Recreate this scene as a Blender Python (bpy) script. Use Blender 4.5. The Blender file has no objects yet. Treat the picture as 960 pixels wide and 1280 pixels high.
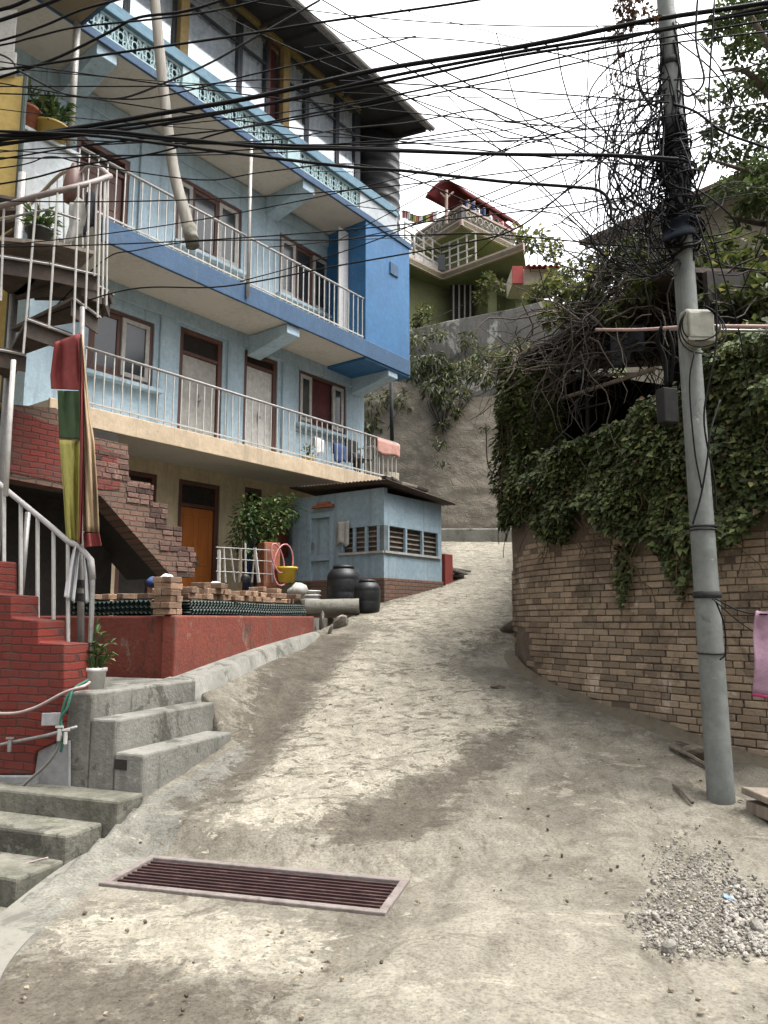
import bpy, math, random
import numpy as np
from mathutils import Vector, Matrix
random.seed(7); NP = np.random.RandomState(11)
SC = bpy.context.scene; COL = SC.collection
R = math.radians; PI = math.pi

# ------------------------------------------------------------------ camera geometry
F = 950.0; PITCH = R(8.0); CP, SP = math.cos(PITCH), math.sin(PITCH); EYE = 1.6
def ray(px, py):
    u = (px-480)/F; v = (640-py)/F
    return Vector((u, CP-v*SP, SP+v*CP))
def at_y(px, py, Y):
    r = ray(px, py); t = Y/r.y
    return Vector((r.x*t, Y, EYE+r.z*t))
def at_z(px, py, z):
    r = ray(px, py); t = (z-EYE)/r.z
    return Vector((r.x*t, r.y*t, z))
def road_z(x, y):
    k = .55; t = (y-5.0)/k
    sp = k*(math.log1p(math.exp(-abs(t)))+max(t, 0))
    t2 = (y-24.0)/.8
    sp2 = .8*(math.log1p(math.exp(-abs(t2)))+max(t2, 0))
    return .236*(sp-sp2)
def on_ground(px, py, off=0):
    r = ray(px, py); t = .5; last = t
    while t < 60:
        p = r*t
        if EYE+p.z < road_z(p.x, p.y)+off: break
        last = t; t += .25
    a, b = last, t
    for _ in range(30):
        m = (a+b)/2; p = r*m
        if EYE+p.z < road_z(p.x, p.y)+off: b = m
        else: a = m
    p = r*a
    return Vector((p.x, p.y, EYE+p.z))
def ppm(Y): return F/Y      # pixels per metre

# ------------------------------------------------------------------ mesh builder
ORG = {}
class MB:
    def __init__(s): s.v = []; s.f = []; s.t = []; s.m = []; s.uv = {}; s.ct = .5; s.cm = 0
    def add(s, vs, fs):
        b = len(s.v); s.v.extend([tuple(p) for p in vs])
        for f in fs: s.f.append(tuple(i+b for i in f)); s.t.append(s.ct); s.m.append(s.cm)
        return b
    def obox(s, p, ax, ay, az):
        p, ax, ay, az = Vector(p), Vector(ax), Vector(ay), Vector(az)
        if ax.cross(ay).dot(az) < 0: p = p+ax; ax = -ax
        vs = [p, p+ax, p+ax+ay, p+ay, p+az, p+ax+az, p+ax+ay+az, p+ay+az]
        s.add(vs, [(0,3,2,1),(4,5,6,7),(0,1,5,4),(1,2,6,5),(2,3,7,6),(3,0,4,7)])
    def box(s, c, sx, sy, sz, rz=0, tilt=(0,0)):
        M = Matrix.Rotation(rz, 3, 'Z') @ Matrix.Rotation(tilt[0], 3, 'X') @ Matrix.Rotation(tilt[1], 3, 'Y')
        ax, ay, az = M @ Vector((sx,0,0)), M @ Vector((0,sy,0)), M @ Vector((0,0,sz))
        s.obox(Vector(c)-ax/2-ay/2-az/2, ax, ay, az)
    def hbox(s, s0, s1, d0, d1, z0, z1):
        s.obox(H(s0, d0, z0), U*(s1-s0), N*(d1-d0), Vector((0,0,z1-z0)))
    def prism(s, poly, vec):
        vec = Vector(vec); poly = [Vector(p) for p in poly]; n = len(poly)
        nn = Vector((0,0,0))
        for i in range(n): nn += poly[i].cross(poly[(i+1) % n])
        if nn.dot(vec) < 0: poly = poly[::-1]
        vs = poly+[p+vec for p in poly]
        s.add(vs, [tuple(range(n-1,-1,-1)), tuple(range(n,2*n))]+[(i,(i+1)%n,n+(i+1)%n,n+i) for i in range(n)])
    def tube(s, pts, r, n=6, cap=True):
        pts = [Vector(p) for p in pts]; k = len(pts)
        rs = r if isinstance(r, (list, tuple)) else [r]*k
        vs = []; prev = None
        for i, p in enumerate(pts):
            t = (pts[min(i+1, k-1)]-pts[max(i-1, 0)])
            if t.length < 1e-9: t = Vector((0,0,1))
            t.normalize()
            if prev is None:
                a = Vector((0,0,1)) if abs(t.z) < .9 else Vector((1,0,0))
                x = t.cross(a).normalized()
            else:
                x = prev-t*prev.dot(t)
                x = x.normalized() if x.length > 1e-6 else t.orthogonal().normalized()
            prev = x; y = t.cross(x)
            for j in range(n):
                a = 2*PI*j/n; vs.append(p+(x*math.cos(a)+y*math.sin(a))*rs[i])
        fs = [(i*n+j, i*n+(j+1)%n, (i+1)*n+(j+1)%n, (i+1)*n+j) for i in range(k-1) for j in range(n)]
        if cap: fs += [tuple(range(n-1,-1,-1)), tuple((k-1)*n+j for j in range(n))]
        s.add(vs, fs)
    def lathe(s, c, prof, n=20, axis=None, capb=True):
        c = Vector(c); az = Vector(axis).normalized() if axis is not None else Vector((0,0,1))
        ax = az.orthogonal().normalized(); ay = az.cross(ax); vs = []; k = len(prof)
        for r, z in prof:
            for j in range(n):
                a = 2*PI*j/n; vs.append(c+az*z+(ax*math.cos(a)+ay*math.sin(a))*r)
        fs = [(i*n+j, i*n+(j+1)%n, (i+1)*n+(j+1)%n, (i+1)*n+j) for i in range(k-1) for j in range(n)]
        if capb: fs += [tuple(range(n-1,-1,-1)), tuple((k-1)*n+j for j in range(n))]
        s.add(vs, fs)
    def leaf(s, p, d, up, L, W, t=None):
        if t is not None: s.ct = t
        d = d.normalized(); x = d.cross(up)
        x = x.normalized() if x.length > 1e-5 else d.orthogonal().normalized()
        nrm = x.cross(d)
        s.add([p, p+d*L*.45+x*W*.5+nrm*W*.15, p+d*L-nrm*L*.12, p+d*L*.45-x*W*.5+nrm*W*.15], [(0,1,2),(0,2,3)])
    def grid(s, fn, nu, nv, thick=None):
        vs = [fn(i/nu, j/nv) for j in range(nv+1) for i in range(nu+1)]
        w = nu+1
        s.add(vs, [(j*w+i, j*w+i+1, (j+1)*w+i+1, (j+1)*w+i) for j in range(nv) for i in range(nu)])
    def ball(s, c, r, sq=(1,1,1), jit=.15, lv=1):
        ico = ICO[lv]; rot = Matrix.Rotation(random.random()*6.28, 3, (random.random()+.01, random.random(), random.random()))
        vs = [Vector(c)+rot @ Vector((p[0]*sq[0], p[1]*sq[1], p[2]*sq[2]))*r*(1+random.uniform(-jit, jit)) for p in ico[0]]
        s.add(vs, ico[1])
    def build(s, name, mat, parent=None, smooth=False, org=None, bevel=0, solid=0):
        if not s.v: s.add([(0,0,0),(0,0,.001),(0,.001,0)], [(0,1,2)])
        me = bpy.data.meshes.new(name)
        A = np.array(s.v, dtype=float)
        if parent is not None: o0 = ORG[parent]
        elif org is not None: o0 = Vector(org)
        else:
            mn, mx = A.min(0), A.max(0); o0 = Vector(((mn[0]+mx[0])/2, (mn[1]+mx[1])/2, mn[2]))
        A = A-np.array(o0)
        me.from_pydata(A.tolist(), [], s.f)
        mats = mat if isinstance(mat, (list, tuple)) else [mat]
        for m in mats: me.materials.append(m)
        if len(mats) > 1: me.polygons.foreach_set('material_index', s.m)
        at = me.attributes.new('tint', 'FLOAT', 'FACE'); at.data.foreach_set('value', s.t)
        if smooth: me.polygons.foreach_set('use_smooth', [True]*len(me.polygons))
        me.update()
        o = bpy.data.objects.new(name, me); COL.objects.link(o)
        if parent is not None: o.parent = parent
        else: o.location = o0
        ORG[o] = o0
        if solid:
            md = o.modifiers.new('Solidify', 'SOLIDIFY'); md.thickness = solid; md.offset = 0
        if bevel:
            md = o.modifiers.new('Bevel', 'BEVEL'); md.width = bevel; md.segments = 2; md.limit_method = 'ANGLE'; md.angle_limit = R(40)
        return o
def _ico():
    import bmesh
    out = {}
    for lv in (1, 2):
        b = bmesh.new(); bmesh.ops.create_icosphere(b, subdivisions=lv, radius=1)
        b.verts.ensure_lookup_table()
        out[lv] = ([tuple(v.co) for v in b.verts], [tuple(v.index for v in f.verts) for f in b.faces]); b.free()
    return out
ICO = _ico()
def tag(o, label=None, cat=None, group=None, kind=None):
    if label: o['label'] = label
    if cat: o['category'] = cat
    if group: o['group'] = group
    if kind: o['kind'] = kind
    return o
def empty(name, loc, label, cat, group=None):
    o = bpy.data.objects.new(name, None); COL.objects.link(o); o.location = loc; o.empty_display_size = .2
    ORG[o] = Vector(loc); return tag(o, label, cat, group)
def copy_tree(o, delta=None, parent=None):
    c = o.copy(); COL.objects.link(c); ORG[c] = ORG[o]
    if parent is not None: c.parent = parent
    if delta is not None: c.location = o.location+Vector(delta)
    for ch in list(o.children): copy_tree(ch, None, c)
    return c
def catmull(pts, n=8):
    pts = [Vector(p) for p in pts]; out = []
    P = [pts[0]*2-pts[1]]+pts+[pts[-1]*2-pts[-2]]
    for i in range(1, len(P)-2):
        a, b, c, d = P[i-1], P[i], P[i+1], P[i+2]
        for k in range(n):
            t = k/n
            out.append(.5*((2*b)+(c-a)*t+(2*a-5*b+4*c-d)*t*t+(3*b-a-3*c+d)*t**3))
    out.append(pts[-1]); return out
_TAB = {}
def vnoise(x, y, seed=0):
    if seed not in _TAB: _TAB[seed] = np.random.RandomState(seed).rand(256, 256)
    T = _TAB[seed]
    xi = np.floor(x).astype(int); yi = np.floor(y).astype(int); fx = x-xi; fy = y-yi
    fx = fx*fx*(3-2*fx); fy = fy*fy*(3-2*fy)
    g = lambda a, b: T[a % 256, b % 256]
    return (g(xi,yi)*(1-fx)+g(xi+1,yi)*fx)*(1-fy)+(g(xi,yi+1)*(1-fx)+g(xi+1,yi+1)*fx)*fy
def fbm(x, y, o=4, seed=0):
    a = 0; w = .5
    for k in range(o): a = a+w*(vnoise(x*2**k, y*2**k, seed+k)-.5); w *= .5
    return a

# ------------------------------------------------------------------ materials
def nd(nt, t, x=0, **kw):
    n = nt.nodes.new(t)
    for k, v in kw.items(): setattr(n, k, v)
    return n
def rgb(c): return (c[0], c[1], c[2], 1)
def base_mat(name):
    m = bpy.data.materials.new(name); m.use_nodes = True; nt = m.node_tree
    return m, nt, nt.nodes['Principled BSDF'], nt.links
def pos_node(nt, scale=(1,1,1)):
    g = nd(nt, 'ShaderNodeNewGeometry'); mp = nd(nt, 'ShaderNodeMapping'); mp.inputs['Scale'].default_value = scale
    nt.links.new(g.outputs['Position'], mp.inputs['Vector']); return mp.outputs['Vector']
def noise(nt, vec, scale, detail=6, rough=.6, dist=0):
    n = nd(nt, 'ShaderNodeTexNoise'); n.inputs['Scale'].default_value = scale; n.inputs['Detail'].default_value = detail
    n.inputs['Roughness'].default_value = rough; n.inputs['Distortion'].default_value = dist
    nt.links.new(vec, n.inputs['Vector']); return n.outputs['Fac']
def ramp(nt, fac, stops):
    r = nd(nt, 'ShaderNodeValToRGB'); e = r.color_ramp.elements
    while len(e) < len(stops): e.new(.5)
    for k, (p, c) in enumerate(stops): e[k].position = p; e[k].color = rgb(c) if len(c) == 3 else c
    nt.links.new(fac, r.inputs['Fac']); return r.outputs['Color']
def mixc(nt, fac, a, b, mode='MIX'):
    m = nd(nt, 'ShaderNodeMix', data_type='RGBA', blend_type=mode)
    for s, v in ((m.inputs[0], fac), (m.inputs[6], a), (m.inputs[7], b)):
        if isinstance(v, (int, float)): s.default_value = v
        elif isinstance(v, tuple): s.default_value = rgb(v)
        else: nt.links.new(v, s)
    return m.outputs[2]
def maprange(nt, v, a, b, c=0., d=1.):
    m = nd(nt, 'ShaderNodeMapRange', interpolation_type='SMOOTHSTEP')
    for i, x in enumerate((v, a, b, c, d)):
        if isinstance(x, (int, float)): m.inputs[i].default_value = x
        else: nt.links.new(x, m.inputs[i])
    return m.outputs[0]
def mathn(nt, op, a, b=0.):
    m = nd(nt, 'ShaderNodeMath', operation=op)
    for i, x in enumerate((a, b)):
        if isinstance(x, (int, float)): m.inputs[i].default_value = x
        else: nt.links.new(x, m.inputs[i])
    return m.outputs[0]
def attr(nt, name):
    a = nd(nt, 'ShaderNodeAttribute'); a.attribute_name = name; return a.outputs['Fac']
def bump(nt, h, strength, dist, bs):
    b = nd(nt, 'ShaderNodeBump'); b.inputs['Strength'].default_value = strength; b.inputs['Distance'].default_value = dist
    nt.links.new(h, b.inputs['Height']); nt.links.new(b.outputs['Normal'], bs.inputs['Normal'])
def weathered(name, c, c2=None, dirt=(.12,.10,.08), amt=.5, scale=2., streak=True, rough=.8, bm=.3, bs=30., metal=0., tint=0., fine=12., gain=.74, spec=.35, wear=None):
    """weathered paint / plaster / metal: base colour varying to c2, dirt blotches and vertical streaks, fine bump"""
    m, nt, b, L = base_mat(name); p = pos_node(nt)
    if c2 is None: c2 = tuple(x*.75 for x in c)
    c, c2, dirt = (tuple(x*gain for x in q) for q in (c, c2, dirt))
    n1 = noise(nt, p, scale, 8, .65); col = ramp(nt, n1, [(.3, c2), (.62, c)])
    n2 = noise(nt, p, fine, 6, .7)
    if streak:
        ps = pos_node(nt, (3.2, 3.2, .28)); n3 = noise(nt, ps, 2.2, 6, .65, .4)
        f = mathn(nt, 'MULTIPLY', maprange(nt, n3, .5, .78), maprange(nt, n2, .25, .65))
    else:
        f = maprange(nt, mathn(nt, 'ADD', mathn(nt, 'MULTIPLY', n2, .5), mathn(nt, 'MULTIPLY', n1, .5)), .5, .68)
    col = mixc(nt, mathn(nt, 'MULTIPLY', f, amt), col, dirt)
    col = mixc(nt, .3, col, ramp(nt, n2, [(.3, (.2,.2,.2)), (.65, (1,1,1))]), 'MULTIPLY')
    for (wc, ws, lo, wamt) in (wear or ()):
        w1 = noise(nt, pos_node(nt, (1, 1, .75)), ws, 10, .74, .6); f1 = mathn(nt, 'MULTIPLY', maprange(nt, w1, lo, lo+.06), wamt)
        col = mixc(nt, f1, col, tuple(x*gain for x in wc))
    if tint:
        t = attr(nt, 'tint'); v = maprange(nt, t, 0., 1., 1-tint, 1+tint)
        hs = nd(nt, 'ShaderNodeHueSaturation'); L.new(col, hs.inputs['Color']); L.new(v, hs.inputs['Value']); col = hs.outputs['Color']
    L.new(col, b.inputs['Base Color']); b.inputs['Roughness'].default_value = rough; b.inputs['Metallic'].default_value = metal; b.inputs['Specular IOR Level'].default_value = spec
    if bm: bump(nt, noise(nt, p, bs, 6, .65), bm, .02, b)
    return m
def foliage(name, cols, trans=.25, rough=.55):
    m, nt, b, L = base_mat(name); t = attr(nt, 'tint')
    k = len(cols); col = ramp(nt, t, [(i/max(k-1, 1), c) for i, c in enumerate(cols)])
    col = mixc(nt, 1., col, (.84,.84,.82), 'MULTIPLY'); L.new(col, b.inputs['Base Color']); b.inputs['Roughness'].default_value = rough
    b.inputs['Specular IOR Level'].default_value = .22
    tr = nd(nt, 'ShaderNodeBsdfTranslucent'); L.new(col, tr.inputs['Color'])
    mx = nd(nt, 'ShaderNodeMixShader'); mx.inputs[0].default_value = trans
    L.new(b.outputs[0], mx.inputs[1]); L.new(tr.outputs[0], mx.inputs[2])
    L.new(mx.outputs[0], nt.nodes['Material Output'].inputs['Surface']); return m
def glassy(name, c, rough=.12):
    m, nt, b, L = base_mat(name); p = pos_node(nt)
    L.new(ramp(nt, noise(nt, p, 3, 4), [(.35, tuple(x*.6 for x in c)), (.65, c)]), b.inputs['Base Color'])
    b.inputs['Roughness'].default_value = rough; b.inputs['Specular IOR Level'].default_value = .6; return m
def wood(name, c, c2, axis=(14,14,.9), rough=.6, sc=1.5):
    m, nt, b, L = base_mat(name); p = pos_node(nt, axis); n = noise(nt, p, sc, 8, .6, .6)
    L.new(ramp(nt, n, [(.3, c2), (.7, c)]), b.inputs['Base Color']); b.inputs['Roughness'].default_value = rough
    bump(nt, n, .25, .01, b); return m

M = {}
M['blue'] = weathered('pale_blue_plaster', (.47,.61,.70), (.37,.50,.58), (.15,.16,.155), .75, 1.2, wear=[((.52,.54,.53), 4.5, .66, .5), ((.17,.21,.22), 2.3, .63, .45)])
M['blue_trim'] = weathered('blue_trim_paint', (.042,.105,.20), (.03,.075,.15), (.10,.14,.17), .6, 2.5, True, .7, wear=[((.30,.36,.38), 6., .64, .6)])
M['bright'] = weathered('bright_blue_paint', (.03,.15,.33), (.025,.115,.26), (.10,.22,.34), .55, 1.5, True, .6, .12, wear=[((.55,.60,.62), 3.4, .67, .8)])
M['pale'] = weathered('faded_pale_blue_plaster', (.62,.66,.68), (.48,.53,.56), (.18,.18,.17), .6, 1.6)
M['soffit'] = weathered('grey_soffit_plaster', (.74,.69,.61), (.60,.56,.49), (.22,.2,.165), .4, 1.4, False)
M['cream'] = weathered('cream_plaster', (.70,.58,.38), (.57,.47,.31), (.19,.155,.11), .65, 1.4, wear=[((.26,.21,.14), 2.4, .6, .5)])
M['fascia'] = weathered('tan_slab_edge', (.70,.56,.39), (.55,.43,.295), (.19,.16,.125), .8, 2.4, wear=[((.30,.26,.2), 5., .6, .6)], gain=0.66)
M['yellow'] = weathered('yellow_plaster', (.58,.42,.13), (.5,.36,.11), (.3,.24,.12), .4, 1.2)
M['conc'] = weathered('grey_concrete', (.29,.28,.245), (.165,.16,.138), (.05,.05,.038), .95, 1.8, True, .9, .6, 26, wear=[((.065,.062,.046), 2.2, .525, .75), ((.42,.405,.355), 4., .60, .5)], gain=.68)
M['conc_top'] = weathered('worn_concrete', (.30,.285,.24), (.20,.19,.16), (.09,.085,.065), .75, 1.8, False, .9, .5, 24, wear=[((.09,.085,.068), 3., .57, .6)], gain=0.6)
M['moss'] = weathered('mossy_concrete', (.24,.228,.185), (.11,.107,.08), (.05,.06,.02), .85, 3., True, .95, .6, 26, wear=[((.045,.043,.033), 2.6, .53, .75), ((.07,.085,.025), 3.6, .60, .7), ((.36,.34,.28), 4.4, .63, .6)], gain=0.66)
M['red'] = weathered('red_painted_plaster', (.30,.072,.045), (.20,.05,.034), (.15,.12,.095), .95, 1.6, True, .85, .5, wear=[((.34,.28,.22), 2.6, .585, .6), ((.085,.055,.042), 3.3, .56, .7), ((.10,.11,.04), 1.1, .585, .7)], gain=0.62)
M['redbrick'] = weathered('red_painted_brick', (.30,.05,.035), (.22,.04,.03), (.12,.06,.05), .5, 4., False, .7, .3, 30, 0, .25)
M['brick'] = weathered('old_clay_brick', (.33,.255,.18), (.19,.14,.095), (.115,.085,.058), .8, 1.3, False, .95, .7, 40, 0, .32, gain=.86, wear=[((.115,.085,.06), 1.3, .53, .75), ((.46,.39,.31), 3.2, .585, .6), ((.09,.10,.05), 2., .63, .5)])
M['mortar'] = weathered('mud_mortar', (.20,.155,.115), (.135,.105,.077), (.075,.058,.042), .6, 2., False, .95, .7, 22, gain=.72, wear=[((.24,.19,.14), 2.4, .57, .6), ((.20,.11,.065), 1.5, .58, .6)])
M['loosebrick'] = weathered('loose_brick', (.36,.225,.145), (.27,.165,.105), (.33,.28,.22), .5, 6., False, .92, .5, 40, 0, .35, gain=0.66)
M['white'] = weathered('white_paint', (.60,.585,.55), (.50,.485,.45), (.28,.25,.2), .35, 3., True, .5, .05, gain=0.66)
M['cloth_white'] = weathered('white_cloth', (.76,.76,.76), (.66,.66,.68), (.4,.4,.4), .2, 5., False, .9, .1)
M['rail'] = weathered('weathered_rail_paint', (.52,.50,.48), (.34,.32,.31), (.16,.11,.09), .5, 7., False, .5, .1, gain=0.62)
M['steel'] = weathered('dull_steel', (.34,.33,.32), (.22,.21,.2), (.14,.09,.06), .5, 6., False, .45, .1, 30, .4)
M['dark'] = weathered('dark_timber_and_shade', (.035,.028,.022), (.02,.017,.014), (.05,.04,.03), .3, 3., False, .85, .3)
M['brownwood'] = wood('red_brown_wood', (.105,.042,.028), (.05,.02,.015))
M['orange'] = wood('orange_door_wood', (.36,.115,.02), (.25,.07,.012), (8,8,1), .45)
M['greywood'] = wood('weathered_grey_wood', (.22,.18,.14), (.11,.09,.07))
M['polewood'] = wood('pale_stripped_pole_wood', (.215,.195,.165), (.10,.09,.072), (9,9,1), .8)
M['glass'] = glassy('dark_window_glass', (.03,.036,.04))
M['curtain'] = weathered('pale_curtain', (.62,.64,.67), (.48,.50,.54), (.34,.36,.39), .3, 3., True, .85, 0, gain=1)
M['redcurtain'] = weathered('dark_red_curtain', (.13,.03,.03), (.07,.02,.02), (.05,.02,.02), .3, 3.)
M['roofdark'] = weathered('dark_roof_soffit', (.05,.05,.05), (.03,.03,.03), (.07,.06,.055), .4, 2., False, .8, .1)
M['roofmetal'] = weathered('grey_roof_sheet', (.32,.33,.35), (.22,.23,.25), (.16,.12,.1), .5, 2.)
M['rusty'] = weathered('rusty_sheet', (.10,.075,.06), (.05,.04,.035), (.16,.08,.045), .6, 5., False, .8, .3)
M['ochre'] = weathered('ochre_paint', (.42,.30,.11), (.33,.23,.08), (.15,.11,.07), .4, 3., gain=0.5)
M['teal'] = weathered('teal_backing', (.045,.11,.14), (.03,.08,.11), (.1,.13,.13), .3, 3.)
M['mint'] = weathered('pale_mint_paint', (.50,.66,.68), (.40,.56,.59), (.2,.24,.24), .4, 3.)
M['ledge'] = weathered('dusty_blue_ledge', (.20,.34,.43), (.14,.26,.35), (.14,.14,.14), .5, 2.)
M['cable'] = weathered('black_cable_sheath', (.008,.008,.009), (.005,.005,.005), (.02,.02,.02), .2, 8., False, .7, 0, spec=.12)
M['cablegrey'] = weathered('grey_cable_sheath', (.035,.035,.036), (.022,.022,.022), (.05,.05,.05), .3, 8., False, .7, 0, spec=.15)
M['pole'] = weathered('galvanised_pole', (.25,.265,.25), (.13,.143,.132), (.06,.058,.045), .95, 2.2, True, .6, .2, 20, .15, wear=[((.48,.49,.46), 6., .63, .7), ((.05,.075,.06), 3.5, .62, .7)], gain=0.68)
M['poledark'] = weathered('tarred_band', (.022,.022,.022), (.012,.012,.012), (.05,.05,.045), .4, 9., False, .75, .5)
M['green_sheet'] = weathered('dark_green_sheet', (.018,.06,.045), (.012,.035,.028), (.06,.055,.045), .5, 6., False, .55, .15, gain=0.42)
M['plastic_black'] = weathered('black_tank_plastic', (.018,.02,.022), (.012,.013,.014), (.10,.09,.075), .35, 3., False, .5, .08)
M['tank'] = weathered('dark_tank_plastic', (.03,.032,.036), (.02,.022,.025), (.09,.085,.08), .4, 3., True, .5, .08)
M['plastic_white'] = weathered('dusty_white_plastic', (.70,.69,.65), (.55,.54,.5), (.25,.22,.17), .45, 6., True, .5, 0)
M['meter'] = weathered('beige_meter_box', (.34,.335,.27), (.25,.245,.2), (.14,.12,.09), .6, 6., True, .6, .1, gain=0.64)
M['pink'] = weathered('pink_cloth', (.40,.25,.325), (.32,.19,.255), (.34,.2,.28), .3, 6., False, .95, .25, 60)
M['magenta'] = weathered('magenta_hem', (.42,.05,.16), (.34,.04,.12), (.2,.05,.08), .3, 6., False, .95, .2)
M['salmon'] = weathered('salmon_towel', (.60,.33,.27), (.50,.27,.22), (.4,.24,.2), .3, 6., False, .95, .3, 60)
M['flag_red'] = weathered('red_flag_cloth', (.27,.05,.045), (.19,.035,.035), (.2,.05,.04), .4, 4., True, .9, .15)
M['flag_green'] = weathered('green_flag_cloth', (.05,.095,.035), (.035,.065,.025), (.05,.1,.03), .4, 4., True, .9, .15)
M['flag_yellow'] = weathered('yellow_flag_cloth', (.48,.45,.12), (.37,.345,.09), (.35,.3,.07), .4, 4., True, .9, .15)
M['flag_tan'] = weathered('tan_flag_cloth', (.46,.34,.21), (.35,.25,.15), (.3,.2,.1), .4, 4., True, .9, .15)
M['hose_green'] = weathered('green_hose', (.03,.16,.11), (.02,.11,.08), (.08,.09,.07), .3, 8., False, .45, 0)
M['hose_pink'] = weathered('pink_grey_hose', (.46,.36,.33), (.36,.28,.26), (.2,.17,.15), .3, 8., False, .5, 0)
M['hose_grey'] = weathered('grey_hose', (.25,.24,.22), (.18,.17,.16), (.1,.1,.09), .3, 8., False, .5, 0)
M['pinkpipe'] = weathered('faded_pink_pipe', (.52,.36,.32), (.4,.27,.24), (.2,.15,.12), .4, 6., False, .6, .1)
M['terracotta'] = weathered('terracotta', (.38,.13,.07), (.30,.10,.055), (.3,.2,.14), .4, 6., False, .85, .3)
M['yellowpot'] = weathered('yellow_glazed_pot', (.55,.40,.10), (.42,.30,.08), (.2,.15,.07), .4, 6., False, .5, .1)
M['yellowpl'] = weathered('yellow_plastic', (.75,.50,.04), (.62,.40,.03), (.3,.2,.06), .3, 6., False, .4, 0)
M['pinkpl'] = weathered('pink_plastic', (.62,.25,.27), (.5,.2,.22), (.3,.15,.15), .3, 6., False, .4, 0)
M['bark'] = wood('bark', (.12,.095,.07), (.05,.04,.03), (8,8,1.5), .95)
M['twig'] = weathered('dry_vine', (.105,.082,.062), (.05,.04,.031), (.03,.025,.02), .5, 6., False, .95, .2)
M['twigdark'] = weathered('dark_vine', (.035,.028,.022), (.02,.016,.013), (.06,.05,.04), .3, 6., False, .95, .2)
M['ivy'] = foliage('ivy_leaves', [(.10,.068,.036),(.034,.046,.020),(.066,.090,.034),(.115,.148,.054),(.19,.215,.078),(.30,.28,.12)], .15)
M['bushleaf'] = foliage('olive_bush_leaves', [(.014,.02,.008),(.04,.055,.018),(.085,.10,.03),(.15,.14,.05)])
M['limeleaf'] = foliage('yellow_green_leaves', [(.022,.03,.010),(.06,.08,.024),(.13,.145,.045),(.27,.25,.08)], .3)
M['treeleaf'] = foliage('tree_leaves', [(.022,.04,.016),(.06,.09,.03),(.11,.15,.05),(.19,.22,.09)], .3)
M['potleaf'] = foliage('houseplant_leaves', [(.02,.045,.014),(.045,.09,.025),(.09,.14,.04),(.2,.21,.08)], .25)
M['dryleaf'] = foliage('dry_brown_leaves', [(.035,.018,.01),(.08,.04,.02),(.14,.075,.03)], .2)
M['greenwall'] = weathered('olive_green_plaster', (.15,.16,.075), (.11,.118,.055), (.08,.08,.05), .55, 1., gain=1.1)
M['redroof'] = weathered('dark_red_sheet', (.10,.014,.013), (.065,.010,.010), (.05,.02,.018), .4, 2., False, .9, .1, spec=.08)
M['redsheet'] = weathered('bright_red_sheet', (.42,.05,.04), (.30,.04,.03), (.15,.06,.05), .4, 2., False, .6, .1)
M['greytile'] = weathered('brown_roof_sheet', (.20,.145,.11), (.13,.095,.07), (.07,.06,.05), .5, 2., False, .85, .3)
M['pinktrim'] = weathered('pale_pink_trim', (.58,.43,.37), (.46,.34,.29), (.2,.16,.13), .5, 2., gain=0.62)
M['cream2'] = weathered('cream_render', (.56,.49,.38), (.45,.40,.31), (.2,.18,.15), .5, 1.5)
M['plaster_grey'] = weathered('stained_grey_render', (.17,.163,.148), (.09,.087,.078), (.022,.022,.02), 1., .8, True, .95, .4, 14, gain=0.62, wear=[((.40,.39,.36), 1.1, .53, .75), ((.035,.035,.032), 1.0, .55, .8)])
M['stone'] = weathered('light_stone', (.27,.25,.22), (.15,.138,.118), (.14,.12,.1), .6, 12., False, .95, .5, 40, 0, .35, gain=0.9)
M['board'] = weathered('grey_cement_board', (.40,.40,.40), (.31,.31,.31), (.16,.16,.15), .5, 3., True, .85, .15, gain=0.6)
M['grate'] = weathered('rust_red_steel', (.07,.032,.03), (.04,.02,.019), (.17,.12,.10), .45, 9., False, .65, .2, 40, .2)
M['gratef'] = weathered('pale_rust_frame', (.26,.225,.205), (.12,.092,.082), (.06,.036,.03), .85, 8., False, .7, .3)
M['pit'] = weathered('drain_mud', (.03,.025,.02), (.02,.017,.014), (.015,.012,.01), .4, 4., False, .9, .2)
M['litter'] = weathered('litter_bits', (.30,.25,.17), (.10,.08,.05), (.05,.04,.03), .6, 30., False, .9, .1, 30, 0, .7, gain=0.6)
M['bluecloth'] = weathered('blue_cloth', (.05,.09,.22), (.03,.06,.15), (.1,.1,.15), .3, 6., False, .95, .2)
M['darkcloth'] = weathered('dark_cloth', (.035,.035,.042), (.02,.02,.026), (.06,.06,.06), .3, 6., False, .95, .2)
M['tarp'] = weathered('slate_blue_plastic', (.035,.042,.055), (.02,.025,.033), (.1,.1,.1), .4, 6., True, .5, .2)
M['tarpdark'] = weathered('dark_plastic', (.010,.013,.019), (.006,.008,.012), (.03,.03,.035), .4, 6., True, .9, .2, spec=.05)
M['whitefade'] = weathered('grimy_off_white_cloth', (.50,.49,.45), (.36,.35,.32), (.2,.19,.16), .5, 5., True, .95, .2)
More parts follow.
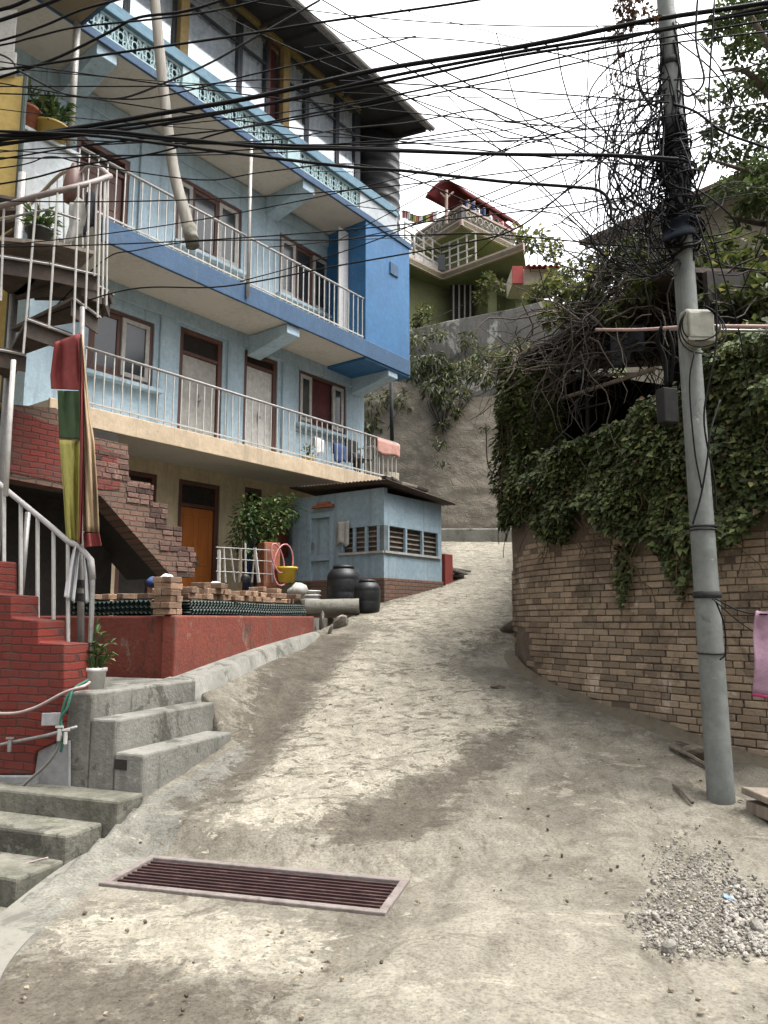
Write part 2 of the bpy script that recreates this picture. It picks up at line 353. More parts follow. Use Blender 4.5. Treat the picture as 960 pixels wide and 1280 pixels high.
def brick_mat(name, c1, c2, mo, uvec, bw=.23, bh=.075, ms=.008, off=.5, dirt=(.1,.07,.055), amt=.5, rough=.85, bm=.6, noisec=True):
    m, nt, b, L = base_mat(name); g = nd(nt, 'ShaderNodeNewGeometry')
    dt = nd(nt, 'ShaderNodeVectorMath', operation='DOT_PRODUCT'); L.new(g.outputs['Position'], dt.inputs[0]); dt.inputs[1].default_value = uvec
    sp_ = nd(nt, 'ShaderNodeSeparateXYZ'); L.new(g.outputs['Position'], sp_.inputs[0])
    p = pos_node(nt); nz = noise(nt, p, 3, 5)
    wob = mathn(nt, 'MULTIPLY', mathn(nt, 'SUBTRACT', nz, .5), .05)
    cb = nd(nt, 'ShaderNodeCombineXYZ'); L.new(dt.outputs['Value'], cb.inputs[0]); L.new(mathn(nt, 'ADD', sp_.outputs[2], wob), cb.inputs[1])
    bt = nd(nt, 'ShaderNodeTexBrick'); L.new(cb.outputs[0], bt.inputs['Vector']); bt.inputs['Scale'].default_value = 1
    bt.inputs['Brick Width'].default_value = bw; bt.inputs['Row Height'].default_value = bh; bt.inputs['Mortar Size'].default_value = ms; bt.inputs['Mortar Smooth'].default_value = .4
    bt.inputs['Color1'].default_value = rgb(c1); bt.inputs['Color2'].default_value = rgb(c2); bt.inputs['Mortar'].default_value = rgb(mo); bt.offset = off
    n1 = noise(nt, p, 2.2, 8, .7); n2 = noise(nt, p, 14, 6, .7)
    col = mixc(nt, mathn(nt, 'MULTIPLY', maprange(nt, mathn(nt, 'ADD', mathn(nt,'MULTIPLY',n1,.6), mathn(nt,'MULTIPLY',n2,.4)), .45, .65), amt), bt.outputs['Color'], dirt)
    L.new(col, b.inputs['Base Color']); b.inputs['Roughness'].default_value = rough; b.inputs['Specular IOR Level'].default_value = .15
    h = mathn(nt, 'ADD', mathn(nt, 'MULTIPLY', mathn(nt, 'SUBTRACT', 1., bt.outputs['Fac']), .6), mathn(nt, 'MULTIPLY', n2, .4)); bump(nt, h, bm, .03, b)
    return m
M['redbrick_course'] = brick_mat('red_painted_brick_courses', (.15,.025,.018), (.11,.02,.015), (.06,.022,.018), (-.8,.6,0), .2, .066, .008, .5, (.075,.04,.032), .7, .72, .6)
M['sootbrick'] = weathered('sooty_brick', (.20,.115,.09), (.12,.075,.06), (.06,.05,.042), .8, 3., False, .95, .7, 24, 0, .5, gain=.62, wear=[((.24,.2,.17), 3.5, .58, .6), ((.05,.04,.035), 2.6, .55, .6)])
M['redcourse2'] = brick_mat('flaking_red_brick_courses', (.17,.032,.024), (.13,.027,.02), (.075,.03,.025), (.6,.8,0), .2, .07, .010, .5, (.08,.055,.045), .75, .7, .8)
M['soffit2'] = weathered('brown_soffit', (.27,.215,.14), (.20,.16,.11), (.12,.1,.08), .5, 1.4, False)
M['redbrick_soot'] = brick_mat('rough_dirty_brickwork', (.17,.095,.07), (.125,.075,.057), (.085,.068,.055), (.6,.8,0), .2, .07, .012, .5, (.10,.075,.06), .65, .92, .9)
def clear_glass():
    m, nt, b, L = base_mat('clear_window_glass'); t = nd(nt, 'ShaderNodeBsdfTransparent'); t.inputs[0].default_value = (.95,.97,.98,1)
    gl = nd(nt, 'ShaderNodeBsdfGlossy'); gl.inputs['Roughness'].default_value = .06; gl.inputs['Color'].default_value = (.85,.88,.92,1)
    mx = nd(nt, 'ShaderNodeMixShader'); mx.inputs[0].default_value = .16
    L.new(t.outputs[0], mx.inputs[1]); L.new(gl.outputs[0], mx.inputs[2]); L.new(mx.outputs[0], nt.nodes['Material Output'].inputs['Surface']); return m
M['clear'] = clear_glass()
M['pinkgrey'] = weathered('pinkish_grey_rail', (.27,.225,.205), (.18,.145,.13), (.1,.07,.06), .5, 7., False, .5, .1)
M['shackblue'] = weathered('patchy_sky_blue_plaster', (.34,.45,.52), (.26,.36,.43), (.17,.145,.12), .75, 1.5, wear=[((.50,.47,.42), 3., .64, .6), ((.14,.13,.11), 2.2, .62, .55)])
M['shackwin'] = weathered('dusty_shutter_boards', (.13,.105,.08), (.08,.065,.05), (.2,.18,.15), .5, 6.)
M['shackslat'] = weathered('grey_brown_slat', (.34,.29,.24), (.24,.2,.165), (.1,.08,.06), .5, 6.)
M['dirtyblue'] = weathered('dirty_blue_post', (.18,.22,.24), (.10,.11,.11), (.06,.05,.045), .8, 5.)
def stone_mat(name, c1, c2, c3):
    m, nt, b, L = base_mat(name); p = pos_node(nt, (1,1,1.9)); v = nd(nt, 'ShaderNodeTexVoronoi'); v.inputs['Scale'].default_value = 2.3; L.new(p, v.inputs['Vector'])
    v2 = nd(nt, 'ShaderNodeTexVoronoi', feature='DISTANCE_TO_EDGE'); v2.inputs['Scale'].default_value = 2.3; L.new(p, v2.inputs['Vector'])
    p1 = pos_node(nt); n1 = noise(nt, p1, .55, 8, .65); n2 = noise(nt, p1, 5, 8, .7); n3 = noise(nt, p1, 26, 5, .7)
    col = ramp(nt, mathn(nt, 'ADD', mathn(nt,'MULTIPLY',n1,.6), mathn(nt,'MULTIPLY',n2,.4)), [(.35, c3), (.5, c2), (.64, c1)])
    sep = nd(nt, 'ShaderNodeSeparateColor'); L.new(v.outputs['Color'], sep.inputs[0])
    col = mixc(nt, .5, col, ramp(nt, sep.outputs[0], [(0, (.7,.68,.66)), (1, (1.0,1.0,1.0))]), 'MULTIPLY')
    e = maprange(nt, v2.outputs['Distance'], 0, .07); cover = maprange(nt, n2, .42, .58)
    col = mixc(nt, mathn(nt, 'MULTIPLY', mathn(nt, 'MULTIPLY', mathn(nt, 'SUBTRACT', 1., e), cover), .5), col, (.09,.075,.055))
    col = mixc(nt, .5, col, ramp(nt, n3, [(.3, (.55,.53,.5)), (.6, (1,1,1))]), 'MULTIPLY')
    L.new(col, b.inputs['Base Color']); b.inputs['Roughness'].default_value = .95
    h = mathn(nt, 'ADD', mathn(nt,'MULTIPLY', mathn(nt,'MULTIPLY', e, cover), .35), mathn(nt,'ADD', mathn(nt,'MULTIPLY', n2, .45), mathn(nt,'MULTIPLY', n3, .2))); bump(nt, h, .45, .04, b); return m
M['rubble'] = stone_mat('mud_rubble_masonry', (.225,.198,.158), (.155,.135,.106), (.085,.073,.057))
M['earth'] = weathered('dark_earth', (.07,.055,.035), (.045,.036,.024), (.03,.035,.015), .6, 1.5, False, .95, .5)
M['hillgreen'] = weathered('scrubby_hillside', (.07,.08,.03), (.05,.06,.025), (.12,.10,.06), .5, .4, False, .95, .5)
M['tarp2'] = weathered('blue_plastic_scrap', (.16,.25,.36), (.10,.17,.26), (.2,.2,.2), .4, 9., False, .5, .1)
M['earth2'] = weathered('brown_earth_verge', (.17,.145,.105), (.12,.1,.07), (.08,.065,.045), .6, 3., False, .95, .6)
# ------------------------------------------------------------------ house frame
HA = R(37.0); HD = 9.6
N = Vector((-math.cos(HA), math.sin(HA), 0)); U = Vector((math.sin(HA), math.cos(HA), 0))
def H(s, d, z): return N*(HD+d)+U*s+Vector((0, 0, z))
def hs(px, d, z):
    k = (px-480)/F; a = N*(HD+d)
    return (k*(a.y*CP+(z-EYE)*SP)-a.x)/(U.x-k*U.y*CP)
def hp(px, py, d):
    r = ray(px, py); t = (HD+d)/(r.dot(N)); p = r*t
    return p.dot(U), EYE+p.z
def plane_hit(px, py, P0, n):
    r = ray(px, py); e = Vector((0, 0, EYE)); t = (Vector(P0)-e).dot(n)/r.dot(n); return e+r*t
Z1B, Z1, Z2B, Z2, Z3B = 4.28, 4.56, 7.09, 7.44, 10.17
WD = 1.1

# ------------------------------------------------------------------ steps geometry (needed by the ground)
UP = Vector((0, 0, 1))
cL = on_ground(177, 1000); zC = at_y(177, 943, cL.y).z
cR = at_z(290, 915, zC); UR = Vector((cR.x-cL.x, cR.y-cL.y, 0)).normalized(); VR = Vector((-UR.y, UR.x, 0))
def near_hit(px, py, off=0): return plane_hit(px, py, cL+UR*off, UR)
bL = near_hit(145, 900); zB = bL.z; aL = near_hit(115, 866); zA = aL.z
pc = at_z(217, 848, zA); pRg = on_ground(392, 792); pL = at_z(70, 841, zA)
ZP = at_y(217, 769, pc.y).z                      # top of the red wall / porch level
def zpix(p, py):
    v = (640-py)/F; return EYE+p.y*(v*CP+SP)/(CP-v*SP)
shC = on_ground(480, 752); SHD = U.copy(); SHN = N.copy()
print('steps', cL, zC, zB, zA, 'pc', pc, pRg, 'ZP', ZP, 'shack', shC)
edge = [Vector((on_ground(0,1140).x-.05, -5, 0)), on_ground(0, 1140), on_ground(172, 1004), cL+VR*.12, cR+VR*.12, pc+(pRg-pc)*.1+Vector((-.08,0,0)), pRg+Vector((-.08,0,0)), shC, shC+U*1.95, shC+U*1.95+Vector((-1.9,1.3,0)), Vector((-2.2,32,0)), Vector((-2.2,40,0))]
ex = np.array([p.x for p in edge]); ey = np.array([p.y for p in edge])
def sd_poly(X, Y, poly):
    P = np.array([(p[0], p[1]) for p in poly]); d = np.full(X.shape, 1e9); ins = np.zeros(X.shape, bool)
    for i in range(len(P)):
        a, b = P[i], P[(i+1) % len(P)]; e = b-a
        t = np.clip(((X-a[0])*e[0]+(Y-a[1])*e[1])/(e@e+1e-12), 0, 1)
        d = np.minimum(d, np.hypot(X-a[0]-t*e[0], Y-a[1]-t*e[1]))
        c = ((a[1] > Y) != (b[1] > Y)) & (X < (b[0]-a[0])*(Y-a[1])/(b[1]-a[1]+1e-12)+a[0]); ins ^= c
    return np.where(ins, -d, d)
def flat(v): return Vector((v.x, v.y, 0))
def gpoly(pts): return [on_ground(*p) for p in pts]

# ------------------------------------------------------------------ grate rectangle
gq = [at_z(x, y, .03) for x, y in ((180,1071),(508,1102),(487,1146),(132,1109))]
GC = sum(gq, Vector())/4; GU = ((gq[1]-gq[0])+(gq[2]-gq[3])).normalized(); GV = Vector((-GU.y, GU.x, 0))
GL = ((gq[1]-gq[0]).length+(gq[2]-gq[3]).length)/2; GW = (abs((gq[0]-gq[3]).dot(GV))+abs((gq[1]-gq[2]).dot(GV)))/2
GW = max(GW, .4); print('grate', GC, GL, GW)

# ------------------------------------------------------------------ ground sheet
def make_ground():
    xs = np.concatenate([np.linspace(-160,-12,12), np.linspace(-11,-3.3,26), np.arange(-3.25,4.4,.036), np.linspace(4.45,12,26), np.linspace(13,160,12)])
    ys = np.concatenate([np.linspace(-120,-4,10), np.linspace(-3,1.4,20), np.arange(1.45,12.5,.036), np.arange(12.55,24.5,.09), np.linspace(24.6,30,12), np.linspace(33,220,14)])
    X, Y = np.meshgrid(xs, ys)
    z = .236*(.55*np.logaddexp(0, (Y-5)/.55)-.8*np.logaddexp(0, (Y-24.0)/.8))
    xe = np.interp(Y, ey, ex); left = X < xe
    cream = sd_poly(X, Y, gpoly([(283,1027),(345,1032),(420,1030),(470,990),(520,975),(585,950),(580,925),(650,905),(640,880),(590,860),(545,825),(520,790),(470,790),(420,830),(385,885),(340,945)]))
    upper = sd_poly(X, Y, gpoly([(440,775),(520,790),(560,830),(640,800),(645,740),(645,676),(556,676),(553,728)]))
    mud = sd_poly(X, Y, gpoly([(235,1020),(285,1000),(345,940),(395,870),(450,795),(400,790),(330,840),(300,900),(300,948),(215,1008)]))
    mud2 = sd_poly(X, Y, gpoly([(360,1035),(480,985),(575,955),(585,930),(660,905),(640,940),(590,985),(560,1030),(470,1060)]))
    mud3 = sd_poly(X, Y, gpoly([(0,1200),(110,1195),(240,1225),(360,1235),(330,1300),(0,1320),(-200,1330),(-150,1230)]))
    lowl = sd_poly(X, Y, gpoly([(60,1190),(130,1130),(330,1145),(400,1180),(360,1215),(250,1215),(130,1195)]))
    slab = sd_poly(X, Y, gpoly([(520,1160),(640,1130),(730,1150),(800,1200),(820,1280),(860,1400),(300,1400),(420,1260)]))
    apr = sd_poly(X, Y, gpoly([(0,1143),(172,1004),(300,930),(320,948),(262,985),(215,1040),(130,1085),(20,1195),(-200,1340),(-200,1240)]))
    wet = sd_poly(X, Y, gpoly([(560,830),(600,790),(640,770),(640,800),(610,810)]))
    sm = lambda d, w: np.clip(.5-d/(2*w), 0, 1)
    mc, mu = sm(cream, .22), sm(upper, .35)
    md = np.maximum.reduce([sm(mud,.2), sm(mud2,.18), sm(mud3,.25), sm(wet,.3)*.7])
    ml = np.maximum(sm(lowl, .25), 0); ms = sm(slab, .12)
    rough = fbm(X*7, Y*7, 4, 3); fine = fbm(X*22, Y*22, 3, 9); big = fbm(X*.7, Y*.7, 3, 21)
    pits = np.clip(fbm(X*9+fbm(X*3,Y*3,2,5)*3, Y*14, 4, 33)*3.2-.25, 0, 1)
    near = np.exp(-np.maximum(Y-14, 0)/6)
    h = big*.05+rough*.022+fine*.006*near+mc*(.016-pits*.02)+mu*(-pits*.018)-md*.012+ml*(rough*.02)
    # raised smooth concrete sheet near the camera, and a shallow rut
    h = h*(1-.72*ms)+ms*.024
    z = z+h
    ga = np.abs((X-GC.x)*GU.x+(Y-GC.y)*GU.y)-GL/2; gb = np.abs((X-GC.x)*GV.x+(Y-GC.y)*GV.y)-GW/2
    gd_ = np.maximum(ga, gb); wgt = np.clip(1-(gd_-.05)/.3, 0, 1); wgt = wgt*wgt*(3-2*wgt); z = z*(1-wgt)+.03*wgt+np.where(gd_ > 0, 1, 0)*wgt*(fine*.01)
    dw = flat(pRg)-flat(pc); lw = dw.length; dw.normalize(); tw = (X-pc.x)*dw.x+(Y-pc.y)*dw.y; dd_ = (X-pc.x)*dw.y-(Y-pc.y)*dw.x
    tt = np.clip(tw/lw, 0, 1); ztw = zA*(1-tt)+(pRg.z+.03)*tt; wq = np.clip(1-np.maximum(dd_-.15, 0)/.75, 0, 1)*np.clip(1-np.maximum(-tw-.1, 0)/.5, 0, 1)*np.clip(1-np.maximum(tw-lw, 0)/.6, 0, 1)
    wq = wq*wq*(3-2*wq); z = z+np.maximum(ztw-.13-z, 0)*wq
    z = np.where(left & (Y < pc.y), z-1.6, z)
    z = np.where(left & (Y >= pc.y), np.minimum(z, 1.42), z)
    z = np.where(Y > 22.4, z, z)
    V = np.stack([X, Y, z], -1).reshape(-1, 3)
    nx, ny = len(xs), len(ys); i = np.arange(nx-1)[None, :]+nx*np.arange(ny-1)[:, None]
    Fq = np.stack([i, i+1, i+1+nx, i+nx], -1).reshape(-1, 4)
    cx = V[Fq].mean(1); a = (cx[:,0]-GC.x)*GU.x+(cx[:,1]-GC.y)*GU.y; b = (cx[:,0]-GC.x)*GV.x+(cx[:,1]-GC.y)*GV.y
    keep = ~((abs(a) < GL/2-.045) & (abs(b) < GW/2-.035)); Fq = Fq[keep]
    me = bpy.data.meshes.new('ground'); me.vertices.add(len(V)); me.vertices.foreach_set('co', V.ravel())
    me.loops.add(Fq.size); me.loops.foreach_set('vertex_index', Fq.ravel().astype(np.int32))
    me.polygons.add(len(Fq)); me.polygons.foreach_set('loop_start', np.arange(0, Fq.size, 4, dtype=np.int32))
    me.polygons.foreach_set('loop_total', np.full(len(Fq), 4, np.int32)); me.update(calc_edges=True)
    me.polygons.foreach_set('use_smooth', [True]*len(Fq))
    for nm, arr in (('cream', np.maximum(mc, mu*.8)), ('mud', md), ('crust', ml), ('slab', ms), ('apron', sm(apr, .05)), ('pits', pits)):
        t = me.attributes.new(nm, 'FLOAT', 'POINT'); t.data.foreach_set('value', arr.ravel().astype(np.float32))
    o = bpy.data.objects.new('ground', me); COL.objects.link(o); tag(o, kind='structure')
    # material
    m, nt, bs, L = base_mat('dusty_concrete_lane'); p = pos_node(nt)
    n1 = noise(nt, p, 1.3, 8, .62, .3); n2 = noise(nt, p, 9, 8, .7); n3 = noise(nt, p, 55, 6, .7); ps = pos_node(nt, (1.1, .5, 1)); n4 = noise(nt, ps, 5, 6, .7, 1.2)
    base = ramp(nt, n1, [(.32, (.098,.089,.073)), (.48, (.150,.138,.115)), (.66, (.200,.186,.157))])
    base = mixc(nt, maprange(nt, n4, .48, .7), base, (.11,.098,.077))
    n5 = noise(nt, pos_node(nt, (1.5,.9,1)), 2.6, 9, .78, 1.5)
    nA = noise(nt, pos_node(nt, (.85, 1.35, 1)), 13, 7, .68, .4); nB = noise(nt, p, 4.2, 9, .74, .8)
    def mask(nm, k=.9, w=.12, a=.5):
        f_ = mathn(nt, 'ADD', mathn(nt, 'MULTIPLY', nA, a), mathn(nt, 'MULTIPLY', nB, 1-a))
        v = mathn(nt, 'ADD', attr(nt, nm), mathn(nt, 'MULTIPLY', mathn(nt, 'SUBTRACT', f_, .5), k*2.2))
        return maprange(nt, v, .5-w, .5+w)
    slabc = ramp(nt, n1, [(.32, (.15,.138,.114)), (.66, (.215,.2,.167))])
    base = mixc(nt, mathn(nt, 'MULTIPLY', mask('slab', .5), .85), base, slabc)
    base = mixc(nt, mathn(nt, 'MULTIPLY', mask('apron', .12, .07), .95), base, ramp(nt, mathn(nt,'ADD',mathn(nt,'MULTIPLY',n1,.5),mathn(nt,'MULTIPLY',n2,.5)), [(.35, (.105,.104,.091)), (.6, (.175,.172,.153))]))
    crm = ramp(nt, n2, [(.28, (.175,.161,.132)), (.48, (.265,.246,.203)), (.72, (.345,.322,.27))])
    base = mixc(nt, mathn(nt, 'MULTIPLY', mask('crust', 2.4, .12), .75), base, crm)
    cm = mask('cream', 2.3, .07, .62)
    base = mixc(nt, cm, base, crm)
    pv = pos_node(nt, (.8, 1.5, 1)); pa = noise(nt, pv, 10.5, 5, .62, .8); pb_ = noise(nt, pv, 3.6, 9, .72, 1.0)
    pit = mathn(nt, 'MULTIPLY', cm, mathn(nt, 'MAXIMUM', mathn(nt, 'MULTIPLY', maprange(nt, pa, .585, .62), maprange(nt, noise(nt, pv, 1.9, 5), .42, .56)), maprange(nt, pb_, .575, .605)))
    base = mixc(nt, mathn(nt, 'MULTIPLY', pit, .85), base, ramp(nt, n3, [(.3, (.075,.066,.05)), (.7, (.14,.125,.1))]))
    rest = mathn(nt, 'MULTIPLY', mathn(nt, 'SUBTRACT', 1., cm), maprange(nt, noise(nt, pv, 2.2, 10, .75, 1.4), .57, .63))
    base = mixc(nt, mathn(nt, 'MULTIPLY', rest, .55), base, (.27,.25,.207))
    dk = maprange(nt, noise(nt, pos_node(nt, (1,1.4,1)), 1.5, 10, .74, 1.2), .56, .64); base = mixc(nt, mathn(nt, 'MULTIPLY', dk, .6), base, (.078,.069,.054))
    mudc = ramp(nt, n2, [(.3, (.04,.033,.025)), (.7, (.082,.071,.055))])
    base = mixc(nt, mathn(nt, 'MULTIPLY', mask('mud', 2.2, .16, .35), .78), base, mudc)
    base = mixc(nt, .65, base, ramp(nt, n3, [(.33, (.3,.29,.27)), (.52, (1.06,1.06,1.05)), (.66, (1.22,1.22,1.2))]), 'MULTIPLY')
    mid = noise(nt, pos_node(nt, (1.3,1,1)), 3.4, 8, .75, .8); base = mixc(nt, .65, base, ramp(nt, mid, [(.36, (.52,.5,.47)), (.5, (.95,.94,.92)), (.62, (1.2,1.2,1.18))]), 'MULTIPLY')
    spk = noise(nt, p, 120, 3, .6)
    base = mixc(nt, mathn(nt, 'MULTIPLY', maprange(nt, spk, .66, .72), .55), base, (.1,.085,.065))
    base = mixc(nt, 1., base, (.87,.86,.84), 'MULTIPLY')
    L.new(base, bs.inputs['Base Color']); bs.inputs['Roughness'].default_value = .93; bs.inputs['Specular IOR Level'].default_value = .25
    hh = mathn(nt, 'ADD', mathn(nt, 'MULTIPLY', n2, .7), mathn(nt, 'MULTIPLY', n3, .3)); hh = mathn(nt, 'SUBTRACT', hh, mathn(nt, 'MULTIPLY', pit, .5)); bump(nt, hh, .7, .028, bs)
    me.materials.append(m); return o
ground = make_ground()

def gz(x, y): return road_z(x, y)
# drain grate
g = empty('drain_grate', (GC.x, GC.y, .0), 'long rust red steel drain grate set across the concrete lane', 'drain grate')
mb = MB(); fz = .055; t = .05
for sgn in (-1, 1):
    mb.obox(GC-GU*GL/2+GV*(sgn*GW/2-(t if sgn > 0 else 0))+UP*(fz-.06-GC.z), GU*GL, GV*t, UP*.055)
    mb.obox(GC+GU*(sgn*GL/2-(t if sgn > 0 else 0))-GV*(GW/2-t)+UP*(fz-.06-GC.z), GU*t, GV*(GW-2*t), UP*.055)
mb.build('frame', M['gratef'], g, bevel=.006)
nb = 9
for k in range(nb):
    mb = MB(); o = -GW/2+t+(k+.5)*(GW-2*t)/nb
    mb.obox(GC-GU*(GL/2-t)+GV*(o-.008)+UP*(-.04-GC.z+.04), GU*(GL-2*t), GV*.016, UP*.034); mb.build('grate_bar', M['grate'], g)
mb = MB()
for q in (-.25, .02, .27):
    mb.obox(GC+GU*(GL*q)-GV*(GW/2-t)+UP*(-.05-GC.z), GU*.03, GV*(GW-2*t), UP*.03)
mb.build('cross_bar', M['grate'], g)
mb = MB(); mb.obox(GC-GU*(GL/2-.03)-GV*(GW/2-.02)+UP*(-.4-GC.z), GU*(GL-.06), GV*(GW-.04), UP*.02)
for sgn in (-1, 1):
    mb.obox(GC-GU*(GL/2-.03)+GV*(sgn*(GW/2-.03)-.01)+UP*(-.4-GC.z), GU*(GL-.06), GV*.02, UP*.39)
    mb.obox(GC+GU*(sgn*(GL/2-.035)-.01)-GV*(GW/2-.04)+UP*(-.4-GC.z), GU*.02, GV*(GW-.08), UP*.39)
mb.build('pit', M['pit'], g)

# ------------------------------------------------------------------ concrete apron along the lane edge
def strip(name, inner, outer, drop, mat, zadd=.03, **k):
    mb = MB(); n = len(inner)
    top = [v+UP*zadd for v in inner]+[v+UP*zadd for v in outer]
    bot = [v-UP*drop for v in inner]+[v-UP*.12 for v in outer]
    vs = top+bot; fs = []
    for i in range(n-1):
        fs += [(i, i+1, n+i+1, n+i), (2*n+i+1, 2*n+i, i, i+1)[::-1], (n+i, n+i+1, 3*n+i+1, 3*n+i)]
    mb.add(vs, fs); return mb.build(name, mat, None, **k)
def dense(pts, n=10): return catmull(pts, n)
inn = dense([on_ground(-120,1240), on_ground(0,1143), on_ground(90,1060), on_ground(172,1004)])
out = dense([on_ground(-20,1300), on_ground(20,1192), on_ground(130,1080), on_ground(215,1035)])
for i, p in enumerate(inn): p.z = .02
for i, p in enumerate(out): p.z = .0
tag(strip('pavement_edge', inn, out, 1.2, M['conc_top'], .02), kind='structure')

# ------------------------------------------------------------------ upper concrete steps
st = empty('concrete_steps', cL+VR*.4, 'grey concrete steps rising from the lane to the red wall', 'steps')

wB = (flat(bL)-flat(cL)).dot(VR); wA = (flat(aL)-flat(cL)).dot(VR)
eC = (flat(cR)-flat(cL)).dot(UR); eB = (flat(at_z(273,878,zB))-flat(cL)).dot(UR); eA = (flat(at_z(240,850,zA))-flat(cL)).dot(UR)
print('step widths', wB, wA, 'lens', eC, eB, eA)
bz = -.9
for (w0, w1, e, z) in ((0, wB, eC, zC), (wB, wA, eB, zB), (wA, wA+1.6, eA+.05, zA)):
    mb = MB(); base = flat(cL)+VR*w0+UP*bz
    mb.obox(base, UR*e, VR*(w1-w0), UP*(z-bz)); mb.build('step', M['conc'], st, bevel=.018)
mb = MB(); q = near_hit(150, 962, -.004); mb.obox(q-VR*.06-UR*.002, UR*.006, VR*.11, UP*.075); mb.build('drain_hole', M['pit'], st)
# concrete foot of the red wall, rising with the lane
dR_ = (flat(pRg)-flat(pc)).normalized(); nR_ = Vector((dR_.y, -dR_.x, 0)); lR_ = (flat(pRg)-flat(pc)).length
mb = MB(); n = 25; vs = []
for i in range(n):
    t = i/(n-1); p = flat(pc)+dR_*(lR_*t-.12*(1-t)); zt = zA*(1-t)+(pRg.z+.03)*t+.03*math.sin(t*PI); w_ = .24*(1-t)+.08*t+.02*math.sin(t*9)
    o = p+nR_*w_; go = road_z(o.x, o.y); zo = max(zt-.03, go+.01); o2 = o+nR_*(.06+.10*(1-t)); vs += [p-nR_*.05+UP*zt, p+nR_*(w_*.6)+UP*(zt-.005), o+UP*zo, o2+UP*(road_z(o2.x, o2.y)-.12)]
mb.add(vs, [(4*i+j, 4*i+1+j, 4*i+5+j, 4*i+4+j) for i in range(n-1) for j in range(3)]); mb.add([vs[0], vs[1], vs[2], vs[3], vs[0]-UP*.8], [(0,4,3,2,1)])
tag(mb.build('pavement_kerb', M['conc'], None, True), kind='structure')

# ------------------------------------------------------------------ lower steps that drop away beside the lane
ls = empty('lower_steps', cL-UR*.9+VR*.5-UP*1, 'mossy concrete steps dropping below the lane edge', 'steps')
zD = near_hit(60, 979).z; fr = [(113,998,zD,'moss'), (103,1047,zD-.155,'moss'), (50,1103,zD-.31,'moss'), (10,1150,zD-.48,'moss')]
prev = 0.0
for (x, y, z, mt) in fr:
    c = at_z(x, y, z); dd = -(flat(c)-flat(cL)).dot(UR); ww = (flat(c)-flat(cL)).dot(VR)
    mb = MB(); rgt = -.02 if z == zD else max(.10, ww*.75)
    mb.obox(flat(cL)-UR*dd+VR*rgt+UP*-1.3, UR*(dd-prev), VR*(1.6-rgt+.4), UP*(z+1.3)); mb.build('step', M['moss'], ls, bevel=.02)
    print('low step', z, dd, ww); prev = dd
mb = MB(); mb.obox(flat(cL)-UR*4+VR*.05+UP*-1.5, UR*(4-prev), VR*2.6, UP*(1.5-.5)); mb.build('landing', M['moss'], ls, bevel=.02)

# ------------------------------------------------------------------ porch and the red wall around it
FAR = [H(hs(405, 1.2, ZP), 1.25, 0), H(hs(-60, 1.2, ZP), 1.25, 0)]
mb = MB(); pp = [flat(pc)+Vector((-.1,.14,0)), flat(pRg)+Vector((-.12,0,0)), flat(shC)+N*1.0, FAR[0], FAR[1], flat(pL)+Vector((-.6,.6,0))]
mb.prism([p+UP*.2 for p in pp], UP*(ZP-.02-.2)); porch = tag(mb.build('porch_floor', M['conc_top'], None), kind='structure')
rw = empty('red_wall', pc, 'low red plastered wall holding up the porch, bricks along its top', 'wall')
dirR = (flat(pRg)-flat(pc)).normalized(); dirL = (flat(pL)-flat(pc)).normalized(); nR = Vector((dirR.y, -dirR.x, 0)); nL = Vector((-dirL.y, dirL.x, 0))
lenR = (flat(pRg)-flat(pc)).length+.02; lenL = (flat(pL)-flat(pc)).length+.3
mb = MB(); mb.obox(flat(pc)+UP*.35, dirR*lenR, -nR*.16, UP*(ZP-.35)); mb.build('side_panel', M['red'], rw, bevel=.02)
mb = MB(); mb.obox(flat(pc)+UP*.35+dirL*.162, dirL*lenL, -nL*.16 if nL.y < 0 else nL*.16, UP*(ZP-.35-.004)); mb.build('front_panel', M['red'], rw, bevel=.02)
print('porch', ZP, lenR, lenL, nR, nL)

# corrugated dark green sheets stacked on the wall top, then loose bricks
def corr(base, dirv, dep, L, w, z, sag=0.):
    def fn(u, v):
        p = base+dirv*(u*L)+dep*(v*w); return p+UP*(z+.014*math.sin(u*L/.066*2*PI)+.006*math.sin(u*7+v*3))
    mb = MB(); mb.grid(fn, int(L/.011), 3); return mb
inR = -nR; inL = Vector((nL.x, nL.y, 0)); inL = inL if inL.y > 0 else -inL
for k in range(5):
    off = random.uniform(-.02, .04)
    o = corr(flat(pc)+dirR*(.28+off)+inR*(.01+random.uniform(0,.03)), dirR, inR, lenR*.93-.3, .7, ZP+.022+k*.029).build('roofing_sheet', M['green_sheet'], None, True, solid=.004)
    tag(o, 'dark green corrugated sheet stacked under bricks on the lane side of the red wall', 'roofing sheet', 'green roofing sheets on the red wall')
for k in range(5):
    o = corr(flat(pc)+dirL*(.30+random.uniform(0,.04))+inL*(.012+random.uniform(0,.03)), dirL, inL, lenL*.62, .6, ZP+.022+k*.029).build('roofing_sheet', M['green_sheet'], None, True, solid=.004)
    tag(o, 'dark green corrugated sheet stacked under bricks on the shaded left end of the red wall', 'roofing sheet', 'green roofing sheets on the red wall')
BR = (.215, .105, .062); NBR = [0]
def brick(c, rz, label, group, tilt=(0,0), sc=1.):
    mb = MB(); mb.ct = random.random()
    mb.box((0,0,0), BR[0]*sc*random.uniform(.92,1.05), BR[1]*sc, BR[2]*sc*random.uniform(.95,1.05), 0)
    mb.v = [tuple(x+random.uniform(-.004,.004) for x in p) for p in mb.v]
    Mx = Matrix.Rotation(rz,3,'Z') @ Matrix.Rotation(tilt[0],3,'X') @ Matrix.Rotation(tilt[1],3,'Y')
    mb.v = [tuple(Mx @ Vector(p)+Vector(c)) for p in mb.v]
    o = mb.build('loose_brick', M['loosebrick'], None, bevel=.007); tag(o, label, 'brick', group); NBR[0] += 1
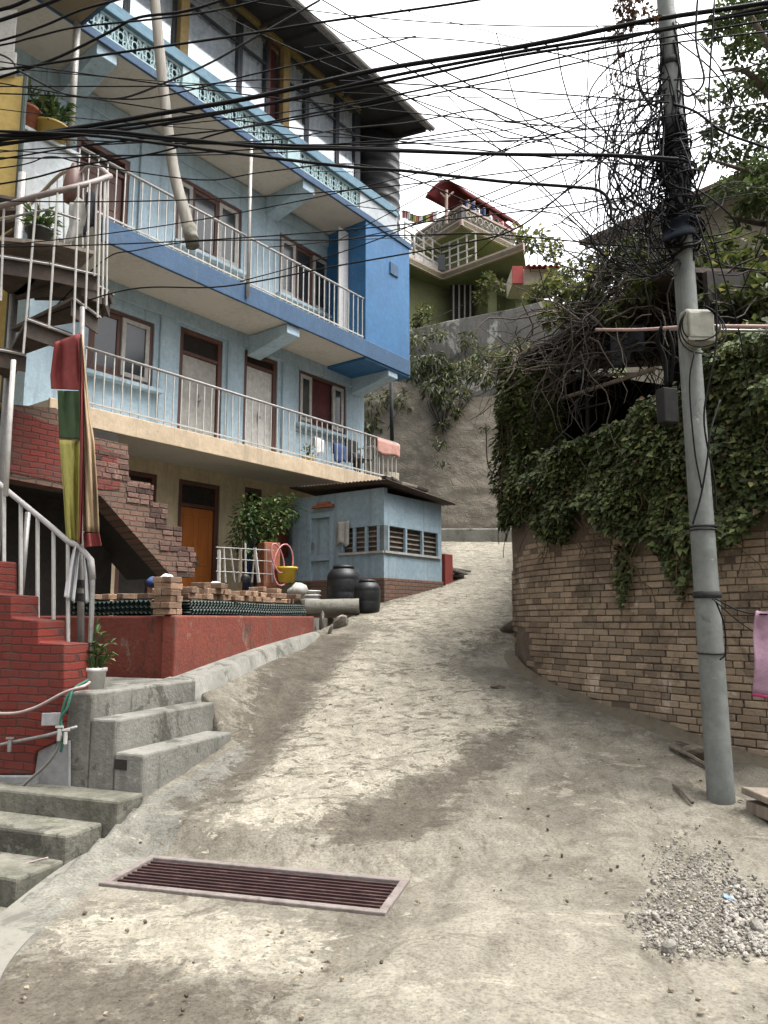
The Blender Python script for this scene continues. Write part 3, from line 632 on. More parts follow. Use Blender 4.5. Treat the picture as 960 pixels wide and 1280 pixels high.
angR = math.atan2(dirR.y, dirR.x); angL = math.atan2(dirL.y, dirL.x)
zt = ZP+.165; x = .34
while x < lenR*.9:
    for lay in range(random.choice((1,2,2,3))):
        cross = random.random() < .45
        c = flat(pc)+dirR*(x+random.uniform(-.01,.01))+inR*(.14+random.uniform(-.04,.08))+UP*(zt+.035+lay*.064)
        brick(c, angR+(PI/2 if cross else 0)+random.uniform(-.25,.25), 'loose clay brick in the uneven row along the lane side of the red wall', 'bricks laid along the lane side of the red wall')
    if random.random() < .7:
        c = flat(pc)+dirR*x+inR*(.42+random.uniform(-.05,.1))+UP*(zt+.035)
        brick(c, angR+random.uniform(-.9,.9), 'loose clay brick lying behind the front row along the lane side of the red wall', 'bricks behind the front row', (random.uniform(-.1,.1), 0))
    x += random.uniform(.15,.25)
for lay in range(6):
    for k in range(2):
        c = flat(pc)+dirR*(.06+.0*k)+inR*(.10+.115*k)+UP*(ZP+.034+lay*.064) if lay % 2 else flat(pc)+dirR*(.02+.11*k)+inR*.15+UP*(ZP+.034+lay*.064)
        brick(c, angR+(0 if lay % 2 else PI/2)+random.uniform(-.06,.06), 'clay brick in the neat square stack at the corner of the red wall', 'bricks in the corner stack')
x = .34
while x < lenL*.75:
    for lay in range(random.choice((1,1,2))):
        c = flat(pc)+dirL*x+inL*(.14+random.uniform(-.03,.06))+UP*(zt+.035+lay*.064)
        brick(c, angL+(PI/2 if random.random() < .3 else 0)+random.uniform(-.3,.3), 'loose clay brick in the thin row on the shaded left end of the red wall', 'bricks on the left end of the red wall')
    x += random.uniform(.2,.3)
print('bricks', NBR[0])
# ------------------------------------------------------------------ blue house
house = empty('apartment_house', H(4, 0, ZP), 'pale blue three storey apartment house with long balconies and dark roof', 'house')
def wall_holes(name, s0, s1, z0, z1, d, th, holes, mat):
    ss = sorted(set([s0, s1]+[h[0] for h in holes]+[h[1] for h in holes])); zs = sorted(set([z0, z1]+[h[2] for h in holes]+[h[3] for h in holes]))
    ss = [s for s in ss if s0 <= s <= s1]; zs = [z for z in zs if z0 <= z <= z1]
    mb = MB()
    for a, b in zip(ss, ss[1:]):
        for c, e in zip(zs, zs[1:]):
            m, k = (a+b)/2, (c+e)/2
            if any(h[0] < m < h[1] and h[2] < k < h[3] for h in holes): continue
            mb.hbox(a, b, d, d+th, c, e)
    return mb.build(name, mat, house)
def opening(xl, xr, yt, yb=None, d=WD, zb=None):
    s0, z1 = hp(xl, yt, d); z0 = zb if zb is not None else hp(xl, yb, d)[1]
    return [s0, hs(xr, d, (z0+z1)/2), z0, z1]
w1 = opening(113,192,375,463); d1 = opening(226,277,407,zb=Z1); d2 = opening(306,346,436,zb=Z1); w2 = opening(374,433,461,528)
d3 = opening(97,160,166,zb=Z2); w3 = opening(222,302,217,303); w4 = opening(350,413,290,367); d4 = opening(420,441,303,zb=Z2)
g0 = opening(150,193,585,zb=ZP,d=1.2); g1 = opening(224,273,598,zb=ZP,d=1.2); g2 = opening(306,326,608,zb=ZP,d=1.2)
sE1 = hs(455, WD, 6); sL1 = hs(36, WD, 6); sE2 = hs(457, 0, 8.5); sB = hs(512, 0, 8.5)
print('openings', [[round(v,2) for v in q] for q in (w1,d1,d2,w2,d3,w3,w4,d4,g0,g1,g2)], sL1, sE1, sE2, sB)
wall_holes('wall', sL1, sE1, Z1-.02, Z2B, WD, .22, [w1,d1,d2,w2], M['blue'])
wall_holes('wall', sL1-1.5, sE1, Z2-.02, Z3B, WD, .22, [d3,w3,w4,d4], M['blue'])
wall_holes('ground_wall', sL1-1.5, hs(412,1.2,3), ZP-.3, Z1B, 1.2, .22, [g0,g1,g2], M['cream'])
mb = MB(); mb.hbox(sE1-.25, sE1-.002, WD+.222, 8, ZP-.3, Z3B); mb.hbox(sL1+.002, sL1+.2, WD+.222, 8, ZP-.3, Z3B); mb.hbox(sL1, sE1, 7.8, 8, ZP, 12); mb.build('side_wall', M['blue'], house)
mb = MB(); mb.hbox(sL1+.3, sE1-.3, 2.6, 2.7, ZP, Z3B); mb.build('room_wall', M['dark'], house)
sS1 = hs(62, 0, Z1); sS1e = hs(497, 0, Z1)
sS2 = hs(128, 0, Z2); sS3 = hs(-160, 0, Z3B); sS3e = hs(513, 0, Z3B)
def slab(s0, s1, z0, z1, mt, d1=WD+.2):
    mb = MB(); mb.hbox(s0, s1, .02, d1, z0, z1-.02); f = mb.build('balcony_floor', M['soffit'], house)
    mb = MB(); mb.hbox(s0-.01, s1+.01, -.03, .018, z0-.015, z1); mb.build('slab_edge', mt, f, bevel=.012)
    return f
slab(sS1, sS1e, Z1B, Z1, M['fascia']); slab(sS2, sB-.03, Z2B, Z2, M['blue_trim'])
f3 = slab(sS3, sS3e, Z3B, Z3B+.13, M['blue_trim'])
# brackets below the slabs
for (xx, z, yy) in ((352,Z2B,0),(478,Z2B,0),(118,Z3B,0),(372,Z3B,0),(500,Z3B,0),(470,Z1B,0)):
    s = hs(xx, .3, z-.15); mb = MB()
    if s > sE1-.15: s = sE1-.15
    mb.prism([H(s-.13, .03, z-.015), H(s-.13, WD-.002, z-.015), H(s-.13, WD-.002, z-.42), H(s-.13, .03, z-.19)], U*.34); mb.build('bracket', M['blue'], house, bevel=.01)
# lintel band above openings
for (z0, s0, s1) in ((Z2B-.26, sL1+.02, sE1-.01), (Z3B-.3, sL1+.02, sE1-.01)):
    mb = MB(); mb.hbox(s0, s1, WD-.035, WD-.002, z0, z0+.255); mb.build('beam', M['blue'], house, bevel=.008)
for a_, b_, z0, z1 in ((w1[1],d1[0],Z1,Z2B-.262),(d1[1],d2[0],Z1,Z2B-.262),(d2[1],w2[0],Z1,Z2B-.262),(d3[1],w3[0],Z2,Z3B-.302),(w3[1],w4[0],Z2,Z3B-.302)):
    g_ = b_-a_; mb = MB(); mb.hbox(a_+g_*.18, b_-g_*.18, WD-.05, WD-.002, z0, z1); mb.build('pilaster', M['blue'], house, bevel=.008)
s97 = hs(96, 0, Z3B); mb = MB(); mb.hbox(sS3, s97, -1.9, -.034, Z3B, Z3B+.12); mb.build('left_balcony_floor', M['soffit2'], house)
mb = MB(); mb.hbox(s97+.002, s97+.04, -1.9, -.034, Z3B-.02, Z3B+.6); mb.build('left_balcony_edge', M['blue_trim'], house)
def frame_box(mb, s0, s1, z0, z1, d, t, th):
    mb.hbox(s0, s1, d, d+th, z1-t, z1); mb.hbox(s0, s1, d, d+th, z0, z0+t); mb.hbox(s0, s0+t, d, d+th, z0+t, z1-t); mb.hbox(s1-t, s1, d, d+th, z0+t, z1-t)
def window(h, cas, sill=True, ctr=None, d=WD):
    s0, s1, z0, z1 = h
    mb = MB(); frame_box(mb, s0, s1, z0, z1, d+.03, .07, .1); 
    for c in cas:
        pass
    for c0, c1, mt in cas:
        pass
    w = mb.build('window', M['brownwood'], house, bevel=.006)
    W = s1-s0
    for c0, c1, mt in cas:
        a, b = s0+.07+(W-.14)*c0+.004, s0+.07+(W-.14)*c1-.004
        if mt == 'white':
            mb = MB(); frame_box(mb, a, b, z0+.075, z1-.075, d+.02, .075, .05); mb.build('casement', M['white'], w, bevel=.005)
            mb = MB(); mb.hbox(a+.07, b-.07, d+.045, d+.055, z0+.14, z1-.14); mb.build('pane', M['glass'], w)
        elif mt == 'brown':
            mb = MB(); frame_box(mb, a, b, z0+.075, z1-.075, d+.05, .07, .05); mb.build('casement', M['brownwood'], w, bevel=.005)
            mb = MB(); mb.hbox(a+.06, b-.06, d+.07, d+.08, z0+.14, z1-.14); mb.build('pane', M['glass'], w)
        else:
            mb = MB(); mb.hbox(a, b, d+.1, d+.12, z0+.075, z1-.075); mb.build('curtain', M[mt], w)
    if sill:
        mb = MB(); mb.hbox(s0-.1, s1+.12, d-.16, d-.002, z0-.1, z0-.03); mb.build('sill', M['blue'], w, bevel=.008)
    return w
window(w1, [(0,.5,'brown'), (.5,1,'white')]); window(w2, [(0,.26,'white'), (.26,.74,'redcurtain'), (.74,1,'white')])
window(w3, [(0,.22,'white'), (.22,.66,'brown'), (.66,1,'white')]); window(w4, [(0,.3,'white'), (.3,.68,'brown'), (.68,1,'white')])
def door(h, mt, d, leafz, label=None, panels=True, handle=True, transom='dark'):
    s0, s1, z0, z1 = h; mb = MB()
    mb.hbox(s0, s1, d+.02, d+.14, z1-.08, z1); mb.hbox(s0, s0+.09, d+.02, d+.14, z0, z1-.08); mb.hbox(s1-.09, s1, d+.02, d+.14, z0, z1-.08); mb.hbox(s0+.09, s1-.09, d+.03, d+.13, leafz, leafz+.06)
    fr = mb.build('door_frame', M['brownwood'], house, bevel=.006)
    mb = MB(); a, b = s0+.094, s1-.094; dd = d+.07; mb.hbox(a, b, dd, dd+.04, z0+.02, leafz-.004)
    if panels:
        m = (a+b)/2
        for p, q in ((a+.07, m-.04), (m+.04, b-.07)):
            for c, e in ((z0+.18, z0+.75), (z0+.9, leafz-.12)):
                frame_box(mb, p, q, c, e, dd-.012, .03, .011)
    o = mb.build('door', M[mt], house, bevel=.004)
    if label: o['label'] = label
    if handle:
        mb = MB(); mb.hbox((a+b)/2-.015, (a+b)/2+.015, dd-.03, dd-.013, z0+.85, z0+1.08); mb.lathe(H((a+b)/2, dd-.03, z0+.97), [(.035,0),(.035,.02),(.0,.03)], 10, -N); mb.build('handle', M['steel'], o)
    mb = MB(); mb.hbox(a, b, d+.09, d+.1, leafz+.064, z1-.084); mb.build('transom', M[transom], fr)
door(d1, 'whitefade', WD, d1[2]+1.75, 'pale cloth covered door', False); door(d2, 'plastic_white', WD, d2[2]+1.95, 'plain white door', False); door(d3, 'brownwood', WD, d3[3]-.35, 'red brown wooden door')
door(d4, 'dark', WD, d4[3]-.3, 'dark doorway door', False, False)
door(g1, 'orange', 1.2, hp(226,632,1.25)[1], 'orange brown wooden double door', True); door(g0, 'dark', 1.2, g0[3]-.4, 'dark door behind the brick stair', False, False); door(g2, 'bluecloth', 1.2, g2[3]-.3, None, False, False)
# open white door leaf upstairs
mb = MB(); sA = d4[1]; zt_ = hp(432,292,.55)[1]; e_ = Vector(H(hs(424,.45,9),.45,0)); f_ = Vector(H(hs(454,.5,9),.55,0))
mb.obox(Vector((e_.x, e_.y, Z2+.05)), f_-e_, N*.035, UP*(zt_-Z2-.05)); o = mb.build('open_door', M['cloth_white'], house, bevel=.004); o['label'] = 'white door leaf standing open on the balcony'
mb = MB(); frame_box(mb, 0,0,0,0,0,0,0) if False else None
# railings
def railing(s0, s1, zb, zt, step, d=.05, posts=()):
    mb = MB(); mb.tube([H(s0, d, zt), H(s1, d, zt)], .023, 8); r = mb.build('railing', M['rail'], house, True)
    mb = MB(); mb.hbox(s0, s1, d-.012, d+.012, zb+.07, zb+.095); mb.build('bottom_rail', M['white'], r)
    n = int((s1-s0)/step); first = None
    for k in range(n+1):
        s = s0+(s1-s0)*k/n
        if first is None:
            mb = MB(); mb.obox(H(s, d, zb)-U*.008-N*.008, U*.016, N*.016, UP*(zt-.02-zb)); first = mb.build('baluster', M['white'], r); s_ = s
        else:
            c = first.copy(); COL.objects.link(c); c.parent = r; c.location = U*(s-s_)
    return r
zr1 = hp(113, 436, .05)[1]; zr2 = hp(300, 291, .05)[1]; print('rails', zr1-Z1, zr2-Z2)
railing(hs(108,.05,zr1), hs(495,.05,zr1-.3), Z1, zr1, .15); railing(hs(100,.05,zr2), hs(464,.05,zr2), Z2, zr2, .15)
# end return of first floor railing
mb = MB(); sx = sS1e-.05; mb.tube([H(sx,.05,zr1), H(sx,WD,zr1)], .022, 8); 
for k in range(1, 7): mb.tube([H(sx,.05+k*.16,Z1), H(sx,.05+k*.16,zr1)], .011, 5)
mb.build('end_railing', M['white'], house)
# thin posts between the storeys
for xx, zl, zh in ((312, Z2, Z3B), (88, Z2+.8, Z3B)):
    s = hs(xx, -.06 if xx > 200 else -.02, 8.8); mb = MB(); mb.tube([H(s,-.06,zl-.25 if xx > 200 else zl), H(s,-.06,zh)], .03 if xx > 200 else .05, 10); mb.build('post', M['white'], house, True)
# bright blue corner room
mb = MB(); mb.hbox(sE2, sB, .0, 1.9, Z2B-.06, Z3B-.002); o = mb.build('corner_room', M['bright'], house, bevel=.01); o['label'] = 'bright blue corner room'
s_, z_ = hp(487, 327, 0); mb = MB(); mb.hbox(s_, s_+.3, -.03, .02, z_-.28, z_); mb.build('vent', M['blue_trim'], house, bevel=.008)
# pale parapet left with plant pots, floor 2
sp0, zp0 = hp(22, 160, 0.); sp1 = hs(96, 0., 8.3); mb = MB(); mb.hbox(sp0, sp1, -.02, .12, Z2B-.25, zp0); mb.hbox(sp0-.04, sp1+.04, -.07, .17, zp0, zp0+.06); mb.build('parapet', M['pale'], house, bevel=.01)
# third floor: parapet with lattice
zl0 = Z3B+.13; zl1 = hp(213, 73, 0)[1]; zl2 = hp(213, 60, 0)[1]; print('lattice z', zl0, zl1, zl2)
sEnd = hs(495, 0, 10.6); posts = [hs(x_, 0, 10.5) for x_ in (28, 237, 366)]+[sEnd-.0]
mb = MB(); mb.hbox(sS3, sEnd, -.07, .2, zl1, zl1+.09); mb.hbox(sS3, sEnd, -.03, .17, zl1+.092, zl2+.06); mb.build('parapet_ledge', M['ledge'], house, bevel=.012)
mb = MB(); mb.hbox(sS3, sEnd-.0, .1, .16, zl0, zl1); mb.build('parapet_back', M['teal'], house)
sSol = hs(449, 0, 10.5)
mb = MB(); mb.hbox(sSol, sEnd+.02, -.02, .098, zl0, zl1+.0); mb.hbox(sEnd-.12, sEnd+.02, .162, 2.5, zl0, zl1+.25); mb.build('parapet_end', M['pale'], house, bevel=.01)
for s in posts[:3]:
    mb = MB(); mb.hbox(s-.17, s+.17, -.04, .098, zl0, zl1-.001); mb.build('parapet_post', M['mint'], house, bevel=.008)
bays = [(sS3, posts[0]-.17), (posts[0]+.17, posts[1]-.17), (posts[1]+.17, posts[2]-.17), (posts[2]+.17, sSol)]
for a, b in bays:
    mb = MB(); hh = zl1-zl0; n = max(1, int(round((b-a)/(hh*.62)))); w = (b-a)/n
    mb.hbox(a, b, .0, .04, zl0, zl0+.045); mb.hbox(a, b, .0, .04, zl1-.045, zl1)
    for k in range(n):
        c = a+w*(k+.5); zc = (zl0+zl1)/2
        def ring(s, z, rs, rz, a0=0, a1=2*PI, r=.014, m=14):
            mb.tube([H(s+rs*math.cos(a0+(a1-a0)*i/m), .02, z+rz*math.sin(a0+(a1-a0)*i/m)) for i in range(m+1)], r, 4, False)
        ring(c, zc, w*.2, hh*.17); ring(c, zc, w*.46, hh*.42)
        for sx_, sz_ in ((1,1),(1,-1),(-1,1),(-1,-1)):
            ring(c+sx_*w*.3, zc+sz_*hh*.24, w*.13, hh*.12); ring(c+sx_*w*.5, zc, w*.17, hh*.3, PI/2 if sx_ > 0 else -PI/2, 3*PI/2 if sx_ > 0 else PI/2, .012, 8)
    mb.build('lattice_panel', M['mint'], house)
# third floor glazing
gd = .32; ztop = hp(447, 140, gd)[1]; sg0 = sS3; sg1 = hs(446, gd, 11.5); zg0 = zl2
print('glazing top', ztop, 'from', zg0)
bars = [28, 92, 160, 222, 300, 335, 352, 384, 422, 446]; bs_ = [sS3]+[hs(x_, gd, 11.6) for x_ in bars]
for i, (a, b) in enumerate(zip(bs_, bs_[1:])):
    dark_ = i == 6
    mb = MB(); frame_box(mb, a+.002, b-.002, zg0, ztop, gd, .055, .06)
    if not dark_: mb.hbox(a+.06, b-.06, gd+.005, gd+.05, ztop-.62, ztop-.57)
    w = mb.build('window', M['tarp'] if not dark_ else M['brownwood'], house, bevel=.004)
    if dark_:
        mb = MB(); mb.hbox(a+.06, b-.06, gd+.12, gd+.14, zg0, ztop-.06); mb.build('curtain', M['redcurtain'], w)
    else:
        mb = MB(); mb.ct = .5
        nn = 24
        mb.grid(lambda u, v: H(a+.06+(b-a-.12)*u, gd+.1+.02*math.sin(u*(b-a)*38), zg0+.06+(ztop-zg0-.12)*v), nn, 1); mb.build('curtain', M['curtain'], w, True)
        m_, nt_, b_, L_ = M.get('_pane', (None,)*4) if '_pane' in M else (None,)*4
        mb = MB(); mb.hbox(a+.06, b-.06, gd+.02, gd+.026, zg0+.06, ztop-.06); mb.build('pane', M['clear'], w)
for xx in (228, 355):
    s = hs(xx, gd-.05, 11.6); mb = MB(); mb.hbox(s-.09, s+.09, gd-.12, gd-.004, zg0, ztop-.0); mb.build('pilaster', M['ochre'], house, bevel=.01)
mb = MB(); mb.hbox(sS3, sg1+.1, gd-.1, gd+.2, ztop+.002, ztop+.3); mb.build('eave_beam', M['ochre'], house, bevel=.01)
mb = MB(); mb.hbox(sg1-.0, sg1+.12, gd, 6, zg0, ztop+.3); mb.build('end_wall', M['tarp'], house)
# roof
ed = -.7; sRe, zRe = hp(537, 160, ed); sR2, zR2 = hp(390, 10, ed); print('eave', zRe, zR2, sRe)
zE = zRe; riz = .17
mb = MB(); A = [H(sS3-1, ed, zE), H(sRe, ed, zE), H(sRe, 4, zE+riz*5.05), H(sS3-1, 4, zE+riz*5.05)]
mb.prism([p for p in A], UP*.03); roof = mb.build('roof', M['roofmetal'], house)
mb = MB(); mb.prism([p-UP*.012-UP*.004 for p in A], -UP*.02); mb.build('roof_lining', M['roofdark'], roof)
mb = MB()
s = sS3-1
while s < sRe-.05:
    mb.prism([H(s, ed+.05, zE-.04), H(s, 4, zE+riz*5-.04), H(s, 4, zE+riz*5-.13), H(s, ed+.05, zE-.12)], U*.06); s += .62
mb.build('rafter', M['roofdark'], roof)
mb = MB(); mb.obox(H(sS3-1, ed-.03, zE-.1), U*(sRe-sS3+1.02), N*.028, UP*.16); mb.tube([H(sS3-1, ed-.09, zE-.03), H(sRe+.02, ed-.09, zE-.05)], .055, 8); mb.build('gutter', M['steel'], roof)
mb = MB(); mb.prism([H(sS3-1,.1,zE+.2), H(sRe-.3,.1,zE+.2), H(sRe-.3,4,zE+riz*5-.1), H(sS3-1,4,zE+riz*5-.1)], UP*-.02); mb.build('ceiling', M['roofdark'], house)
# water tank at the end of the roof terrace
tp_ = H(hs(466, .75, 11), .75, zl1+.0); 
kx = empty('water_tank', (tp_.x, tp_.y, zl0), 'ribbed black water tank on the end of the upper terrace', 'water tank')
mb = MB(); pr = [(.62,0),(.62,.08)]
hT = hp(466,172,.75)[1]-zl0
for i in range(9): z = .12+i*(hT-.4)/9; pr += [(.62,z),(.65,z+.04),(.65,z+.09),(.62,z+.13)]
pr += [(.62,hT-.22),(.45,hT-.06),(.22,hT-.03),(.22,hT)]; mb.lathe((tp_.x, tp_.y, zl0), pr, 28); mb.build('tank_body', M['tank'], kx, True)
mb = MB(); mb.lathe((tp_.x, tp_.y, zl0+hT), [(.25,0),(.25,.05),(.05,.08)], 20); mb.build('lid', M['tank'], kx, True)
# pots on the left parapet
def pot(name, c, r, h, mt, lab, cat='plant pot', leaf=None, n=70, L=.16, W=.05, hl=.35):
    e = empty(name, c, lab, cat); mb = MB(); mb.lathe(c, [(r*.7,0),(r*.95,h*.85),(r*1.08,h*.86),(r*1.08,h),(r*.9,h),(r*.85,h*.85)], 18); mb.build('pot', M[mt], e, True)
    mb = MB()
    for i in range(n):
        a = random.random()*6.28; rr = random.random()*r; up = random.uniform(.2, 1); st_ = Vector(c)+UP*(h*.9+random.random()*hl)+Vector((math.cos(a), math.sin(a), 0))*rr
        mb.leaf(st_, Vector((math.cos(a), math.sin(a), random.uniform(-.3,1))), UP, L*random.uniform(.6,1.3), W*random.uniform(.7,1.3), random.random())
    for i in range(8):
        a = random.random()*6.28; mb.ct = .3; mb.tube([Vector(c)+UP*h*.85, Vector(c)+UP*(h+hl*.5)+Vector((math.cos(a), math.sin(a),0))*r*.5, Vector(c)+UP*(h+hl)+Vector((math.cos(a), math.sin(a),0))*r*.9], [.006,.005,.003], 4)
    mb.build('leaves', M[leaf or 'potleaf'], e)
    return e
pot('potted_plant', H(hs(34,.05,8.6),.05,zp0+.062), .17, .3, 'terracotta', 'orange clay pot of drooping leaves at the left end of the upper parapet', n=60)
pot('potted_plant', H(hs(64,.05,8.6),.05,zp0+.062), .26, .2, 'yellowpot', 'wide yellow bowl of bushy green leaves on the upper parapet', n=220, L=.13, W=.06, hl=.42)
# fabric things on the balconies
def drape(name, s0, s1, zt, drop, d, mt, lab, cat, grp=None, fold=.02):
    mb = MB()
    def fn(u, v):
        s = s0+(s1-s0)*u
        if v < .5: return H(s, d-.035-fold*math.sin(u*17)*(.5-v)-.01*math.sin(u*5), zt+.03-drop*(1-2*v)*(1+.08*math.sin(u*6)))
        return H(s, d+.035+fold*math.sin(u*14)*(v-.5), zt+.03-drop*.6*(2*v-1))
    mb.grid(fn, 14, 12); return tag(mb.build(name, M[mt], None, True, solid=.012), lab, cat, grp)
drape('towel', hs(470,.05,zr1), hs(502,.05,zr1)-.1, zr1, .36, .05, 'salmon', 'salmon pink towel folded over the end of the lower balcony rail', 'towel')
for (xa, xb, dr, mt, lab) in ((392,404,.35,'cloth_white','white cloth with folds hung inside the lower balcony'),(416,432,.42,'bluecloth','blue garment hung inside the lower balcony'),(440,452,.4,'darkcloth','dark garment hung near the end of the lower balcony')):
    drape('hung_cloth', hs(xa,.6,5.2), hs(xb,.6,5.2), 5.25 if mt != 'darkcloth' else 5.15, dr, .6, mt, lab, 'laundry')
mb = MB(); mb.tube([H(hs(368,.6,5.2),.6,5.27), H(hs(455,.6,5.2)-.2,.6,5.24)], .006, 5); tag(mb.build('washing_line', M['cablegrey'], None), 'thin washing line stretched inside the lower balcony', 'washing line')
# chair on lower balcony
c = H(hs(448,.55,4.8),.55,Z1); ch = empty('plastic_chair', c, 'dark plastic chair on the right end of the lower balcony', 'chair')
mb = MB(); mb.box(c+UP*.43, .42, .42, .04, HA); mb.build('seat', M['plastic_black'], ch, bevel=.01)
mb = MB(); mb.box(c+UP*.68+N*.2, .42, .04, .46, -HA+PI/2 if False else math.atan2(U.y,U.x)); mb.build('backrest', M['plastic_black'], ch, bevel=.01)
for a in (-1, 1):
    for b in (-1, 1): mb = MB(); mb.tube([c+U*a*.18+N*b*.18, c+U*a*.17+N*b*.17+UP*.42], .02, 6); mb.build('leg', M['plastic_black'], ch)
c = H(hs(385,.4,4.7),.4,Z1); pot('potted_plant', c, .12, .2, 'yellowpot', 'small yellow pot plant behind the lower balcony railing', n=50, hl=.25, L=.1)
c = H(hs(493,.3,Z1)-.2,.25,Z1+.002)
mb = MB(); mb.box(c+UP*.12, .3, .22, .24, HA); tag(mb.build('cream_box', M['cream2'], None, bevel=.01), 'small cream box at the far end of the lower balcony floor', 'box')
# white drape hanging off the spiral side of floor 2
# ------------------------------------------------------------------ yellow neighbour on the far left
yb0 = at_y(24, 200, 8.3); yb = empty('yellow_building', (yb0.x-1, yb0.y+1, 1), 'yellow painted building edge at the far left of the lane', 'building')
a = flat(yb0); mb = MB(); zt_ = at_y(24, 95, 8.3).z; mb.obox(a-Vector((4,-.5,0))+UP*4.0, Vector((4,-.5,0)), Vector((-.55,1,0)), UP*(zt_-4.0)); mb.build('wall', M['yellow'], yb); mb = MB(); mb.obox(a-Vector((4,-.5,0))-UP*1.5, Vector((3.98,-.5,0)), Vector((-.55,1,0)), UP*5.498); mb.build('lower_wall', M['plaster_grey'], yb)
mb = MB(); mb.obox(a-Vector((4,-.5,0))+UP*(zt_+.002)+Vector((-.1,-.03,0)), Vector((4,-.5,0)), Vector((-.55,1.0,0)), UP*.3); mb.obox(a-Vector((4,-.5,0))+UP*(zt_+.302)-Vector((.15,.0,0)), Vector((4.0,-.5,0)), Vector((-.55,1.0,0)), UP*.6); mb.build('cornice', M['white'], yb, bevel=.02)
mb = MB(); mb.tube([a+Vector((.03,-.04,4)), a+Vector((.03,-.04,zt_))], .03, 8); mb.build('drainpipe', M['green_sheet'], yb)

# ------------------------------------------------------------------ red brick stair up to the first balcony
bs0 = empty('brick_stair', H(hs(150,-.9,3), -.9, ZP), 'broken red painted brick stair climbing left to the first balcony', 'stair')
def bq(px, py, d=-1.0): s, z = hp(px, py, d); return H(s, d, z)
prof = [(10,505),(70,510),(112,545),(160,556),(161,600),(188,604),(191,628),(206,632),(208,656),(224,660),(226,682),(240,690),(240,722),(216,722),(126,620),(10,598)]
mb = MB(); mb.prism([bq(*p) for p in prof], N*.3); mb.build('parapet', M['redbrick_soot'], bs0)
mb = MB(); k_ = [(10,596),(128,618),(216,722),(232,722),(232,715),(132,606),(10,560)]
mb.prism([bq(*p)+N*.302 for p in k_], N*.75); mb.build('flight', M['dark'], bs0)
mb = MB(); mb.prism([bq(*p)-N*.008 for p in [(10,508),(105,548),(150,570),(150,612),(126,612),(10,590)]], N*.006)
mb.build('paint_layer', M['redcourse2'], bs0)
mb = MB()
for (x0, x1, y0, y1) in ((112,160,556,602),(160,188,604,632),(190,206,630,662),(206,224,658,690),(224,241,684,722)):
    s0, zt_ = hp(x0, y0, -1.); s1, zb_ = hp(x1, y1, -1.)
    z = zb_; row = 0
    while z < zt_-.03:
        s = s0-random.uniform(0,.1)
        while s < s1:
            L_ = random.uniform(.12,.2); mb.ct = random.random(); mb.hbox(s, min(s+L_, s1+.03), -1.006-random.uniform(0,.014), -.99, z+random.uniform(-.004,.004), z+.062); s += L_+.012
        z += .072
mb.build('broken_bricks', M['sootbrick'], bs0, bevel=.006)
# dark sheet standing for the shade in the void under the stair
mb = MB(); sU_ = hs(-30,0,2); mb.hbox(sU_, hs(140,-.05,3), -.1, 0, ZP, ZP+2.6); mb.build('understair_shade', M['dark'], bs0)

# ------------------------------------------------------------------ red brick stepped wall at the left edge + concrete base
rb = empty('stepped_brick_wall', near_hit(20, 1000, -.06), 'glossy red brick stair wall with stepped top at the left edge', 'wall')
P_ = [(-520,560),(-150,560),(-150,640),(-80,640),(-80,700),(-14,700),(-14,742),(14,744),(14,772),(48,776),(48,803),(80,805),(80,880),(74,925),(44,940),(40,968),(-520,968)]
mb = MB(); mb.prism([near_hit(x_, y_, -.06) for x_, y_ in P_], UR*.3); mb.build('wall', M['redbrick_course'], rb, bevel=.012)
mb = MB(); mb.prism([near_hit(x_, y_, -.09) for x_, y_ in [(-520,970),(42,970),(38,1018),(10,1026),(-520,1060)]], UR*.3); mb.build('base', M['board'], rb, bevel=.01)
mb = MB(); mb.prism([near_hit(x_, y_, -.03) for x_, y_ in [(44,934),(86,926),(86,984),(50,986),(40,970)]], UR*.025); tag(mb.build('cement_board', M['board'], None, bevel=.004), 'grey cement board leaning beside the concrete step at the left', 'board')
# white stair railing over it
sr = empty('stair_railing', near_hit(40, 800, .25), 'white railing sloping down over the red brick stair wall', 'railing')
mb = MB(); mb.tube([near_hit(-60,545,.25), near_hit(0,606,.25), near_hit(60,655,.25), near_hit(84,676,.25), near_hit(100,684,.25), near_hit(114,700,.25), near_hit(116,724,.25)], .026, 8); mb.build('handrail', M['rail'], sr, True)
for x_, yt, yb_ in ((5,606,745),(26,630,776),(47,647,776),(67,660,806),(85,678,832)):
    mb = MB(); mb.tube([near_hit(x_,yt,.25), near_hit(x_,yb_,.25)], .017, 6); mb.build('baluster', M['white'], sr)
mb = MB(); mb.tube([near_hit(116,722,.25), near_hit(112,838,.25)], .022, 8); mb.build('end_post', M['steel'], sr)
# pale standpipe at the left
mb = MB(); mb.tube([at_y(17,450,6.4), at_y(12,530,6.4), at_y(7,620,6.35)], .022, 8); tag(mb.build('standing_pipe', M['white'], None, True), 'thin white upright pipe at the left beside the red brick stair', 'pipe')
mb = MB(); mb.tube([at_y(35,640,8), at_y(24,770,8)], .03, 8); tag(mb.build('leaning_pipe', M['steel'], None, True), 'dull grey pipe leaning in the dark behind the stair railing', 'pipe')

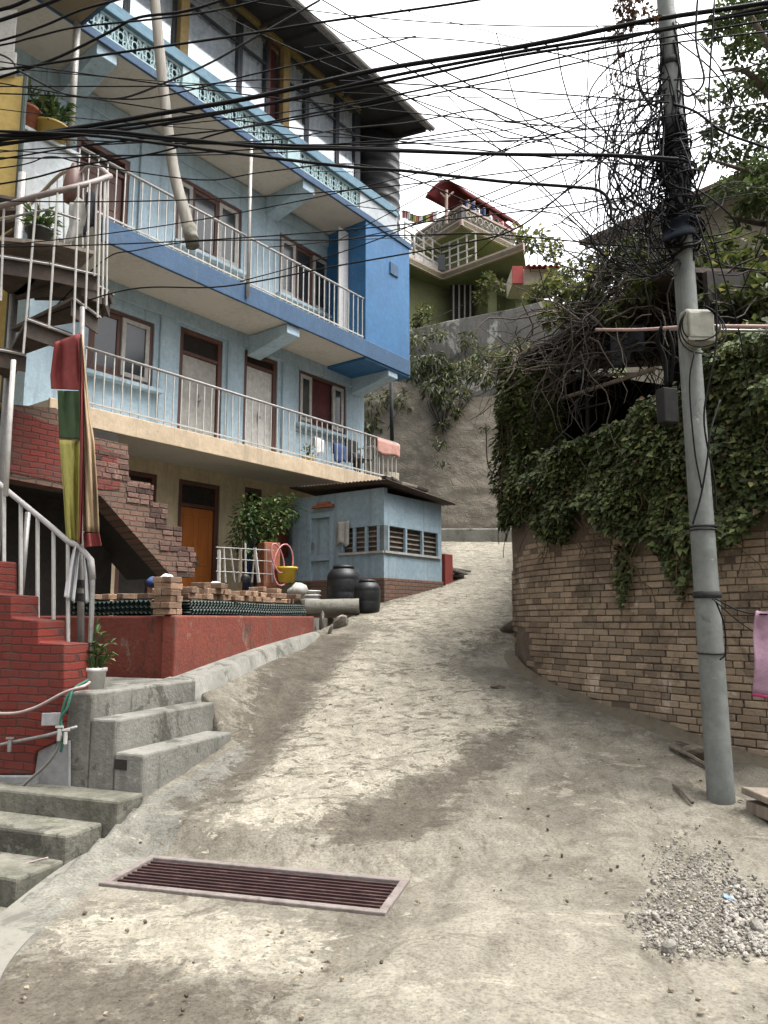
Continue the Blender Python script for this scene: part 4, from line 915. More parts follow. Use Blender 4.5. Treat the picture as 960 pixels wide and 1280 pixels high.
# ------------------------------------------------------------------ spiral stair
SCN = at_y(14, 420, 8.0); SR = 1.0
zlo = at_y(30, 440, 7.2).z; sp = empty('spiral_stair', (SCN.x, SCN.y, .8), 'rusty spiral stair with white bars and grey handrail at upper left', 'spiral stair')
def SPc(a, r, z): return Vector((SCN.x+r*math.cos(a), SCN.y+r*math.sin(a), z))
def lvl(px, py, z): rr = ray(px, py); t = (z-EYE)/rr.z; return Vector((rr.x*t, rr.y*t, z))
mb = MB(); mb.tube([(SCN.x,SCN.y,.6),(SCN.x,SCN.y,6.6)], .045, 10); mb.build('central_pole', M['steel'], sp, True)
def tread(p, q, nm='tread'):
    c = Vector((SCN.x, SCN.y, p.z)); mb = MB(); mb.prism([p, q, c+(q-p)*.08, c-(q-p)*.05], UP*.035); d_ = (q-p)
    mb.obox(p-UP*.16+(c-p)*.02, d_, (c-p).normalized()*.02, UP*.155); t_ = mb.build(nm, M['rusty'], sp); mb = MB(); mb.tube([p-(c-p).normalized()*.012, q-(c-p).normalized()*.012], .014, 5); mb.build('edge_bar', M['rail'], t_); return t_
for (pa_, qa_, Y_) in (((-60,426),(31,444),6.85),((34,400),(92,421),6.95),((92,374),(125,398),7.15),((104,350),(130,362),7.5)):
    p_ = at_y(*pa_, Y_); tread(p_, lvl(*qa_, p_.z))
zz_ = p_.z
for i in range(10):
    a = R(12+20*i); da = R(11); z = zz_+.12+.115*i; tread(SPc(a-da, SR*1.02, z), SPc(a+da, SR*1.02, z))
for (pa_, qa_, Y_) in (((-60,312),(62,331),6.95),((62,331),(124,345),7.0)):
    p_ = at_y(*pa_, Y_) if pa_[0] < 0 else lp_; lp_ = lvl(*qa_, p_.z); tread(p_, lp_, 'landing')
p_ = at_y(-60, 296, 7.2); mb = MB(); mb.prism([p_, lvl(70, 306, p_.z), lvl(118, 318, p_.z), Vector((SCN.x+.5, SCN.y+.2, p_.z)), Vector((SCN.x-.9, SCN.y+.2, p_.z))], UP*.04); mb.build('deck', M['greywood'], sp)
mb = MB(); mb.tube(catmull([at_y(-120,272,7.6), at_y(-60,268,7.2), at_y(0,258,7.0), at_y(40,247,6.95), at_y(80,237,7.0), at_y(115,228,7.2), at_y(138,220,7.5)], 5), .03, 8); mb.build('handrail', M['pinkgrey'], sp, True)
mb = MB(); mb.tube(catmull([at_y(138,220,7.5), at_y(122,207,8.0), at_y(110,208,8.3), at_y(97,221,8.5), at_y(80,215,8.6), at_y(50,243,8.8), at_y(15,279,8.8)], 5), .022, 7); mb.build('upper_handrail', M['rail'], sp, True)
mb = MB(); mb.tube([at_y(-20,278,7.02), at_y(60,262,7.), at_y(100,275,7.1)], .012, 6); mb.build('inner_rail', M['steel'], sp)
for (xt, yt, xb, yb_, Y_) in ((5,258,1,376,7.0),(46,246,29,442,6.95),(72,240,61,410,6.97),(98,232,92,419,7.02),(112,229,107,386,7.15),(121,226,118,345,7.3),(126,224,122,397,7.3),(131,223,128,372,7.4),(135,221,133,382,7.45),(27,267,27,288,8.8),(38,255,38,290,8.8),(50,243,50,292,8.8),(62,233,62,296,8.75),(72,223,72,303,8.7),(80,216,80,312,8.6),(88,219,88,312,8.55),(95,220,95,318,8.5),(104,213,103,330,8.4)):
    mb = MB(); a_, b_ = at_y(xt,yt,Y_), at_y(xb,yb_,Y_); mb.tube([a_, b_], .011, 6); mb.build('bar', M['white'], sp)
# things on the stair
mb = MB(); c = at_y(90, 256, 8.4); mb.lathe(c, [(.03,0),(.10,.04),(.115,.22),(.09,.40),(.05,.46),(.03,.52)], 12); tag(mb.build('bag', M['brownwood'], None, True), 'brown cloth bag hung at the top of the spiral stair rail', 'bag')
for (x_, y_, w_, h_, mt, lab) in ((114,250,.12,.5,'darkcloth','dark garment hung on the spiral stair bars'),(98,262,.2,.5,'whitefade','grubby white cloth hung on the spiral stair bars')):
    mb = MB(); c = at_y(x_, y_, 8.15)
    mb.grid(lambda u, v: c+Vector(((u-.5)*w_*(1+.35*v+.1*math.sin(v*9)), .035*math.sin(u*9+v*2), .1-h_*v*(1+.15*math.sin(u*7))+.04*math.sin(u*4))), 12, 12); tag(mb.build('hung_cloth', M[mt], None, True, solid=.008), lab, 'laundry')
c = at_y(48, 304, 7.5); pot('potted_plant', c, .13, .14, 'plastic_black', 'dark leafy plant sitting on the spiral stair landing', n=140, L=.12, W=.04, hl=.22)

# ------------------------------------------------------------------ prayer flag on pole, scarf
fp0 = near_hit(101, 838, .35); fpt = near_hit(103, 384, .35)
mb = MB(); mb.tube([fp0, near_hit(101,700,.35), near_hit(101,540,.35), fpt], [.03,.029,.026,.022], 10); pole_ = mb.build('flag_pole', M['steel'], None, True)
tag(pole_, 'slim grey metal pole carrying the tall prayer flag by the steps', 'flag pole')
for yy in (735, 752, 815): mb = MB(); q = near_hit(101, yy, .35); mb.lathe(q, [(.036,0),(.036,.07)], 10); mb.build('tape', M['poledark'], pole_)
FY = near_hit(100, 540, .27)
fl = empty('prayer_flag', near_hit(96, 690, .3), 'long faded prayer flag of red, green, yellow and tan cloth on a pole', 'flag')
def fpan(poly, mt, off, name):
    # poly: left and right edges as pixel pairs from top to bottom
    mb = MB(); n = len(poly)
    def fn(u, v):
        k = v*(n-1); i = min(int(k), n-2); f = k-i
        (lx, ly, rx, ry) = [poly[i][j]*(1-f)+poly[i+1][j]*f for j in range(4)]
        x_, y_ = lx*(1-u)+rx*u, ly*(1-u)+ry*u
        return near_hit(x_, y_, off+.035*math.sin(u*8+y_*.012)+.018*math.sin(u*17-y_*.02)+.02*math.sin(y_*.03))
    mb.grid(fn, 16, 20); mb.build(name, M[mt], fl, True, solid=.004)
fpan([(68,428,101,416),(63,470,104,470),(64,486,108,488)], 'flag_red', .27, 'red_panel')
fpan([(72,488,107,489),(74,548,109,550)], 'flag_green', .275, 'green_panel')
fpan([(74,550,100,551),(79,610,99,612),(83,676,98,680)], 'flag_yellow', .27, 'yellow_panel')
fpan([(100,420,103,418),(102,520,113,520),(102,560,118,552),(103,620,122,620),(104,664,124,666)], 'flag_tan', .23, 'tan_panel')
fpan([(104,666,124,667),(105,684,127,682)], 'flag_red', .23, 'red_hem')
fpan([(99,418,103,418),(100,560,105,560),(98,680,102,680)], 'flag_red', .21, 'edge_strip')
sc_ = empty('scarf', near_hit(95, 750, .25), 'white silk scarf tied low on the flag pole', 'scarf')
fl_b = fl; fl = sc_
fpan([(92,684,100,682),(84,715,97,715),(80,746,93,752)], 'cloth_white', .24, 'left_tail'); fpan([(103,690,108,692),(106,720,113,722),(107,752,117,754)], 'cloth_white', .28, 'right_tail'); fl = fl_b

# ------------------------------------------------------------------ white bucket with plant on the top step
bp = at_z(118, 861, zA); e = empty('potted_plant', bp, 'white plastic bucket with a straggly leafy plant on the top step', 'plant pot')
mb = MB(); r_ = 13.5/F*bp.y; mb.lathe(bp, [(r_*.82,0),(r_*.95,.14),(r_*1.05,.145),(r_*1.05,.175),(r_*.98,.175),(r_*.92,.12)], 20); mb.build('bucket', M['plastic_white'], e, True)
mb = MB()
for i, (dx, dz, L_) in enumerate(((.0,.42,1),(.13,.12,1),(-.02,.25,1),(.05,.3,1),(.12,.26,1),(-.06,.16,1))):
    top = bp+Vector((dx,-.0+random.uniform(-.05,.05),.15+dz)); mb.ct = .3; b0 = bp+UP*.14
    mb.tube(catmull([b0, b0+(top-b0)*.5+Vector((-.02,0,.05)), top], 4), .006, 5)
    for k in range(9):
        q = b0+(top-b0)*random.uniform(.35,1.); a = random.random()*6.28
        mb.leaf(q, Vector((math.cos(a), math.sin(a), random.uniform(-.2,.9))), UP, random.uniform(.06,.13), random.uniform(.025,.05), random.random())
for k in range(40):
    a = random.random()*6.28; mb.leaf(bp+UP*.16+Vector((math.cos(a),math.sin(a),0))*.05, Vector((math.cos(a)*.4, math.sin(a)*.4, 1)), UP, random.uniform(.08,.2), .02, random.random())
mb.build('leaves', M['potleaf'], e)

# ------------------------------------------------------------------ hoses, water pipe
def pxtube(name, pts, r, mt, lab, cat, grp=None, n=6, sm=8):
    P = [near_hit(x_, y_, o_) for x_, y_, o_ in pts]; mb = MB(); mb.tube(catmull(P, sm), r, n); return tag(mb.build(name, M[mt], None, True), lab, cat, grp)
pxtube('hose', [(-90,885,-.2),(0,892,-.16),(40,886,-.13),(80,866,-.1),(104,858,-.05),(112,853,.12)], .013, 'hose_pink', 'pale pink hose sagging across the red brick wall at the left', 'hose')
pxtube('hose', [(104,857,-.02),(86,868,-.1),(78,890,-.12),(74,920,-.12),(70,938,-.12)], .012, 'hose_green', 'green hose hanging in a loop beside the concrete steps', 'hose')
pxtube('hose', [(110,850,.1),(92,862,-.08),(84,885,-.13),(76,900,-.14),(80,920,-.12),(76,940,-.12)], .011, 'hose_green', 'second green hose, inner loop beside the concrete steps', 'hose')
pxtube('hose', [(-90,1010,-.2),(0,998,-.15),(40,972,-.14),(66,946,-.14),(76,922,-.14),(74,912,-.13)], .012, 'hose_grey', 'grey hose curving down from the tap across the concrete base', 'hose')
wp = empty('water_pipe', near_hit(40, 925, -.1), 'horizontal galvanised water pipe with taps low on the red wall', 'pipe')
mb = MB(); mb.tube([near_hit(-90,936,-.12), near_hit(0,931,-.12), near_hit(60,919,-.12), near_hit(96,909,-.12)], .014, 8); mb.build('pipe', M['steel'], wp, True)
for x_, y_ in ((12,930),(74,916),(82,920)):
    mb = MB(); q = near_hit(x_, y_, -.15); mb.tube([q+UP*.03, q-UP*.06], .016, 8); mb.box(q+UP*.045, .06, .015, .015); mb.build('tap', M['white'] if x_ > 20 else M['steel'], wp)
mb = MB(); mb.box(near_hit(64,899,-.1), .14, .02, .1, .3); tag(mb.build('cement_patch', M['board'], None, bevel=.005), 'small grey cement patch plate behind the taps', 'plate')
pxtube('cord', [(-60,1095,-.9),(0,1086,-.85),(30,1080,-.8),(60,1072,-.75)], .006, 'hose_pink', 'thin pale cord lying across the lower mossy steps', 'cord')

# ------------------------------------------------------------------ diagonal stripped pole
a, b = at_y(188,-60,8.4), at_y(241,300,8.2); mid = at_y(212,180,8.35)
dp = empty('hanging_timber_pole', b, 'pale stripped wooden pole hanging diagonally in front of the balconies', 'pole')
mb = MB(); P = catmull([at_y(180,-160,8.4), a, mid, at_y(232,270,8.22), b], 6); mb.tube(P, [.055+.02*i/len(P) for i in range(len(P))], 10); mb.build('shaft', M['polewood'], dp, True)
mb = MB(); mb.tube([at_y(236,282,8.215), at_y(241,308,8.2)], [.083,.078], 10); mb.build('dark_end', M['moss'], dp, True)

# ------------------------------------------------------------------ shack
S0 = flat(shC); SX = U; SY = N        # right face runs along U, left face along N
zs0 = shC.z-.1; zsp = at_y(480, 722, shC.y).z; zrf = at_y(480, 607, shC.y).z; LR = 0; 
def sx_at(px, z):   # distance along right face at pixel column
    k = (px-480)/F; return (k*(S0.y*CP+(z-EYE)*SP)-S0.x)/(U.x-k*U.y*CP)
def sy_at(px, z):
    k = (px-480)/F; return (k*(S0.y*CP+(z-EYE)*SP)-S0.x)/(N.x-k*N.y*CP)
LR = sx_at(552, 3); LF = sy_at(380, 3); print('shack', LR, LF, zs0, zsp, zrf)
shk = empty('shack', S0+UP*zs0, 'small pale blue shack with barred window strips and rusty sheet roof', 'shack')
def zpix(p, py):
    v = (640-py)/F; return EYE+p.y*(v*CP+SP)/(CP-v*SP)
wt, wb = zpix(S0, 656), zpix(S0, 688)
w_s = sy_at(426, 3); ds0, ds1 = sy_at(417, 3), sy_at(385, 3)
zdt = zpix(S0+N*LF*.8, 641)
def rface(a, b, z0, z1, th=.1, o=0.): return (S0+U*a+N*o+UP*z0, U*(b-a), N*th, UP*(z1-z0))
def lface(a, b, z0, z1, th=.1, o=0.): return (S0+N*a+U*o+UP*z0, N*(b-a), U*th, UP*(z1-z0))
mb = MB(); mb.obox(*rface(-.02, LR+.03, zs0-.5, zsp, .12, -.02)); mb.obox(*lface(.102, LF, zs0-.5, zsp-.0, .12, -.02)); mb.build('plinth', M['redbrick_soot'], shk, bevel=.01)
mb = MB(); mb.obox(*rface(.1, LR, zsp+.002, wb)); mb.obox(*rface(.1, LR, wt, zrf-.12)); mb.obox(*rface(LR-.08, LR, wb+.001, wt-.001)); mb.build('right_wall', M['shackblue'], shk)
mb = MB(); mb.obox(*lface(.0, w_s, zsp+.002, wb)); mb.obox(*lface(.0, w_s, wt, zrf-.03)); mb.obox(*lface(w_s, ds0, zsp+.002, zrf-.03)); mb.obox(*lface(ds1, LF+.3, zsp+.002, zrf-.03)); mb.obox(*lface(ds0, ds1, zdt, zrf-.03)); mb.build('front_wall', M['shackblue'], shk)
mb = MB(); mb.obox(*lface(LF+.3, LF+.9, zsp, zrf-.1, .1, .35)); mb.obox(S0+U*(LR-.1)+N*.1+UP*zsp, U*.1, N*1.6, UP*(zrf-.15-zsp)); mb.build('back_wall', M['shackblue'], shk)
mb = MB(); mb.obox(*lface(ds0+.02, ds1-.02, zsp-.25, zdt-.03, .04, .03)); dr = mb.build('door', M['shackblue'], shk, bevel=.004)
mb = MB()
dm = zsp+.35
mb.obox(*lface(ds0+.0, ds0+.09, zsp-.2, zdt, .05, -.02)); mb.obox(*lface(ds1-.09, ds1, zsp-.2, zdt, .05, -.02)); mb.obox(*lface(ds0+.09, ds1-.09, zdt-.1, zdt, .05, -.02)); mb.obox(*lface(ds0+.09, ds1-.09, dm, dm+.1, .05, -.015)); mb.build('door_frame', M['shackblue'], dr, bevel=.006)
mb = MB(); mb.obox(*lface(ds1-.16, ds1-.13, dm+.2, dm+.34, .03, -.05)); mb.build('handle', M['steel'], dr)
# window strips with bars
win = []
mb = MB(); mb.obox(*rface(.1, LR-.08, wb+.002, wt-.002, .02, .08)); wR = mb.build('window', M['shackwin'], shk)
mb = MB(); mb.obox(*lface(.1, w_s, wb+.002, wt-.002, .02, .08)); wL = mb.build('window', M['shackwin'], shk)
mb = MB(); mb.obox(S0+UP*(wb+.002), U*.1, N*.1, UP*(wt-wb-.004)); mb.build('corner_post', M['dirtyblue'], shk)
for w, fc, L_, o_ in ((wR, rface, LR-.08, .02), (wL, lface, w_s, .02)):
    for k in range(1, 5):
        z = wb+(wt-wb)*k/5; mb = MB(); mb.obox(*fc(.1, L_, z-.012, z+.012, .02, .05)); mb.build('slat', M['shackslat'], w)
    for k in range(4):
        x_ = .12+(L_-.16)*k/3; mb = MB(); mb.obox(*fc(x_-.025, x_+.025, wb+.003, wt-.003, .05, .0-.012)); mb.build('bar', M['shackblue'], w)
    mb = MB(); mb.obox(*fc(.0, L_+.03, wb-.04, wb-.0, .03, -.032)); mb.build('sill', M['whitefade'], w)
# roof sheet
mb = MB(); q0 = S0-U*.18-N*.2; wR_ = LR+.42; 
def rfn(u, v):
    p = q0+U*(u*wR_)+N*(v*2.3); return p+UP*(zrf+.06-u*.16+v*.1+.012*math.sin(v*2.3/.08*6.28))
mb.grid(rfn, 3, 150); mb.build('roof', M['rusty'], shk, True, solid=.012)
for (x_, y_, mt, L_) in ((505,602,'dark',.5),(520,606,'greywood',.6),(540,612,'dark',.4),(512,603,'rusty',.45)):
    c = plane_hit(x_, y_, S0, N); mb = MB(); mb.box(c+N*.3+UP*.05, L_, .1, .05, random.uniform(.3,1.1), (0, .12)); tag(mb.build('scrap_board', M[mt], None, bevel=.006), 'dark scrap of board lying on the shack roof', 'board', 'scraps on the shack roof')
c = S0+N*sy_at(405,3)+UP*zpix(S0+N*1.2, 634); mb = MB(); mb.obox(c-N*.25-U*.08, N*.5, U*.078, UP*.05); mb.obox(c-N*.16-U*.07+UP*.052, N*.3, U*.06, UP*.05); tag(mb.build('brick_ledge', M['terracotta'], None, bevel=.006), 'small red brick ledge above the shack door', 'ledge')
mb = MB(); c = S0+N*sy_at(431,3)-U*.03
mb.grid(lambda u, v: c+N*((u-.5)*.3)+UP*(zpix(c,652)-v*.42*(1+.1*math.sin(u*7)))-U*(.02*math.sin(u*11)+.03), 10, 8); tag(mb.build('rag', M['whitefade'], None, True, solid=.01), 'grimy rag hanging at the left window of the shack', 'rag')
# red brick stub beyond the shack
c = S0+U*(LR+.12); mb = MB(); mb.obox(Vector((c.x,c.y,zpix(c,728)-.3)), U*.28, N*.3, UP*(zpix(c,692)-zpix(c,728)+.3)); tag(mb.build('brick_pier', M['redbrick'], None, bevel=.01), 'short red pier at the far corner of the shack', 'pier')
for k, (x_, y_) in enumerate(((564,722),(572,718),(570,724))):
    q = on_ground(x_, y_); mb = MB(); mb.box(q+UP*(.05+.05*k), .5, .28, .05, .5*k, (.1,.1)); tag(mb.build('stone_slab', M['stone'], None, bevel=.012), 'pale broken slab in the small pile beside the red pier', 'slab', 'slabs by the shack pier')

# ------------------------------------------------------------------ barrels, buckets, concrete pipe by the shack
def barrel(px, ybase, ytop, rpx, lab, lid):
    q = on_ground(px, ybase); r = rpx/F*q.y; h = zpix(q, ytop)-q.z; e = empty('water_barrel', q, lab, 'barrel')
    mb = MB(); mb.lathe(q, [(r*.9,-.02),(r*.96,.05),(r*1.0,h*.3),(r*.985,h*.32),(r,h*.34),(r*1.0,h*.62),(r*.985,h*.64),(r,h*.66),(r*.97,h*.74),(r*.8,h*.86),(r*.62,h*.9),(r*.6,h*.92)], 26); mb.build('drum', M['plastic_black'], e, True)
    mb = MB(); mb.lathe(q+UP*h*.9, [(r*.66,0),(r*.66,h*.07),(r*.3,h*.1),(r*.28,h*.1)], 22); mb.build('lid', M['plastic_black'], e, True)
barrel(429, 757, 706, 20.5, 'taller black plastic water barrel against the shack front', 1)
barrel(459, 764, 724, 16.5, 'shorter black plastic water barrel at the shack corner', 1)
a, b = on_ground(382, 768)+UP*.11, on_ground(449, 768)+UP*.13
cp = empty('concrete_pipe', (a+b)/2-UP*.12, 'grey concrete pipe lying in front of the black barrels', 'pipe'); rr = 9.5/F*b.y
mb = MB(); ax = (b-a).normalized(); L_ = (b-a).length; mb.lathe(a, [(rr*.95,0),(rr,L_*.05),(rr,L_),(rr*.72,L_),(rr*.7,L_*.4)], 24, ax, False); mb.build('barrel', M['conc_top'], cp, True)
mb = MB(); mb.lathe(a+ax*L_*.38, [(rr*.7,0),(.01,.01)], 20, ax); mb.build('shadow_plug', M['pit'], cp)
for k in range(3):
    q = on_ground(388, 757); r_ = 12/F*q.y; mb = MB(); z0 = q.z+.02+k*.07; mb.lathe((q.x, q.y, z0), [(r_*.8,0),(r_,.06),(r_*1.08,.062),(r_*1.08,.09),(r_*.9,.09)], 20); tag(mb.build('white_tub', M['plastic_white'], None, True), ('lowest','middle','uppermost')[k]+' white plastic tub in the stack left of the black barrels', 'tub', 'stacked white tubs')
for (x_, y_, w_, lab) in ((425,783,.42,'flat pale stone slab on the ground below the concrete pipe'),(402,778,.3,'broken stone lying by the end of the red wall'),(413,790,.2,'small stone chip lying at the lane edge below the pipe')):
    q = on_ground(x_, y_); mb = MB(); mb.ball(q+UP*.03, w_*.5, (1,.7,.22), .12, 2); tag(mb.build('flat_stone', M['stone'], None), lab, 'stone')
q = on_ground(462, 742); e = empty('potted_plant', q, 'thin leggy plant growing between the barrel and the shack wall', 'plant'); mb = MB(); mb.ct = .5
for k in range(7):
    top = q+Vector((random.uniform(-.3,.3), random.uniform(-.1,.1), random.uniform(.5,1.0))); mb.tube([q, q+(top-q)*.5+Vector((.03,0,.05)), top], .008, 4)
    for j in range(16): a_ = random.random()*6.28; mb.leaf(q+(top-q)*random.uniform(.4,1), Vector((math.cos(a_), math.sin(a_), random.uniform(-.5,.5))), UP, .1, .05, random.random())
mb.build('leaves', M['potleaf'], e)
q = on_ground(474,744); mb = MB(); mb.box(q+UP*.28, .2,.12,.06, .4); mb.box(q+UP*.12, .16,.12,.24, .4); tag(mb.build('clay_block', M['terracotta'], None, bevel=.008), 'orange clay block set against the shack corner beside the shorter barrel', 'block')

# ------------------------------------------------------------------ porch clutter: shrub, wire fence, hoops, bucket, bags
q = H(hs(325,.2,ZP), .2, ZP); sh = empty('porch_shrub', q, 'bushy green shrub growing beside the porch under the balcony', 'shrub')
mb = MB()
for k in range(9):
    top = q+Vector((random.uniform(-.5,.5), random.uniform(-.3,.3), random.uniform(1.2,2.0))); mb.tube(catmull([q+Vector((random.uniform(-.1,.1),0,0)), q+(top-q)*.5+Vector((random.uniform(-.1,.1),0,0)), top], 4), [.018]*5+[.012]*4, 5)
mb.build('stems', M['bark'], sh)
mb = MB()
for (x_, y_, r_, n_) in ((318,672,.42,300),(330,650,.40,280),(345,640,.32,170),(312,640,.3,140),(362,635,.25,110),(300,660,.22,70),(330,690,.25,80)):
    c = bq(x_, y_, .15)
    for i in range(n_):
        v = Vector(NP.normal(size=3)); v = v.normalized()*r_*random.random()**.4; a_ = random.random()*6.28
        mb.leaf(c+v, (v.normalized()+Vector((math.cos(a_), math.sin(a_), -.35))), UP, random.uniform(.08,.16), random.uniform(.04,.07), min(1, max(0, random.gauss(.45,.25))))
mb.build('leaves', M['potleaf'], sh)
wf = empty('wire_fence', bq(310, 727, -.35), 'rough low fence of thin rods and rails on the porch', 'fence')
for k, x_ in enumerate((276,283,291,298,306,315,322,331,338)):
    mb = MB(); mb.tube([bq(x_+random.uniform(-3,3),728,-.35), bq(x_+random.uniform(-4,4),680+random.uniform(-5,8),-.35)], .016 if k % 3 else .03, 5); mb.build('rod', M[random.choice(('white','greywood','rail'))], wf)
for y_ in (686,700,716): mb = MB(); mb.tube([bq(270,y_-2,-.36), bq(342,y_+2,-.36)], .008, 5); mb.build('rail', M['rail'], wf)
def hoop(px, py, rx, ry, lab, tilt, mt='pinkpl'):
    c = bq(px, py, -.55); mb = MB(); k = c.y/F
    mb.tube([c+U*(math.cos(t_)*rx*k*1.2)+UP*(math.sin(t_)*ry*k)+U*(math.sin(t_)*tilt) for t_ in [2*PI*i/32 for i in range(33)]], .014, 6, False); tag(mb.build('hoop', M[mt], None, True), lab, 'hoop')
hoop(354, 706, 14, 26, 'pink plastic hoop leaning upright on the porch edge', .05); hoop(347, 698, 8, 18, 'smaller pink hoop inside the larger pink hoop', -.08)
c = bq(358, 728, -.5); mb = MB(); mb.lathe(c, [(.13,0),(.17,.22),(.19,.225),(.19,.26),(.15,.26)], 18); tag(mb.build('yellow_tub', M['yellowpl'], None, True), 'yellow plastic tub standing inside the pink hoop', 'tub')
c = bq(336, 706, -.2); mb = MB(); mb.box(c, .3, .25, .75, .6); tag(mb.build('red_box', M['terracotta'], None, bevel=.01), 'dull red box standing behind the pink hoops', 'box')
c = bq(348, 655, .9); mb = MB(); mb.box(c+UP*-.2, .4,.1,.9, .6); tag(mb.build('leaning_board', M['red'], None, bevel=.01), 'faded red board leaning behind the porch shrub', 'board')
for (x_, y_, w_, mt, lab) in ((371,740,.26,'whitefade','crumpled pale bag slumped over the end of the red wall'),(268,735,.14,'plastic_white','small white bottle lying among the bricks'),(307,722,.16,'plastic_black','dark round pot beside the porch fence'),(207,727,.16,'cloth_white','crumpled white bag on top of the corner brick stack'),(190,728,.13,'bluecloth','dark blue rag beside the corner brick stack')):
    t_ = 0.0; c = plane_hit(x_, y_, pc+inR*.2, nR) if x_ > 215 and x_ != 307 else (plane_hit(x_, y_, pc+inL*.2, inL) if x_ < 215 else bq(x_, y_, -.4))
    mb = MB(); mb.ball(c, w_*.6, (1,.8,.75), .22, 2); tag(mb.build('bag' if 'bag' in lab else ('rag' if 'rag' in lab else 'bottle' if 'bottle' in lab else 'round_pot'), M[mt], None, True), lab, 'bag' if 'bag' in lab else ('rag' if 'rag' in lab else 'bottle' if 'bottle' in lab else 'pot'))
# ------------------------------------------------------------------ curved brick wall on the right
wpx = [(642,812),(650,833),(672,851),(700,864),(740,881),(780,895),(850,921),(905,940),(960,957),(1040,978),(1150,1000)]
base_pts = [on_ground(x_, y_) for x_, y_ in wpx]; WP = [flat(p) for p in catmull([base_pts[0]+Vector((1.6,4.5,0)), base_pts[0]+Vector((.45,1.4,0))]+base_pts, 6)]
arc = [0.]
for p, q in zip(WP, WP[1:]): arc.append(arc[-1]+(q-p).length)
I0 = 12; arc = [a_-arc[I0] for a_ in arc]; ARC = np.array(arc); WX = np.array([p.x for p in WP]); WY = np.array([p.y for p in WP])
def W(u): return Vector((np.interp(u, ARC, WX), np.interp(u, ARC, WY), 0))
def Wn(u):
    t = (W(u+.03)-W(u-.03)).normalized(); return Vector((t.y, -t.x, 0))     # towards the lane
if Wn(1.).x > 0: print('normal flipped!')
us_ = np.linspace(0, arc[-1], 300)
def proj(p):
    q = p-Vector((0,0,EYE)); dpt = q.y*CP+q.z*SP; return 480+F*q.x/dpt, 640-F*(-q.y*SP+q.z*CP)/dpt
def wall_hit(px, py):
    z = 2.5
    for _ in range(3):
        xs_ = np.array([proj(W(u)+UP*z)[0] for u in us_]); u = float(np.interp(px, xs_, us_)); p = W(u); z = zpix(p, py)
    return u, z
low_ = [wall_hit(*q) for q in ((643,646),(660,640),(700,655),(740,650),(770,668),(800,690),(850,684),(890,672),(960,664),(1100,660))]
hi_ = [wall_hit(*q) for q in ((643,452),(656,500),(664,585),(700,572),(740,552),(800,528),(845,492),(880,462),(960,424),(1100,380))]
LU = [a_[0] for a_ in low_]; LZ = [a_[1] for a_ in low_]; HU = [a_[0] for a_ in hi_]; HZ = [a_[1] for a_ in hi_]
zlow = lambda u: float(np.interp(u, LU, LZ)); zhigh = lambda u: float(np.interp(u, HU, HZ))
print('wall arc', arc[-1], 'low', [round(v,2) for v in LZ], 'hi', [round(v,2) for v in HZ], 'u', [round(v,2) for v in HU])
UM = arc[-1]
ztop = lambda u: (zhigh(u)-.12) if u > 0 else zhigh(0)-.1
bw_ = empty('brick_wall', W(2.)+UP*.4, 'tall old curved brick wall with dusty bricks along the right of the lane', 'wall')
mb = MB(); NU_ = 120; NV = 26; uu = np.linspace(arc[0], UM, NU_)
def bf(i, j, inn=0):
    u = uu[i]; p = W(u); n_ = Wn(u); z0 = min(road_z(p.x, p.y), 3.4)-.4; z = z0+(ztop(u)-z0)*j/NV
    return p-n_*(.02+inn)+n_*(.003*math.sin(u*2.1+z*3)+.003*math.sin(z*7+u*5))*(0 if inn else 1)+UP*z
vs = [bf(i, j) for j in range(NV+1) for i in range(NU_)]; w_ = NU_
fs = [(j*w_+i, j*w_+i+1, (j+1)*w_+i+1, (j+1)*w_+i) for j in range(NV) for i in range(NU_-1)]
fs = [f[::-1] for f in fs]
o0 = len(vs); vs += [bf(i, NV, .45) for i in range(NU_)]+[bf(i, 0, .45) for i in range(NU_)]
fs += [(NV*w_+i, NV*w_+i+1, o0+i+1, o0+i)[::-1] for i in range(NU_-1)]+[(o0+i, o0+i+1, o0+w_+i+1, o0+w_+i)[::-1] for i in range(NU_-1)]
mb.add(vs, fs); mb.build('mud_core', M['mortar'], bw_)
mb = MB(); nbk = 0
z = -.2; row = 0
while z < 5.0:
    u = arc[0]+.3+random.uniform(0,.2)
    while u < UM-.15:
        L_ = random.choice((.2,.2,.205,.21,.10,.19)); um = u+L_/2; p = W(um); n_ = Wn(um); g_ = road_z(p.x, p.y)
        zl = zlow(um); zt = ztop(um)
        ok = g_-.05 < z < min(zt-.1, zl+.45) and um < UM
        if ok:
            cov = fbm(np.array([um*1.1]), np.array([z*1.6]), 4, 17)[0]+.5
            k_top = max(0, 1-(zl-z)/.75) if z < zl else 1; k_bot = max(0, 1-(z-g_)/.55)
            left_ = max(0, 1-um/1.3)
            hide = cov*.8+.36*k_top+.34*k_bot+.26*left_
            t = (W(um+.03)-W(um-.03)).normalized()
            if hide < .73+random.uniform(-.1,.08):
                ins = random.uniform(-.003,.004)-max(0, hide-.45)*.035
                mb.ct = min(1, max(0, random.gauss(.5,.25))); hgt = .0575+random.uniform(-.002,.001)
                c = p+n_*(.001+ins)+UP*(z+.004*math.sin(um*2+row)+random.uniform(-.0015,.0015)); tt = t+UP*random.uniform(-.012,.012)
                mb.obox(c-tt*(L_/2-.004)-n_*.08, tt*(L_-.008+random.uniform(-.006,.004)), n_*.08+t*random.uniform(-.004,.004), UP*hgt); nbk += 1
        u += L_
    z += .0655; row += 1
mb.build('brickwork', M['brick'], bw_, bevel=.007); print('wall bricks', nbk)

